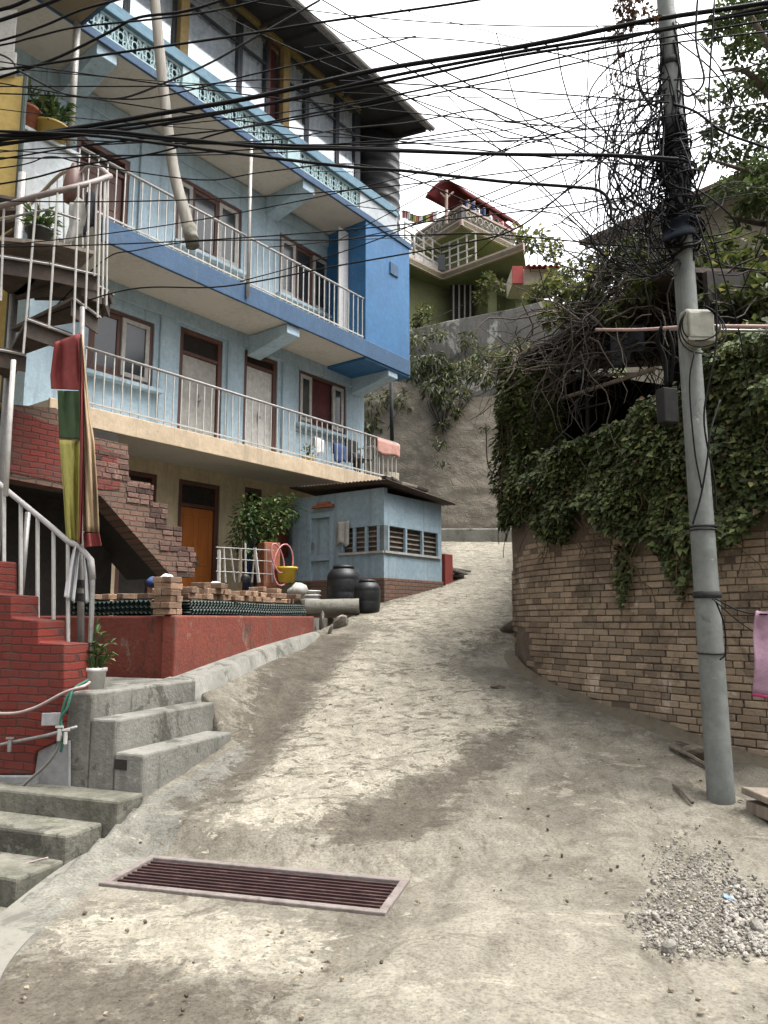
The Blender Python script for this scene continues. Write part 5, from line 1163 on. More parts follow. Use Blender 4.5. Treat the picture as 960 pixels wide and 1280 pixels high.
# ------------------------------------------------------------------ ivy over the wall
def clampg(m, s): return min(1, max(0, random.gauss(m, s)))
def ivy_mesh(n, ulo, uhi, fz0, fz1, thick, mt='ivy', L=(.035,.10), gap=.40, name='leaves', parent=None, seed=5):
    mb = MB(); c = 0; tries = 0
    while c < n and tries < n*6:
        tries += 1
        u = random.uniform(ulo, uhi); a, b = fz0(u), fz1(u)
        a += .28*(vnoise(np.array([u*3.1]), np.array([1.]), seed)[0]-.5)*1.6
        if b-a < .03: continue
        v = random.random(); z = a+(b-a)*v
        nz = vnoise(np.array([u*2.6]), np.array([z*2.6]), seed+1)[0]; n2 = vnoise(np.array([u*7]), np.array([z*7]), seed+2)[0]
        if nz*.6+n2*.4 < gap*random.uniform(.6,1.1): continue
        th = thick*(.15+1.1*nz*nz+.35*n2)
        p = W(u)+Wn(u)*random.uniform(th*.3, th)+UP*z; nn = Wn(u)
        d = (nn*random.uniform(.2,1.)+UP*random.uniform(-1.0,.15)+(W(u+.05)-W(u-.05)).normalized()*random.uniform(-.9,.9))
        l_ = random.uniform(*L); mb.leaf(p, d, nn+UP*.6, l_, l_*random.uniform(.6,.95), clampg(.40+.3*(n2-.5), .19)); c += 1
    # trailing stems
    for k in range(int(n/220)):
        u = random.uniform(ulo, uhi); a, b = fz0(u), fz1(u); z = random.uniform(a, b); mb.ct = .02; P = []
        for j in range(6): P.append(W(u)+Wn(u)*(thick*.6+.03*math.sin(j+k))+UP*z); u += random.uniform(-.12,.12); z -= random.uniform(.05,.16)
        mb.tube(P, .005, 4)
    return mb.build(name, M[mt], parent)
iv = empty('ivy', W(3.)+UP*2.6, 'dense dark ivy hanging over the top half of the curved brick wall', 'ivy')
ivy_mesh(24000, .35, UM, zlow, lambda u: zhigh(u)+.05, .24, parent=iv)
ivy_mesh(5200, .1, 1.55, lambda u: zlow(max(u,0))-.05, lambda u: zhigh(max(u,0))+.12, .12, parent=iv, seed=30, gap=.15)
mb = MB()
for k in range(7600):
    u = random.uniform(.5, 2.2) if k < 2000 else random.uniform(.85, 1.45) if k < 6600 else random.uniform(1.2, UM-.05); z = ztop(u); d_ = Vector((random.uniform(-1,1), random.uniform(-1,1), random.uniform(-.3,1))); l_ = random.uniform(.05,.1)
    mb.leaf(W(u)-Wn(max(u,.6))*random.uniform(-.1,.5)+UP*(z+random.uniform(-.1,.1)), d_, UP, l_, l_*.8, clampg(.42,.2))
mb.build('leaves', M['ivy'], iv)
for (x_, y0, y1, w_, n_) in ((783,690,765,.09,170),(855,680,750,.16,240),(838,690,720,.12,90),(664,640,668,.15,80)):
    u0, za = wall_hit(x_, y0); _, zb_ = wall_hit(x_, y1)
    ivy_mesh(n_, u0-w_, u0+w_, lambda u: zb_+abs(u-u0)/w_*(za-zb_)*.7, lambda u: za+.1, .12, gap=.1, parent=iv, seed=50+int(x_), name='trailing_strand')

# ------------------------------------------------------------------ bank of earth behind the wall
def shelf(u, back, z): return W(u)-Wn(u)*back+UP*z
uB = wall_hit(845,500)[0]
def bank_v(i, j):
    u = -4+(UM+4)*i/60; k = j/14; uc = max(u, arc[0]+.05); b = .4+k*9
    hz_ = ztop(uc) if u > uB-.2 else 3.0+(uB-max(u,-1))*0.
    rise = (2.2*min(k*5,1)+k*4.5) if u > uB-.1 else (0 if k < .3 else 2.4*min((k-.3)*5,1)+k*4)
    return W(uc)-Wn(max(uc,.6))*b+UP*(hz_-.15+rise+.15*math.sin(i*.9+j*1.7))
vs = [bank_v(i, j) for j in range(15) for i in range(61)]
mb = MB(); mb.add(vs, [(j*61+i, j*61+i+1, (j+1)*61+i+1, (j+1)*61+i) for j in range(14) for i in range(60)]); tag(mb.build('bank', M['earth'], None, True), kind='structure')

# ------------------------------------------------------------------ timber lean-to behind the ivy
uA = .25; uE = wall_hit(835,500)[0]; A_ = W(uA)-Wn(.9)*.3; B_ = W(uE)-Wn(uE)*.3; SD = (B_-A_).normalized(); SQ = Vector((-SD.y, SD.x, 0)); SQ = SQ if SQ.x > 0 else -SQ; SL = (B_-A_).length
zs_f = 3.0; zs_r = zpix(W(uA), 462)
sd = empty('lean_to_shed', A_+SD*SL/2+UP*zs_f, 'dark open timber lean-to behind the ivy, roof smothered in dry vines', 'shed')
mb = MB(); mb.prism([A_-SD*.3-SQ*.35+UP*zs_r, B_+SD*.2-SQ*.3+UP*(zs_r+.05), B_+SD*.2+SQ*2.6+UP*(zs_r+.5), A_-SD*.3+SQ*2.6+UP*(zs_r+.5)], UP*.05); mb.build('roof', M['rusty'], sd)
mb = MB(); mb.obox(A_+SQ*2.4+UP*2.4, SD*(SL+1.6), SQ*.06, UP*(zs_r-1.93)); mb.obox(A_-SD*.1+SQ*.2+UP*2.4, SD*.06, SQ*2.2, UP*(zs_r-2.3)); mb.obox(B_+SD*.3+UP*2.4, SD*.06, SQ*2.4, UP*(zs_r-2.36)); mb.prism([B_+SD*.3+UP*(zs_r+.04), B_+SD*.3+SQ*2.38+UP*(zs_r+.04), B_+SD*.3+SQ*2.38+UP*(zs_r+.42)], SD*.06); mb.obox(A_+UP*2.9, SD*SL, SQ*2.4, UP*.04); mb.build('wall', M['dark'], sd)
def shp(px, py, off=.0): return plane_hit(px, py, A_+SQ*off, SQ)
mb = MB(); mb.tube([shp(676,488), shp(676,568)], .055, 8); o = mb.build('post', M['terracotta'], sd); o['label'] = 'rusty red post'
mb = MB(); mb.tube([shp(735,470,.1), shp(735,560,.1)], .03, 6); mb.build('post', M['dark'], sd)
for (q0, q1, r_, mt) in (((678,506),(818,461),.026,'greywood'),((735,469),(800,467),.018,'greywood'),((655,500),(770,448),.02,'dark'),((690,520),(760,503),.013,'dark')):
    mb = MB(); mb.tube([shp(*q0,-.05), shp(*q1,-.05)], r_, 7); mb.build('beam', M[mt], sd)
tag(o, None)
mb = MB()
for k, (x_, y_, w_, h_) in enumerate(((783,432,.5,.32),)):
    c = shp(x_, y_, -.15); mb.grid(lambda u, v: c+SD*((u-.5)*w_)+UP*(.16-h_*v*(1+.1*math.sin(u*6)))-SQ*(.05*math.sin(u*10)), 12, 8)
tag(mb.build('plastic_sheet', M['tarp'], None, True, solid=.01), 'slate blue plastic sheet hung under the lean-to roof', 'sheet')
c = at_y(834,508,6.6); mb = MB(); k_ = 6.6/F; mb.box(c, 22*k_, .12, 46*k_, .3); tag(mb.build('grey_box', M['cablegrey'], None, bevel=.012), 'dark grey metal box hanging in the ivy left of the street pole', 'box')
mb = MB(); mb.tube(catmull([at_y(833,484,6.6), at_y(831,450,6.6), at_y(822,425,6.55), at_y(828,408,6.5)], 5), .02, 6); mb.tube(catmull([at_y(838,484,6.6), at_y(842,440,6.5), at_y(835,410,6.5)], 5), .015, 6); tag(mb.build('cable_loop', M['cable'], None, True), 'black cable loop above the hanging grey box', 'cable')
# long faded pink pipe laid across
mb = MB(); mb.tube(catmull([at_y(745,412,7.2), at_y(800,412,6.8), at_y(870,408,6.15), at_y(960,408,5.9), at_y(1060,409,5.7)], 5), .015, 8); tag(mb.build('pink_pipe', M['pinkpipe'], None, True), 'long faded pink pipe lying level behind the street pole', 'pipe')
mb = MB(); mb.tube([at_y(768,412,7.05), at_y(850,412,6.5), at_y(985,414,6.1)], .013, 6); tag(mb.build('thin_rod', M['steel'], None, True), 'thin grey rod just under the pink pipe', 'rod')

# ------------------------------------------------------------------ dry vine tangle on the lean-to and bank
def vine_mass(name, boxes, n, mt, lab, rr=(.004,.012)):
    mb = MB()
    for k in range(n):
        (x0, x1, y0, y1, Y0, Y1) = random.choice(boxes); mb.ct = random.random()
        p = at_y(random.uniform(x0,x1), random.uniform(y0,y1), random.uniform(Y0,Y1)); d = Vector((random.uniform(-1,1), random.uniform(-.6,.6), random.uniform(-.7,.6))).normalized(); P = [p]
        for j in range(random.randint(4,9)):
            d = (d+Vector((random.uniform(-.6,.6), random.uniform(-.4,.4), random.uniform(-.65,.45)))).normalized(); p = p+d*random.uniform(.08,.22); P.append(p)
        r_ = random.uniform(*rr); mb.tube(P, [r_*(1-.6*i/len(P)) for i in range(len(P))], 4, False)
    return tag(mb.build(name, M[mt], None), lab, 'vines')
vine_mass('dry_vines', [(640,760,425,470,8.2,9.6),(690,850,385,440,7.2,9.),(740,850,330,420,7.2,9.5),(640,720,440,470,8.8,9.8)], 190, 'twig', 'pale dry vine tangle draped over the lean-to roof')
vine_mass('dark_vines', [(720,860,300,420,7,9.5),(760,850,250,360,7,8.5),(860,990,330,440,6.6,8.5),(700,850,400,450,7.5,9)], 480, 'twigdark', 'dark leafless vine tangle around and behind the street pole')

def leaf_cloud(mb, clumps, L, Wd, mean=.45, sd_=.22, droop=-.2, Yd=None):
    for (px, py, Y, rpx, n) in clumps:
        c = at_y(px, py, Y); r_ = rpx/F*Y
        for i in range(n):
            v = Vector(NP.normal(size=3)); v = v.normalized()*r_*random.random()**.45; v.z *= .8
            d = v.normalized()*.6+Vector((random.uniform(-1,1), random.uniform(-1,1), random.uniform(-.8,.8)+droop)); l_ = L*random.uniform(.6,1.3)
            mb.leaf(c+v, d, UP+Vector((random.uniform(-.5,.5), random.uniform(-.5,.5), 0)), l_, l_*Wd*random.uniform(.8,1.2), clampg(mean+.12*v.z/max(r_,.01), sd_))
def bush(name, clumps, mt, lab, cat='bush', L=.12, Wd=.5, stems=8, mean=.45, droop=-.2):
    ys = [c[1] for c in clumps]; i = ys.index(max(ys)); c0 = at_y(clumps[i][0], clumps[i][1]+clumps[i][3]*.8, clumps[i][2])
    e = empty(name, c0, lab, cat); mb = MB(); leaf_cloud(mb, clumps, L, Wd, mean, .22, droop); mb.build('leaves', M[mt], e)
    mb = MB()
    for k in range(stems):
        q = random.choice(clumps); t = at_y(q[0]+random.uniform(-.5,.5)*q[3], q[1]+random.uniform(-.5,.5)*q[3], q[2]); mb.tube(catmull([c0, c0+(t-c0)*.5+Vector((random.uniform(-.15,.15),0,random.uniform(0,.2))), t], 4), [.016,.015,.014,.013,.012,.010,.008,.006,.004], 5)
    mb.build('stems', M['twigdark'], e); return e
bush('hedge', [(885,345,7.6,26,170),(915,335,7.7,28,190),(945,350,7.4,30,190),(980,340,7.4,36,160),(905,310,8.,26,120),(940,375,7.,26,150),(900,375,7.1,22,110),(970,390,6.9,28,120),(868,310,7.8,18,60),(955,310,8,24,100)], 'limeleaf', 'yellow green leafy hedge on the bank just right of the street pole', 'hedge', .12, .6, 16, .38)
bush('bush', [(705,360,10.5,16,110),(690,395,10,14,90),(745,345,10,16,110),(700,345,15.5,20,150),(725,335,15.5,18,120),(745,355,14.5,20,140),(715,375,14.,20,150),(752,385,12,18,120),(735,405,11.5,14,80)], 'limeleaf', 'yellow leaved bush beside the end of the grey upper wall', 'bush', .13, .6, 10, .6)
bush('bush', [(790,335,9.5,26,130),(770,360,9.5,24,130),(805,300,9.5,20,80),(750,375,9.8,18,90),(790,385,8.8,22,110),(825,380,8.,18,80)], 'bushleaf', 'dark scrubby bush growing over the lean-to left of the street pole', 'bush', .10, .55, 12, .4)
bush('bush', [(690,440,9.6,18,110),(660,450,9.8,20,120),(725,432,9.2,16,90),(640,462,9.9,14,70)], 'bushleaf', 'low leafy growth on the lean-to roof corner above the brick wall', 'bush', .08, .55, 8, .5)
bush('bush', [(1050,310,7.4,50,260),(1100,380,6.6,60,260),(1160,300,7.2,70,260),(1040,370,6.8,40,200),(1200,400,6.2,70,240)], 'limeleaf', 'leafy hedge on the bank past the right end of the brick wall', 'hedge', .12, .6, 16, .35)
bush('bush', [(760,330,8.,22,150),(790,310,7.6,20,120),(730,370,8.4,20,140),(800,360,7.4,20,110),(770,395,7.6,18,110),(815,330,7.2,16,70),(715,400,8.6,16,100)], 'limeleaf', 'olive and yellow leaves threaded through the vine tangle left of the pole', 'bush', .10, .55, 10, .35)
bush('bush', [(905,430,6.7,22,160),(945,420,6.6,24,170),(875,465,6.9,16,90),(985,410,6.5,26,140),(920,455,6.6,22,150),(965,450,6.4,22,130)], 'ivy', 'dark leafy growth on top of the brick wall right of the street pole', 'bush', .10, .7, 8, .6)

# ------------------------------------------------------------------ street pole with meter box
pb = on_ground(902, 1000); pt = at_y(832, 0, pb.y+.02); ptop = pt+(pt-pb)*.28
def PA(py): 
    a, b = 0., 1.3
    for _ in range(40):
        m = (a+b)/2
        if proj(pb+(pt-pb)*m)[1] > py: a = m
        else: b = m
    return pb+(pt-pb)*((a+b)/2)
po = empty('street_pole', pb, 'leaning grey steel electricity pole choked with black cables', 'utility pole')
PR = 15.6/F*pb.y
mb = MB(); n = 26; mb.tube([pb-UP*.3+(ptop-pb+UP*.3)*i/n for i in range(n+1)], [PR*(1.03-.36*i/n) for i in range(n+1)], 20); mb.build('shaft', M['pole'], po, True)
axp = (pt-pb).normalized()
def prad(py): return PR*(1.03-.36*((PA(py)-pb).length+.3)/((ptop-pb).length+.3))
for yy, h_ in ((660,.016),(664,.012),(748,.05),(818,.012),(85,.06),(175,.2)):
    c = PA(yy); r_ = prad(yy); mb = MB(); mb.lathe(c, [(r_+.001,0),(r_+.012,.005),(r_+.012,h_),(r_+.001,h_+.005)], 18, axp); mb.build('band', M['poledark'] if True else None, po, True)
# meter box
mbx = PA(420)+Vector((.0,-prad(420)-.075,0)); k_ = mbx.y/F
me_ = empty('meter_box', mbx-UP*22*k_, 'weathered beige electricity meter box strapped to the leaning pole', 'meter box')
mb = MB(); mb.box(mbx, 40*k_, .13, 48*k_, .08); mb.build('case', M['meter'], me_, bevel=.028)
mb = MB(); mb.box(mbx+Vector((0,-.075,.0)), 34*k_, .03, 36*k_, .08); mb.build('cover', M['meter'], me_, bevel=.014)
mb = MB(); mb.box(mbx+Vector((0,-.07,-19*k_)), 36*k_, .03, 5*k_, .08); mb.build('lip', M['meter'], me_, bevel=.006)
mb = MB(); mb.lathe(mbx+Vector((22*k_,-.02,0)), [(.02,0),(.02,.04),(.012,.05)], 10, (1,0,0)); mb.build('knob', M['meter'], me_)
for kk in range(3):
    mb = MB(); cc = mbx+Vector((-.01,-.10-.01*kk,.01-.03*kk)); ra = (24+3*kk)*k_; rb_ = (24+4*kk)*k_
    mb.tube([cc+Vector((math.cos(t_)*ra, .03*math.sin(t_*2), math.sin(t_)*rb_)) for t_ in [R(150)+R(290)*i/30 for i in range(31)]], .006, 5); tag(mb.build('wire_loop', M['cable'], None, True), 'thin black wire looped round the front of the meter box', 'wire', 'wire loops on the meter box')

# ------------------------------------------------------------------ cables
CAB = [0]
def cable(pts, r, lab, grp='overhead cables', mt='cable', sm=8, name='cable', cat='cable'):
    P = [at_y(*p) if len(p) == 3 else p for p in pts]; mb = MB(); mb.tube(catmull(P, sm), r, 6); o = mb.build(name, M[mt], None, True); CAB[0] += 1
    return tag(o, lab, cat, grp)
def span(pl, r, lab, Y0=6.6, Y1=5.6, mt='cable', grp='overhead cables'):
    # a cable along image points; its distance runs from Y0 at the left end to Y1 at the right end
    x0, x1 = pl[0][0], pl[-1][0]; return cable([(x_, y_, Y0+(Y1-Y0)*(x_-x0)/(x1-x0)) for x_, y_ in pl], r, lab, grp, mt)
Lm = -260
span([(Lm,205),(-20,177),(100,159),(200,142),(320,121),(463,89),(600,67),(700,49),(773,33),(832,22),(960,3),(1150,-30)], .020, 'thickest black cable of the upper bundle, rising left to right to the pole')
span([(Lm,212),(-20,184),(110,163),(220,148),(330,131),(480,97),(620,70),(720,53),(838,36),(960,9),(1150,-22)], .014, 'second black cable just under the thickest one in the upper bundle')
span([(Lm,200),(-20,181),(110,168),(220,152),(420,114),(500,100),(640,71),(770,50),(838,34),(960,14),(1150,-12)], .012, 'third black cable of the upper bundle, lowest of the three near the pole')
span([(Lm,140),(-20,168),(110,163),(220,173),(330,184),(413,186),(480,188),(640,193),(760,194),(848,199)], .015, 'thick level black cable crossing the second floor and sky to the pole')
span([(Lm,135),(-20,172),(110,166),(220,176),(330,180),(480,186),(620,192),(760,195),(848,203)], .010, 'thinner black cable hugging the thick level cable')
span([(Lm,150),(-20,163),(120,170),(280,190),(430,208),(500,213),(600,224),(640,228),(720,234),(748,238),(762,252),(764,275)], .013, 'black cable sagging past the balcony and curling down before the pole')
span([(Lm,150),(-60,118),(-10,100),(67,74),(133,42),(173,22),(240,12),(330,-20),(420,-60)], .013, 'black cable curving up over the top left lattice balcony', 6.8, 6.6)
span([(Lm,95),(-20,60),(40,47),(97,34),(200,23),(290,9),(400,-20)], .009, 'thin black cable across the brown soffit at upper left, lower one', 6.8, 6.4)
span([(Lm,110),(-20,56),(50,34),(100,13),(153,-2),(240,-30)], .011, 'black cable rising steeply across the brown soffit at upper left', 6.7, 6.5)
span([(Lm,110),(-20,32),(25,17),(70,0),(140,-30)], .017, 'thick black cable cutting the top left corner, lower one', 6.4, 6.3)
span([(Lm,90),(-20,18),(15,8),(45,-6),(110,-40)], .017, 'thick black cable cutting the top left corner, upper one', 6.4, 6.3)
span([(Lm,110),(0,87),(133,68),(280,47),(400,28),(487,16),(590,1),(700,-20)], .011, 'black cable running under the dark eave and out into white sky at top', 6.8, 6.2)
span([(Lm,20),(-20,62),(27,90),(80,117),(120,122),(155,122),(200,106),(260,80),(320,46),(400,0)], .010, 'grey cable dipping in a shallow curve past the white post at upper left', 6.9, 6.4, 'cablegrey')
span([(Lm,112),(0,117),(100,121),(190,122),(320,92),(420,70),(520,45)], .007, 'thin dark wire bending upward behind the hanging timber pole', 7, 6.6)
span([(Lm,108),(97,108),(230,107),(320,100),(420,101),(560,108),(700,118),(836,128)], .006, 'thin level wire passing in front of the third floor windows', 6.9, 5.75)
span([(Lm,262),(0,230),(100,207),(200,190),(280,165),(413,137),(513,115),(600,97),(640,87),(740,63),(832,47),(960,25)], .008, 'thin black wire climbing evenly from the spiral stair to the pole top', 6.8, 5.7)
span([(Lm,240),(0,199),(120,180),(300,160),(420,140),(480,130),(600,105),(640,97),(773,67),(832,55),(970,38)], .007, 'thin black wire just under the evenly climbing wire')
span([(Lm,215),(0,190),(180,178),(330,176),(430,161),(513,153),(600,137),(640,152),(720,140),(807,123),(838,118)], .006, 'thin wire with a slight kink meeting the pole below the upper bands', 6.7, 5.75, 'cablegrey')
span([(Lm,180),(0,197),(200,193),(373,183),(513,173),(600,161),(640,173),(730,162),(827,147),(960,128)], .006, 'thin wire running nearly level above the second floor railing', 6.8, 5.7)
span([(40,400),(160,362),(280,358),(423,332),(563,307),(640,288),(700,245),(760,195),(836,128)], .007, 'long thin wire rising from the spiral stair past the blue corner room to the pole', 7.4, 5.8)
span([(60,392),(130,325),(170,313),(240,302),(320,300),(423,300),(463,295),(520,294),(600,292),(700,300),(760,306),(850,312)], .006, 'thin nearly level wire across the second floor railing and green house', 7.6, 5.8)
span([(Lm,230),(0,210),(60,196),(100,203),(170,215),(260,225),(330,215),(440,205),(520,225),(600,260)], .006, 'thin wire drooping across the second floor brown doors', 7, 6.6)
span([(300,352),(380,330),(470,300),(560,262),(638,231),(720,190),(790,140),(834,110)], .006, 'thin wire slanting from the blue balcony up to the pole', 8.6, 5.8)
span([(155,-110),(330,-40),(403,0),(487,50),(600,113),(720,170),(800,210),(848,235)], .007, 'wire descending left to right across white sky from the eave top', 8.5, 5.8)
span([(330,-30),(407,30),(480,70),(600,133),(717,181),(790,228),(846,262)], .007, 'wire descending across white sky just below the first descending wire', 8.2, 5.8)
span([(400,60),(493,112),(600,172),(640,198),(700,255),(740,297),(760,330)], .007, 'wire falling steeply from the eave to the vine tangle', 8.5, 6.4)
span([(560,120),(617,180),(670,232),(720,280),(760,315)], .006, 'short wire falling from mid sky into the vine tangle', 9, 6.4)
span([(480,195),(556,224),(635,259),(702,269),(737,300),(760,340)], .006, 'loose wire wandering across white sky above the green house', 9, 6.5)
span([(380,60),(467,48),(520,47),(600,53),(700,68),(780,90),(838,100)], .006, 'thin wire arching over the roof corner of the house', 8.4, 5.8)
span([(590,320),(647,276),(693,250),(740,203),(800,140),(836,95)], .006, 'thin wire rising from the green house roof to the pole', 10, 5.8)
span([(440,300),(520,296),(600,293),(690,310),(760,322),(850,325)], .005, 'thinnest level wire in front of the green house balcony', 10, 5.9, 'cablegrey')
span([(620,40),(650,140),(690,180),(720,260),(760,300)], .005, 'thin wire hanging from the upper bundle and looping to the vine tangle', 6.2, 5.9)
span([(696,55),(705,105),(725,150),(780,185),(845,205)], .006, 'thin wire hanging from the upper bundle in a bend to the pole', 6.1, 5.75)
for k in range(18):
    x0_, y0_, Y0_ = random.choice(((-150,random.uniform(150,330),6.8),(random.uniform(120,420),random.uniform(-60,0),8.),(random.uniform(300,470),random.uniform(180,330),8.6),(-150,random.uniform(40,200),6.6)))
    y1_ = random.uniform(20,250); sg = random.uniform(5,45); e1 = PA(y1_)
    P = [at_y(x0_+(840-x0_)*t_, y0_+(y1_-y0_)*t_+sg*4*t_*(1-t_), Y0_+(pb.y-Y0_)*t_) for t_ in (0,.2,.4,.6,.8,.93)]+[e1]
    mb = MB(); mb.tube(catmull(P, 7), random.choice((.004,.005,.006)), 5); tag(mb.build('thin_wire', M['cable'], None, True), 'one of the thin sagging black wires strung across to the street pole', 'wire', 'thin sagging wires to the pole')
# right of the pole
span([(842,130),(870,140),(905,165),(960,185),(1100,230)], .010, 'black cable leaving the pole downward to the right edge', 5.72, 5.3)
span([(846,190),(900,175),(960,150),(1100,120)], .006, 'thin wire leaving the pole upward to the right edge', 5.75, 5.3)
span([(842,100),(900,95),(960,78),(1100,60)], .006, 'thin wire leaving the pole almost level to the right edge', 5.75, 5.3)
span([(858,215),(880,260),(900,330),(925,420),(940,520)], .006, 'thin wire falling right of the pole through the hedge', 5.8, 6.3)
span([(893,0),(888,80),(886,130),(890,180),(875,230),(862,262)], .008, 'black cable hanging in a long curve right of the pole', 5.5, 5.75)
span([(873,-20),(870,50),(880,100),(862,120),(846,112)], .009, 'black cable looping from the top to the upper pole band', 5.5, 5.7)
span([(895,640),(893,600),(880,520),(895,430),(893,350),(880,300),(870,270)][::-1], .007, 'dark wire twisting down right of the meter box', 5.6, 5.6)
cable([(877,610,5.5),(868,560,5.5),(862,480,5.5),(868,440,5.5)], .006, 'thin wire stapled to the left side of the pole below the meter box')
cable([(866,655,5.48),(876,620,5.48),(884,575,5.48),(888,540,5.5),(900,500,5.6)], .007, 'dark wire winding across the pole face below the meter box')
cable([(893,748,5.45),(930,765,5.4),(975,768,5.3),(1060,765,5.2)], .006, 'wire tied to the pole holding the pink towel', 'lines at the pole foot')
cable([(895,752,5.45),(905,780,5.45),(907,815,5.46),(900,825,5.46)], .006, 'short loose wire end hanging at the pole tie', 'lines at the pole foot')
cable([(890,748,5.42),(925,778,5.5),(960,800,5.6),(1000,815,5.6)], .004, 'thin slack wire under the towel line', 'lines at the pole foot')
TL = 'thin black wire in the tangle of loops hanging beside the street pole'
for k in range(80):
    side = random.random() < .74; y0 = random.uniform(15, 250); a = PA(y0)
    if side:
        y1 = y0+random.uniform(20,190); bx = random.uniform(15,125)*random.random()**.4; y1 = min(y1, 320)
        pts = [a, at_y(838-bx*.7, y0+(y1-y0)*.3+random.uniform(-15,25), pb.y+random.uniform(-.3,.5)), at_y(836-bx, y0+(y1-y0)*.7+random.uniform(0,30), pb.y+random.uniform(-.3,.5)), at_y(845-bx*random.uniform(.1,.8), min(y1+random.uniform(10,40), 345), pb.y+random.uniform(-.2,.6))]
        if random.random() < .5: pts.append(PA(min(y1+20, 318)))
    else:
        y1 = y0+random.uniform(40,160); bx = random.uniform(10,75)
        pts = [a, at_y(850+bx*.7, y0+(y1-y0)*.35, pb.y+random.uniform(-.3,.2)), at_y(852+bx, y0+(y1-y0)*.7, pb.y+random.uniform(-.3,.2)), PA(min(y1,300))]
    mb = MB(); mb.tube(catmull(pts, 7), random.choice((.003,.004,.005,.007)), 5); tag(mb.build('tangled_wire', M['cable'], None, True), TL, 'wire', 'tangled wires on the pole')
for k in range(46):
    x_ = random.uniform(725,832); y0 = random.uniform(20,90) if k % 2 else random.uniform(100,210); pts = []; y_ = y0; Y = pb.y+random.uniform(-.1,.8); xx = x_
    while y_ < min(y0+random.uniform(140,260), 350): pts.append(at_y(xx, y_, Y)); y_ += random.uniform(28,50); xx += random.uniform(-15,12)
    if len(pts) < 3: continue
    mb = MB(); mb.tube(catmull(pts, 5), random.choice((.003,.004,.0055)), 5); tag(mb.build('dangling_wire', M['cable'], None, True), 'thin black wire dangling loose left of the street pole', 'wire', 'dangling wires left of the pole')
for k in range(22):
    ya, yb_ = random.uniform(-30,190), random.uniform(230,330); P = []; a_ = random.random()*6.28; rr_ = random.uniform(.0,.045)
    for i in range(9):
        yy = ya+(yb_-ya)*i/8; c = PA(yy); a_ += random.uniform(-.5,.6); b_ = prad(yy)+.008+rr_*math.sin(i/8*PI)*random.uniform(.5,1.2); P.append(c+Vector((math.cos(a_)*b_-.01, math.sin(a_)*b_, 0)))
    mb = MB(); mb.tube(catmull(P, 5), random.choice((.005,.007,.010)), 6); tag(mb.build('strapped_cable', M['cable'], None, True), 'black cable strapped upright along the upper half of the street pole', 'cable', 'cables strapped along the pole')
for k in range(46):
    yy = random.uniform(165, 318); c = PA(yy); r_ = prad(yy)+random.uniform(.01,.075)*(1 if yy > 190 else .5); tl = random.uniform(-.35,.35); sq_ = random.uniform(.75,1.15); mb = MB(); ph = random.uniform(0,6.28)
    dl = Vector((random.uniform(-.035,.03), -.01, 0))
    mb.tube([c+dl+Vector((math.cos(t_)*r_*sq_, math.sin(t_)*r_, tl*r_*2*math.sin(t_+ph)+random.uniform(-.004,.004)))for t_ in [6.2*i/18 for i in range(19)]], random.choice((.006,.008,.010)), 5); tag(mb.build('cable_coil', M['cable'], None, True), 'black cable coil wound tightly round the middle of the street pole', 'cable coil', 'cable coils round the pole')
for k in range(10):
    yy = random.uniform(205, 300); c = PA(yy); rr_ = random.uniform(.1,.24); mb = MB(); o_ = Vector((-rr_*random.uniform(.5,1.1), -.06+random.uniform(-.06,.05), 0))
    mb.tube([c+o_+Vector((math.cos(t_)*rr_*.55, .05*math.sin(t_*2+k), math.sin(t_)*rr_)) for t_ in [6.6*i/26 for i in range(27)]], random.choice((.006,.008)), 5); tag(mb.build('hanging_coil', M['cable'], None, True), 'loose oval cable loop hanging on the left side of the street pole', 'cable coil', 'oval cable loops on the pole')
c = PA(303)+Vector((-.06,-prad(300)-.06,0)); mb = MB(); mb.grid(lambda u, v: c+Vector(((u-.5)*.2-.1*v*(1-u), -.05*math.sin(u*3.1)+.03*math.sin(v*5),   .1-.2*v+.08*u)), 8, 8); tag(mb.build('plastic_wrap', M['tarpdark'], None, True, solid=.008), 'dark plastic wrap tied round the pole under the cable coils', 'plastic')
# dead leafy clump caught on the wires
e = empty('dead_plant', at_y(775,60,6), 'brown dead plant caught on the wires at the top left of the pole', 'dead plant'); mb = MB()
leaf_cloud(mb, [(778,5,6.,14,60),(786,22,6.,12,50),(770,40,6.,9,30),(800,8,5.9,14,50),(815,20,5.8,10,30),(772,70,6.,5,10),(770,120,6.,4,6),(766,95,6,4,8)], .055, .5, .5, .25); mb.build('leaves', M['dryleaf'], e)
mb = MB()
for k in range(12): mb.tube(catmull([at_y(random.uniform(770,815),-20,6), at_y(random.uniform(765,815),20,6), at_y(random.uniform(762,800),random.uniform(40,130),6)], 5), .004, 4)
mb.build('stems', M['twig'], e)

# pink towel
tw = empty('pink_towel', at_y(955,868,5.32), 'pale pink towel with magenta hem hanging at the right edge', 'towel')
mb = MB(); k_ = 5.32/F; tc = at_y(955,764,5.32)
def tfn(u, v): return tc+Vector(((-10-8*v+u*(46+10*v))*k_, .03*math.sin(u*9+v*2)+.02*math.sin(v*7), -(v*100+4*u*v)*k_+ .004*math.sin(u*20)))
mb.grid(tfn, 18, 16); mb.build('cloth', M['pink'], tw, True, solid=.006)
mb = MB(); mb.grid(lambda u, v: tfn(u, 1+.04*v)+Vector((0,-.001,0)), 18, 2); mb.build('hem', M['magenta'], tw, True, solid=.007)

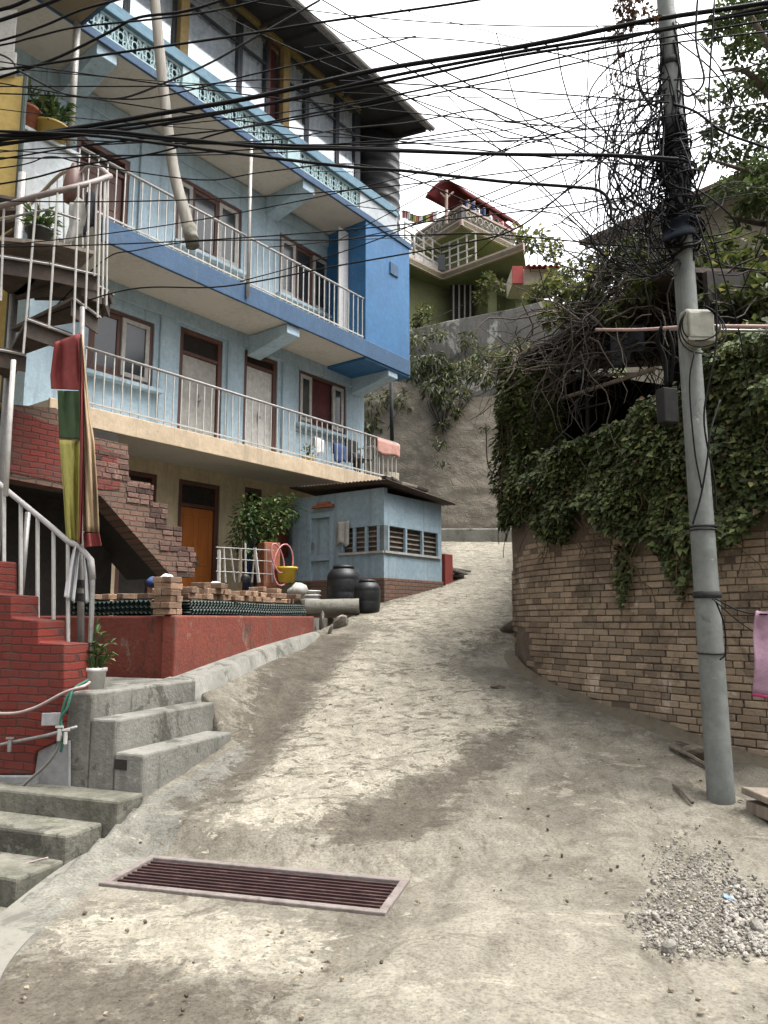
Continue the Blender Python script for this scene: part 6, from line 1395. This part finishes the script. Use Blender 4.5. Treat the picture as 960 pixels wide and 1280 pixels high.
# ------------------------------------------------------------------ tree at upper right
tb = at_y(1030, 420, 12.5); tr = empty('tree', tb, 'tall leafy green tree rising behind the wall at the upper right', 'tree')
mb = MB(); top = at_y(985, -120, 12.5); mb.tube(catmull([tb-UP*2, at_y(1020,300,12.5), at_y(1000,120,12.5), top], 6), [.26-.009*i for i in range(19)], 10)
for (q0, q1, q2) in (((1008,180),(940,95),(900,88)),((1003,130),(950,40),(915,-20)),((1015,250),(950,220),(890,200)),((1000,100),(1060,20),(1100,-60)),((1012,220),(1080,180),(1140,120)),((1015,270),(960,280),(905,270))):
    mb.tube(catmull([at_y(*q0,12.5), at_y(*q1,12.2), at_y(*q2,12.)], 6), [.09-.006*i for i in range(13)], 7)
mb.build('trunk', M['bark'], tr, True)
mb = MB(); cl = []
for (x_, y_, r_, n_) in ((915,15,26,230),(950,30,34,360),(985,10,40,300),(925,60,22,160),(895,40,16,70),(905,115,16,70),(935,105,24,150),(965,90,32,260),(890,165,14,60),(915,150,20,100),(945,150,22,150),(975,160,34,260),(900,190,18,90),(930,200,24,170),(960,215,32,290),(985,250,40,260),(940,245,22,170),(905,235,14,70),(925,275,16,80),(880,250,10,30),(1040,60,60,300),(1050,180,60,300),(1000,-60,60,260),(880,120,8,20),(875,205,10,24)):
    cl.append((x_, y_, 12.2+random.uniform(-.7,.7), r_*1.08, int(n_*1.9)))
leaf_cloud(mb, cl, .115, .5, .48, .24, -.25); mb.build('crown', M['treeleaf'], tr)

# ------------------------------------------------------------------ building at upper right
def same_z(px, py, z): r = ray(px, py); t = (z-EYE)/r.z; return Vector((r.x*t, r.y*t, z))
ra = at_y(724, 307, 15.5); rz = ra.z; rbk = same_z(840, 265, rz); rc = same_z(960, 208, rz)
hb = empty('cream_building', (ra.x+4, ra.y+1, 5), 'cream building with brown overhanging roof behind the vines at right', 'building')
dirb = (rc-ra); dirb.z = 0; dirb.normalize(); nb_ = Vector((-dirb.y, dirb.x, 0)); nb_ = nb_ if nb_.y > 0 else -nb_
mb = MB(); mb.prism([ra, ra+dirb*12, ra+dirb*12+nb_*6+UP*2., ra+nb_*6+UP*2.], UP*.12); mb.build('roof', M['greytile'], hb)
mb = MB(); mb.obox(ra+dirb*.6+nb_*.7-UP*4, dirb*11, nb_*4.5, UP*4.06); mb.build('wall', M['cream2'], hb)
mb = MB()
for x0 in (4.6, 6.2, 7.8): mb = MB(); q = ra+dirb*x0+nb_*.69-UP*1.5; mb.obox(q, dirb*1.1, -nb_*.05, UP*1.1); f_ = mb.build('window', M['greywood'], hb); mb = MB(); mb.obox(q+dirb*.08-nb_*.052+UP*.08, dirb*.94, -nb_*.01, UP*.94); mb.build('pane', M['glass'], f_)

# ------------------------------------------------------------------ retaining walls and hillside at the back
rw0 = on_ground(600, 677); RY = rw0.y; print('retaining Y', RY, rw0)
x0r, x1r = at_y(380,600,RY).x, at_y(800,600,RY).x; ztr = at_y(600,474,RY).z
mb = MB()
def rfn2(u, v):
    x_ = x0r+(x1r-x0r)*u; z_ = rw0.z-.6+(ztr+.3*math.sin(u*9)-rw0.z+.6)*v
    d_ = .09*(fbm(np.array([x_*.8+5]), np.array([z_*.8]), 4, 61)[0])+.05*fbm(np.array([x_*3]), np.array([z_*4]), 3, 71)[0]
    return Vector((x_, RY+.25+.5*v+d_*1.3, z_))
mb.grid(rfn2, 130, 100); mb.obox((x0r,RY+1.4,rw0.z-.6), (x1r-x0r,0,0), (0,.5,0), (0,0,ztr-rw0.z+.2)); o = tag(mb.build('retaining_wall', M['rubble'], None, True), 'tall brown rubble retaining wall at the top end of the lane', 'wall')
mb = MB(); mb.obox((x0r, RY-.05, rw0.z-.5), (x1r-x0r,0,0), (0,.32,0), (0,0,.5+.36)); tag(mb.build('kerb', M['conc'], None, bevel=.04), 'low pale concrete footing along the rubble retaining wall', 'kerb')
UY = RY+3.2; ux = [(440,440),(505,414),(560,401),(640,386),(688,374),(690,376),(714,381),(760,400)]
mb = MB(); poly = [at_y(x_, y_, UY) for x_, y_ in ux]; poly += [Vector((poly[-1].x,UY,ztr-1)), Vector((poly[0].x,UY,ztr-1))]; mb.prism(poly, Vector((0,.5,0))); uw = tag(mb.build('upper_wall', M['plaster_grey'], None, bevel=.02), 'stained grey rendered wall below the green house', 'wall')
hx = np.linspace(-30, 45, 40); hy = [RY+1.3, RY+3., UY+.3, UY+.9, UY+5, UY+14, UY+40, UY+90]; hz_ = [ztr-.3, ztr+.2, ztr+.4, poly[2].z-.7, poly[2].z+.2, poly[2].z+.8, poly[2].z+1.5, poly[2].z+2]
mb = MB(); mb.add([Vector((x_, y_, z_+.25*math.sin(x_*.7+y_))) for y_, z_ in zip(hy, hz_) for x_ in hx], [(j*40+i, j*40+i+1, (j+1)*40+i+1, (j+1)*40+i) for j in range(7) for i in range(39)]); tag(mb.build('hillside', M['hillgreen'], None, True), kind='structure')
BY = RY+.6
bush('bush', [(520,425,UY-.5,16,110),(545,418,UY-.4,12,70),(585,425,UY-.4,14,80),(470,500,BY,22,170),(462,530,BY,16,110),(485,470,BY+.6,24,200),(475,560,BY,10,40),(500,500,BY,16,90)], 'bushleaf', 'scrub at the left end of the rubble wall beside the blue house', 'bush', .2, .35, 10, .5, -.5)
bush('bush', [(520,460,BY+.4,22,220),(545,455,BY+.4,20,220),(540,485,BY,18,160),(555,500,BY-.1,12,80),(560,470,BY+.3,16,140),(553,530,BY-.1,8,40)], 'bushleaf', 'dark grassy clump drooping over the middle of the rubble wall', 'bush', .24, .28, 10, .38, -.8)
bush('bush', [(585,462,BY+.4,20,190),(605,470,BY+.3,16,140),(575,490,BY,14,100),(570,515,BY-.1,8,40),(600,445,BY+.9,16,100)], 'bushleaf', 'olive grass clump drooping over the right part of the rubble wall', 'bush', .22, .26, 8, .55, -.7)
bush('bush', [(628,452,BY+.5,16,120),(650,440,BY+.8,18,140),(615,440,BY+1,14,80)], 'bushleaf', 'light green scrub above the rubble wall next to the brick wall corner', 'bush', .18, .4, 8, .7, -.3)
for (x_, y_, r_, n_, lab) in ((548,555,12,40,'small weed tuft rooted in the middle of the rubble wall'),(607,535,8,24,'small weed tuft rooted in the right side of the rubble wall'),(553,580,8,18,'thin weed hanging below the middle tuft of the rubble wall')):
    bush('weed', [(x_, y_, RY+.1, r_, n_)], 'bushleaf', lab, 'weed', .14, .35, 3, .5, -.6)
mb = MB(); mb.tube(catmull([at_y(608,530,RY), at_y(609,575,RY-.05), at_y(616,590,RY-.05), at_y(622,575,RY)], 6), .02, 5); tag(mb.build('hanging_root', M['twigdark'], None, True), 'thin dark root hanging down the rubble wall near the brick wall', 'root')
mb = MB(); mb.tube([at_y(489,472,RY-2.), at_y(490,560,RY-2.)], .05, 8); mb.build('x', M['steel'], None) if False else tag(mb.build('drainpipe', M['cablegrey'], None, True), 'thin grey drainpipe hanging below the bright blue corner room', 'pipe')

# ------------------------------------------------------------------ green house on the hill
GY = 30.
c1 = at_y(553,349,GY); gz1 = c1.z; l1 = same_z(500,323,gz1); r1 = same_z(654,312,gz1)
gh = empty('green_house', (c1.x, GY+3, gz1-4), 'olive green hillside house with white balcony rails and red curved roof', 'house')
def trim(a, b, h, name='slab_edge', mt='pinktrim', th=.12):
    mb = MB(); d_ = (b-a); d2 = Vector((d_.x,d_.y,0)).normalized(); n2 = Vector((-d2.y, d2.x, 0)); n2 = n2 if n2.y > 0 else -n2
    mb.obox(a, d_, n2*th, UP*h); return mb.build(name, M[mt], gh)
mb = MB(); mb.prism([l1+UP*.02, c1+UP*.02, r1+UP*.02, r1+Vector((2,8,.02)), l1+Vector((-3,8,.02))], UP*.2); mb.build('lower_slab', M['greenwall'], gh)
trim(l1, c1, .3); trim(c1, r1, .3)
back = Vector((0,1.3,0)); 
def gwall(pts, z0, z1, off, mt='greenwall', name='wall'):
    mb = MB()
    for a, b in zip(pts, pts[1:]): mb.obox(Vector((a.x,a.y,z0))+off, Vector((b.x-a.x,b.y-a.y,0)), Vector((0,.25,0)), UP*(z1-z0))
    return mb.build(name, M[mt], gh)
gwall([l1+Vector((-2,-1.5,0)), c1+Vector((.8,0,0)), r1+Vector((1,0,0))], gz1-5, gz1+.01, Vector((0,1.4,0)))
for (xa, xb, ya, yb_, mt, nm) in ((513,538,366,405,'brownwood','door'),(563,592,352,400,'dark','opening'),(622,640,345,362,'glass','window')):
    a, b = at_y(xa, yb_, GY+.6), at_y(xb, ya, GY+.6); mb = MB(); mb.obox(a, (b.x-a.x,0,0), (0,.1,0), (0,0,b.z-a.z)); mb.build(nm, M[mt], gh)
for x_ in (567,574,581,588): mb = MB(); mb.tube([at_y(x_,356,GY+.4), at_y(x_,404,GY+.4)], .04, 6); mb.build('bar', M['rail'], gh)
for x_ in (611, 645): mb = MB(); q = at_y(x_, 420, GY-.6); mb.obox(q, (.35,0,0), (0,.35,0), (0,0,gz1-q.z)); mb.build('pillar', M['greenwall'], gh)
mb = MB(); a = at_y(618,352,GY-1); b = at_y(656,366,GY-1.4); mb.obox(a, b-a, (0,1,0), (0,0,.1)); a = at_y(614,333,GY-1); mb.build('awning', M['white'], gh)
# white sheet rail along the lower terrace, railing behind
mb = MB(); pA, pB, pC = l1+UP*.32+Vector((.2,.3,0)), c1+UP*.32+Vector((.0,.4,0)), c1+(r1-c1)*.2+UP*.32+Vector((0,.35,0)); mb.obox(pA, pB-pA, (0,.08,0), UP*.5); mb.build('terrace_sheet', M['white'], gh)
rail_pts = [pA+UP*.1, pB+UP*.1, c1+(r1-c1)*.45+UP*.4+Vector((0,.35,0))]
for k in range(4): mb = MB(); mb.tube([p+UP*(.3+.32*k) for p in rail_pts], .035, 5); mb.build('rail_bar', M['white'], gh)
for a, b in zip(rail_pts, rail_pts[1:]):
    for k in range(5): q = a+(b-a)*k/4; mb = MB(); mb.tube([q, q+UP*1.3], .04, 5); mb.build('rail_post', M['white'], gh)
# upper storey
c2 = at_y(577,281,GY-1.); gz2 = c2.z; l2 = same_z(514,319,gz2); r2 = same_z(643,313,gz2); print('green z', gz1, gz2, l2, r2)
mb = MB(); mb.prism([c2+UP*.02, l2+UP*.02, l2+Vector((2,6,.02)), r2+Vector((2,6,.02)), r2+UP*.02], UP*.2); mb.build('upper_slab', M['greenwall'], gh)
trim(c2, l2, .28); trim(c2, r2, .28)
e1 = c2+(l2-c2)*.35; 
gwall([l2+Vector((.8,-.6,0)), c2+Vector((.1,1.2,0)), r2+Vector((-.2,.4,0))], gz1+.2, gz2+.01, Vector((0,.9,0)))
for (xa, xb, ya, yb_) in ((545,556,318,338),):
    a, b = at_y(xa, yb_, GY+.2), at_y(xb, ya, GY+.2); mb = MB(); mb.obox(a, (b.x-a.x,0,0), (0,.1,0), (0,0,b.z-a.z)); mb.build('window', M['glass'], gh)
def para(a, b):
    mb = MB(); d2 = Vector((b.x-a.x,b.y-a.y,0)).normalized(); n2 = Vector((-d2.y, d2.x, 0)); n2 = n2 if n2.y > 0 else -n2; a2 = a+UP*.285
    mb.obox(a2, b-a, n2*.1, UP*.5); o = mb.build('roof_parapet', M['plaster_grey'], gh); mb = MB(); mb.obox(a2+UP*.502-n2*.03, b-a, n2*.16, UP*.09); mb.build('cap', M['pinktrim'], o)
    mb = MB(); L_ = (b-a).length; k = .4
    while k < L_-.3: 
        q = a2+d2*k+UP*.25-n2*.01; mb.tube([q+d2*(.14*math.cos(t_))+UP*(.16*math.sin(t_)) for t_ in [2*PI*i/8 for i in range(9)]], .02, 4, False); k += .36
    mb.build('ornament', M['cream2'], o)
para(c2, l2); para(c2, r2)
# curved red roof
nl, na, nr = at_y(532,247,GY-1.5), at_y(555,226,GY-1.), at_y(577,240,GY-.2); far = at_y(652,281,GY+6)-at_y(575,234,GY-.4)
def roofn(u, v):
    a = (1-u)**2; c = 2*u*(1-u); b = u*u; mid = na*2-(nl+nr)*.5
    return nl*a+mid*c+nr*b+far*v
mb = MB(); mb.grid(roofn, 14, 10); mb.build('curved_roof', M['redroof'], gh, True, solid=.08)
for (x_, y0, y1, Y) in ((558,238,268,GY-.8),(585,250,275,GY+.5),(634,283,305,GY+4.)): mb = MB(); mb.tube([at_y(x_,y0,Y), at_y(x_,y1+12,Y)], .07, 6); mb.tube([at_y(x_,y0+10,Y), at_y(x_-10,y0+1,Y)], .04, 5); mb.tube([at_y(x_,y0+10,Y), at_y(x_+9,y0+2,Y)], .04, 5); mb.build('roof_post', M['pinktrim'], gh)
gwall([c2+Vector((1.6,2.6,0)), r2+Vector((.4,2,0))], gz2+.2, gz2+2.4, Vector((0,.5,0)), 'redroof', 'upper_wall')
for k, (x_, y_, w_, h_, mt) in enumerate(((581,259,8,15,'bluecloth'),(590,261,8,17,'bluecloth'),(597,266,6,12,'cloth_white'),(604,267,6,15,'bluecloth'),(612,276,7,12,'cloth_white'),(620,279,7,12,'darkcloth'),(627,282,6,10,'salmon'))):
    q = at_y(x_, y_, GY+.3+k*.25); kk = q.y/F; mb = MB(); mb.grid(lambda u, v: q+Vector(((u-.5)*w_*kk, .1*math.sin(u*7), (.5-v)*h_*kk)), 6, 4); tag(mb.build('laundry', M[mt], None, True, solid=.03), {'bluecloth':'blue garment','cloth_white':'white garment','darkcloth':'dark garment','salmon':'pinkish garment'}[mt]+' hanging under the red curved roof, '+('first','second','third','fourth','fifth','sixth','last')[k]+' from the left', 'laundry', 'laundry under the red roof')
bf_ = empty('bunting', at_y(525,272,GY-2), 'string of small faded prayer flags on the green house terrace', 'flags')
mb = MB(); Pn = catmull([at_y(502,262,GY-2), at_y(525,270,GY-2), at_y(552,262,GY-2)], 6); mb.tube(Pn, .02, 4); mb.build('string', M['white'], bf_)
for k in range(1, 11): q = Pn[k]; mb = MB(); mb.grid(lambda u, v: q+Vector(((u-.5)*.2,.02*math.sin(u*5),-.3*v)), 2, 2); mb.build('pennant', M[('flag_yellow','flag_red','cloth_white','flag_green')[k % 4]], bf_, solid=.01)
mb = MB(); mb.tube([at_y(518,285,GY-3), at_y(517,318,GY-3)], .05, 6); tag(mb.build('white_post', M['white'], None, True), 'thin white post at the corner of the green house terrace', 'post')
# red sheet lean-to right of the green house
q = at_y(655,338,26); rs_ = empty('red_sheet_shed', at_y(670,380,26), 'small shed with bright red sheet roof beside the green house', 'shed'); kk = 26/F
mb = MB(); mb.grid(lambda u, v: at_y(659,332,25.6)+Vector((u*48*kk, v*1.6, v*.5+.04*math.sin(u*48*kk/.2*6.28))), 70, 2); mb.build('roof', M['redsheet'], rs_, True, solid=.03)
mb = MB(); mb.obox(at_y(640,356,26), (60*kk,0,0), (0,1.2,0), (0,0,22*kk)); mb.build('wall', M['cream2'], rs_)
mb = MB(); mb.obox(at_y(641,354,25.9), (14*kk,0,0), (0,.09,0), (0,0,24*kk)); mb.build('red_panel', M['redsheet'], rs_)
bush('bush', [(665,300,34,22,160),(690,310,33,16,110),(640,295,35,14,80),(650,305,34,16,90)], 'limeleaf', 'hazy yellow green treetop behind the red sheet roof', 'tree', .3, .5, 6, .6)
bush('bush', [(612,352,27.5,14,90),(628,360,27.5,10,60),(600,372,27.5,10,60),(530,390,27.5,14,90),(520,402,27.5,10,60)], 'bushleaf', 'small potted shrubs along the foot of the green house', 'shrub', .22, .45, 6, .65)
bush('bush', [(680,360,24.5,16,150),(700,350,24.5,16,150),(665,372,24.6,12,90),(715,365,24.3,14,110)], 'limeleaf', 'yellow leaved shrub on top of the stained grey wall', 'bush', .2, .5, 6, .55)

# ------------------------------------------------------------------ gravel, litter, sticks
def inpoly(x_, y_, P):
    c = False; j = len(P)-1
    for i in range(len(P)):
        if (P[i][1] > y_) != (P[j][1] > y_) and x_ < (P[j][0]-P[i][0])*(y_-P[i][1])/(P[j][1]-P[i][1])+P[i][0]: c = not c
        j = i
    return c
GP = [(822,1085),(870,1078),(905,1090),(925,1118),(985,1140),(1000,1185),(905,1190),(838,1198),(798,1170),(790,1155),(815,1130)]
mb = MB(); n = 0
while n < 2700:
    x_, y_ = random.uniform(770,1010), random.uniform(1060,1215)
    if not inpoly(x_+random.gauss(0,9), y_+random.gauss(0,7), GP): continue
    q = at_z(x_, y_, .02); q.z = road_z(q.x, q.y)+.012; mb.ct = random.random(); r_ = random.choice((.003,.005,.007,.009,.013)) if x_ < 905 else random.choice((.005,.008,.011,.014,.019))
    q.z += -r_*.1+max(0, .008-.0001*abs(x_-880)); mb.ball(q, r_, (1, random.uniform(.6,.9), random.uniform(.5,.8)), .18, 1); n += 1
tag(mb.build('gravel', M['stone'], None), 'small heap of pale broken gravel on the lane at the right', 'gravel', None, 'stuff')
for (x_, y_, r_, lab) in ((836,1192,.045,'largest pale stone at the front edge of the gravel heap'),(820,1156,.035,'rounded stone at the left tip of the gravel heap'),(947,1168,.045,'pale stone at the right end of the gravel heap')):
    q = at_z(x_, y_, .02); q.z = road_z(q.x, q.y)+.03; mb = MB(); mb.ball(q, r_, (1,.75,.6), .12, 2); tag(mb.build('stone', M['stone'], None), lab, 'stone')
q = at_z(912,1131,.03); mb = MB(); mb.ball(q+UP*.03, .035, (1.2,.8,.5), .3, 2); tag(mb.build('plastic_scrap', M['tarp2'], None), 'crumpled blue plastic scrap on top of the gravel heap', 'litter')
mb = MB(); RP = [(10,1260),(100,1100),(330,950),(420,820),(640,720),(640,830),(760,900),(940,1000),(1000,1080),(1000,1300),(10,1300)]; n = 0
while n < 420:
    x_, y_ = random.uniform(0,1000), random.uniform(700,1290)
    if not inpoly(x_, y_, RP): continue
    if GC is not None and 120 < x_ < 520 and 1065 < y_ < 1150: continue
    q = on_ground(x_, y_); q.z += .012; mb.ct = random.random(); r_ = random.choice((.003,.004,.006,.008,.014)); a_ = random.random()*6.28
    if random.random() < .25: mb.leaf(q+UP*.008, Vector((math.cos(a_), math.sin(a_), .15)), UP, r_*4, r_*2)
    else: mb.ball(q, r_, (1,.8,.6), .2, 1)
    n += 1
tag(mb.build('litter', M['litter'], None), 'scattered grit, dry leaves and small stones over the lane', 'litter', None, 'stuff')
for (q0, q1, r_, lab) in (((838,938),(890,966),.018,'dark stick lying behind the foot of the street pole'),((842,986),(866,1009),.014,'short dark stick on the ground left of the pole foot'),((846,930),(884,945),.012,'thin twig against the brick wall behind the pole foot')):
    a, b = on_ground(*q0)+UP*.03, on_ground(*q1)+UP*.03; mb = MB(); mb.tube([a, (a+b)/2+UP*.015, b], r_, 6); tag(mb.build('stick', M['bark'], None), lab, 'stick')
q = on_ground(868,946); mb = MB(); mb.ball(q+UP*.02, .12, (1.3,.8,.5), .16, 2); tag(mb.build('rubble_lump', M['earth2'], None), 'brown lump of rubble behind the foot of the street pole', 'rubble')
q = on_ground(972,1022); mb = MB(); mb.box(q+UP*.14, .35,.3,.05,.3,(.1,.1)); mb.box(q+UP*.05, .3,.28,.09,.2); tag(mb.build('wooden_block', M['greywood'], None, bevel=.01), 'worn pale wooden block at the right edge beyond the gravel', 'block')
q = on_ground(622,861); mb = MB(); mb.ball(q+UP*.02, .07, (1.2,.8,.4), .3, 2); tag(mb.build('dung', M['bark'], None), 'small dark clod on the lane below the brick wall corner', 'clod')
q = on_ground(632,790); mb = MB(); 
mb.ball(q+Vector((.22,.25,-.03)), .36, (.8,1.2,.3), .16, 2); tag(mb.build('dirt_heap', M['earth2'], None, True), 'low heap of dirt against the brick wall corner', 'dirt heap')
# earth foot along the brick wall
mb = MB(); K = 70
vs = []
for i in range(K):
    u = .05+(UM-.3)*i/(K-1); p = W(u); n_ = Wn(u); w_ = .08+.07*vnoise(np.array([u*2.]), np.array([3.]), 8)[0]; h_ = .03+.08*vnoise(np.array([u*3.]), np.array([7.]), 9)[0]
    q = p+n_*w_; vs += [p+n_*.015+UP*(road_z(p.x,p.y)+h_), p+n_*(w_*.45)+UP*(road_z(p.x,p.y)+h_*.35), q+UP*(road_z(q.x,q.y)-.01)]
mb.add(vs, [(3*i+j, 3*i+3+j, 3*i+4+j, 3*i+1+j) for i in range(K-1) for j in range(2)]); tag(mb.build('ground_verge', M['earth2'], None, True), kind='structure')

# ------------------------------------------------------------------ camera, light, world
cam = bpy.data.cameras.new('camera'); co = bpy.data.objects.new('camera', cam); COL.objects.link(co)
cam.sensor_fit = 'VERTICAL'; cam.sensor_height = 24; cam.lens = 24*F/1280; cam.clip_end = 1000; cam.clip_start = .05
co.location = (0, 0, EYE); co.rotation_euler = (PI/2+PITCH, 0, 0); SC.camera = co
EL, AZ = R(66), R(105)       # sun behind the viewer's right shoulder, veiled by cloud
sd_ = Vector((math.sin(AZ)*math.cos(EL), math.cos(AZ)*math.cos(EL), math.sin(EL)))
sl = bpy.data.lights.new('sun', 'SUN'); so = bpy.data.objects.new('sun', sl); COL.objects.link(so)
sl.energy = 1.25; sl.angle = R(30); sl.color = (1, .95, .87); so.rotation_euler = sd_.to_track_quat('Z', 'Y').to_euler(); so.location = sd_*40
w = bpy.data.worlds.new('World'); SC.world = w; w.use_nodes = True; nt = w.node_tree; bg = nt.nodes['Background']
sk = nt.nodes.new('ShaderNodeTexSky'); sk.sky_type = 'NISHITA'; sk.sun_disc = False; sk.sun_elevation = EL; sk.sun_rotation = AZ; sk.dust_density = 4; sk.air_density = 1.0; sk.ozone_density = 1
hs_ = nt.nodes.new('ShaderNodeHueSaturation'); hs_.inputs['Saturation'].default_value = .05; hs_.inputs['Value'].default_value = 1.15
nt.links.new(sk.outputs[0], hs_.inputs['Color']); tc_ = nt.nodes.new('ShaderNodeTexCoord'); sx_ = nt.nodes.new('ShaderNodeSeparateXYZ'); nt.links.new(tc_.outputs['Generated'], sx_.inputs[0])
cl_ = noise(nt, tc_.outputs['Generated'], 2.2, 6, .55, .6)       # thin overcast: brighter overhead, faint cloud tone
zen = ramp(nt, sx_.outputs[2], [(0., (.72,.72,.73)), (.35, (1.0,1.0,1.01)), (1., (2.2,2.2,2.19))]); cld = ramp(nt, cl_, [(.3, (.9,.9,.91)), (.7, (1.06,1.06,1.06))])
thick = ramp(nt, mathn(nt, 'ADD', mathn(nt, 'MULTIPLY', sx_.outputs[1], .5), .5), [(0., (.38,.38,.39)), (.5, (.8,.8,.8)), (.8, (1,1,1))])   # added dimming of the unseen sky behind the viewer, darkens faces towards camera
nt.links.new(mixc(nt, 1., mixc(nt, 1., mixc(nt, 1., hs_.outputs[0], zen, 'MULTIPLY'), cld, 'MULTIPLY'), thick, 'MULTIPLY'), bg.inputs['Color']); bg.inputs['Strength'].default_value = .15
SC.view_settings.view_transform = 'Standard'; SC.view_settings.look = 'None'; SC.view_settings.exposure = 1.7; SC.view_settings.gamma = 1
SC.cycles.max_bounces = 6; SC.cycles.transparent_max_bounces = 8
print('cables', CAB[0], 'objects', len(bpy.data.objects))
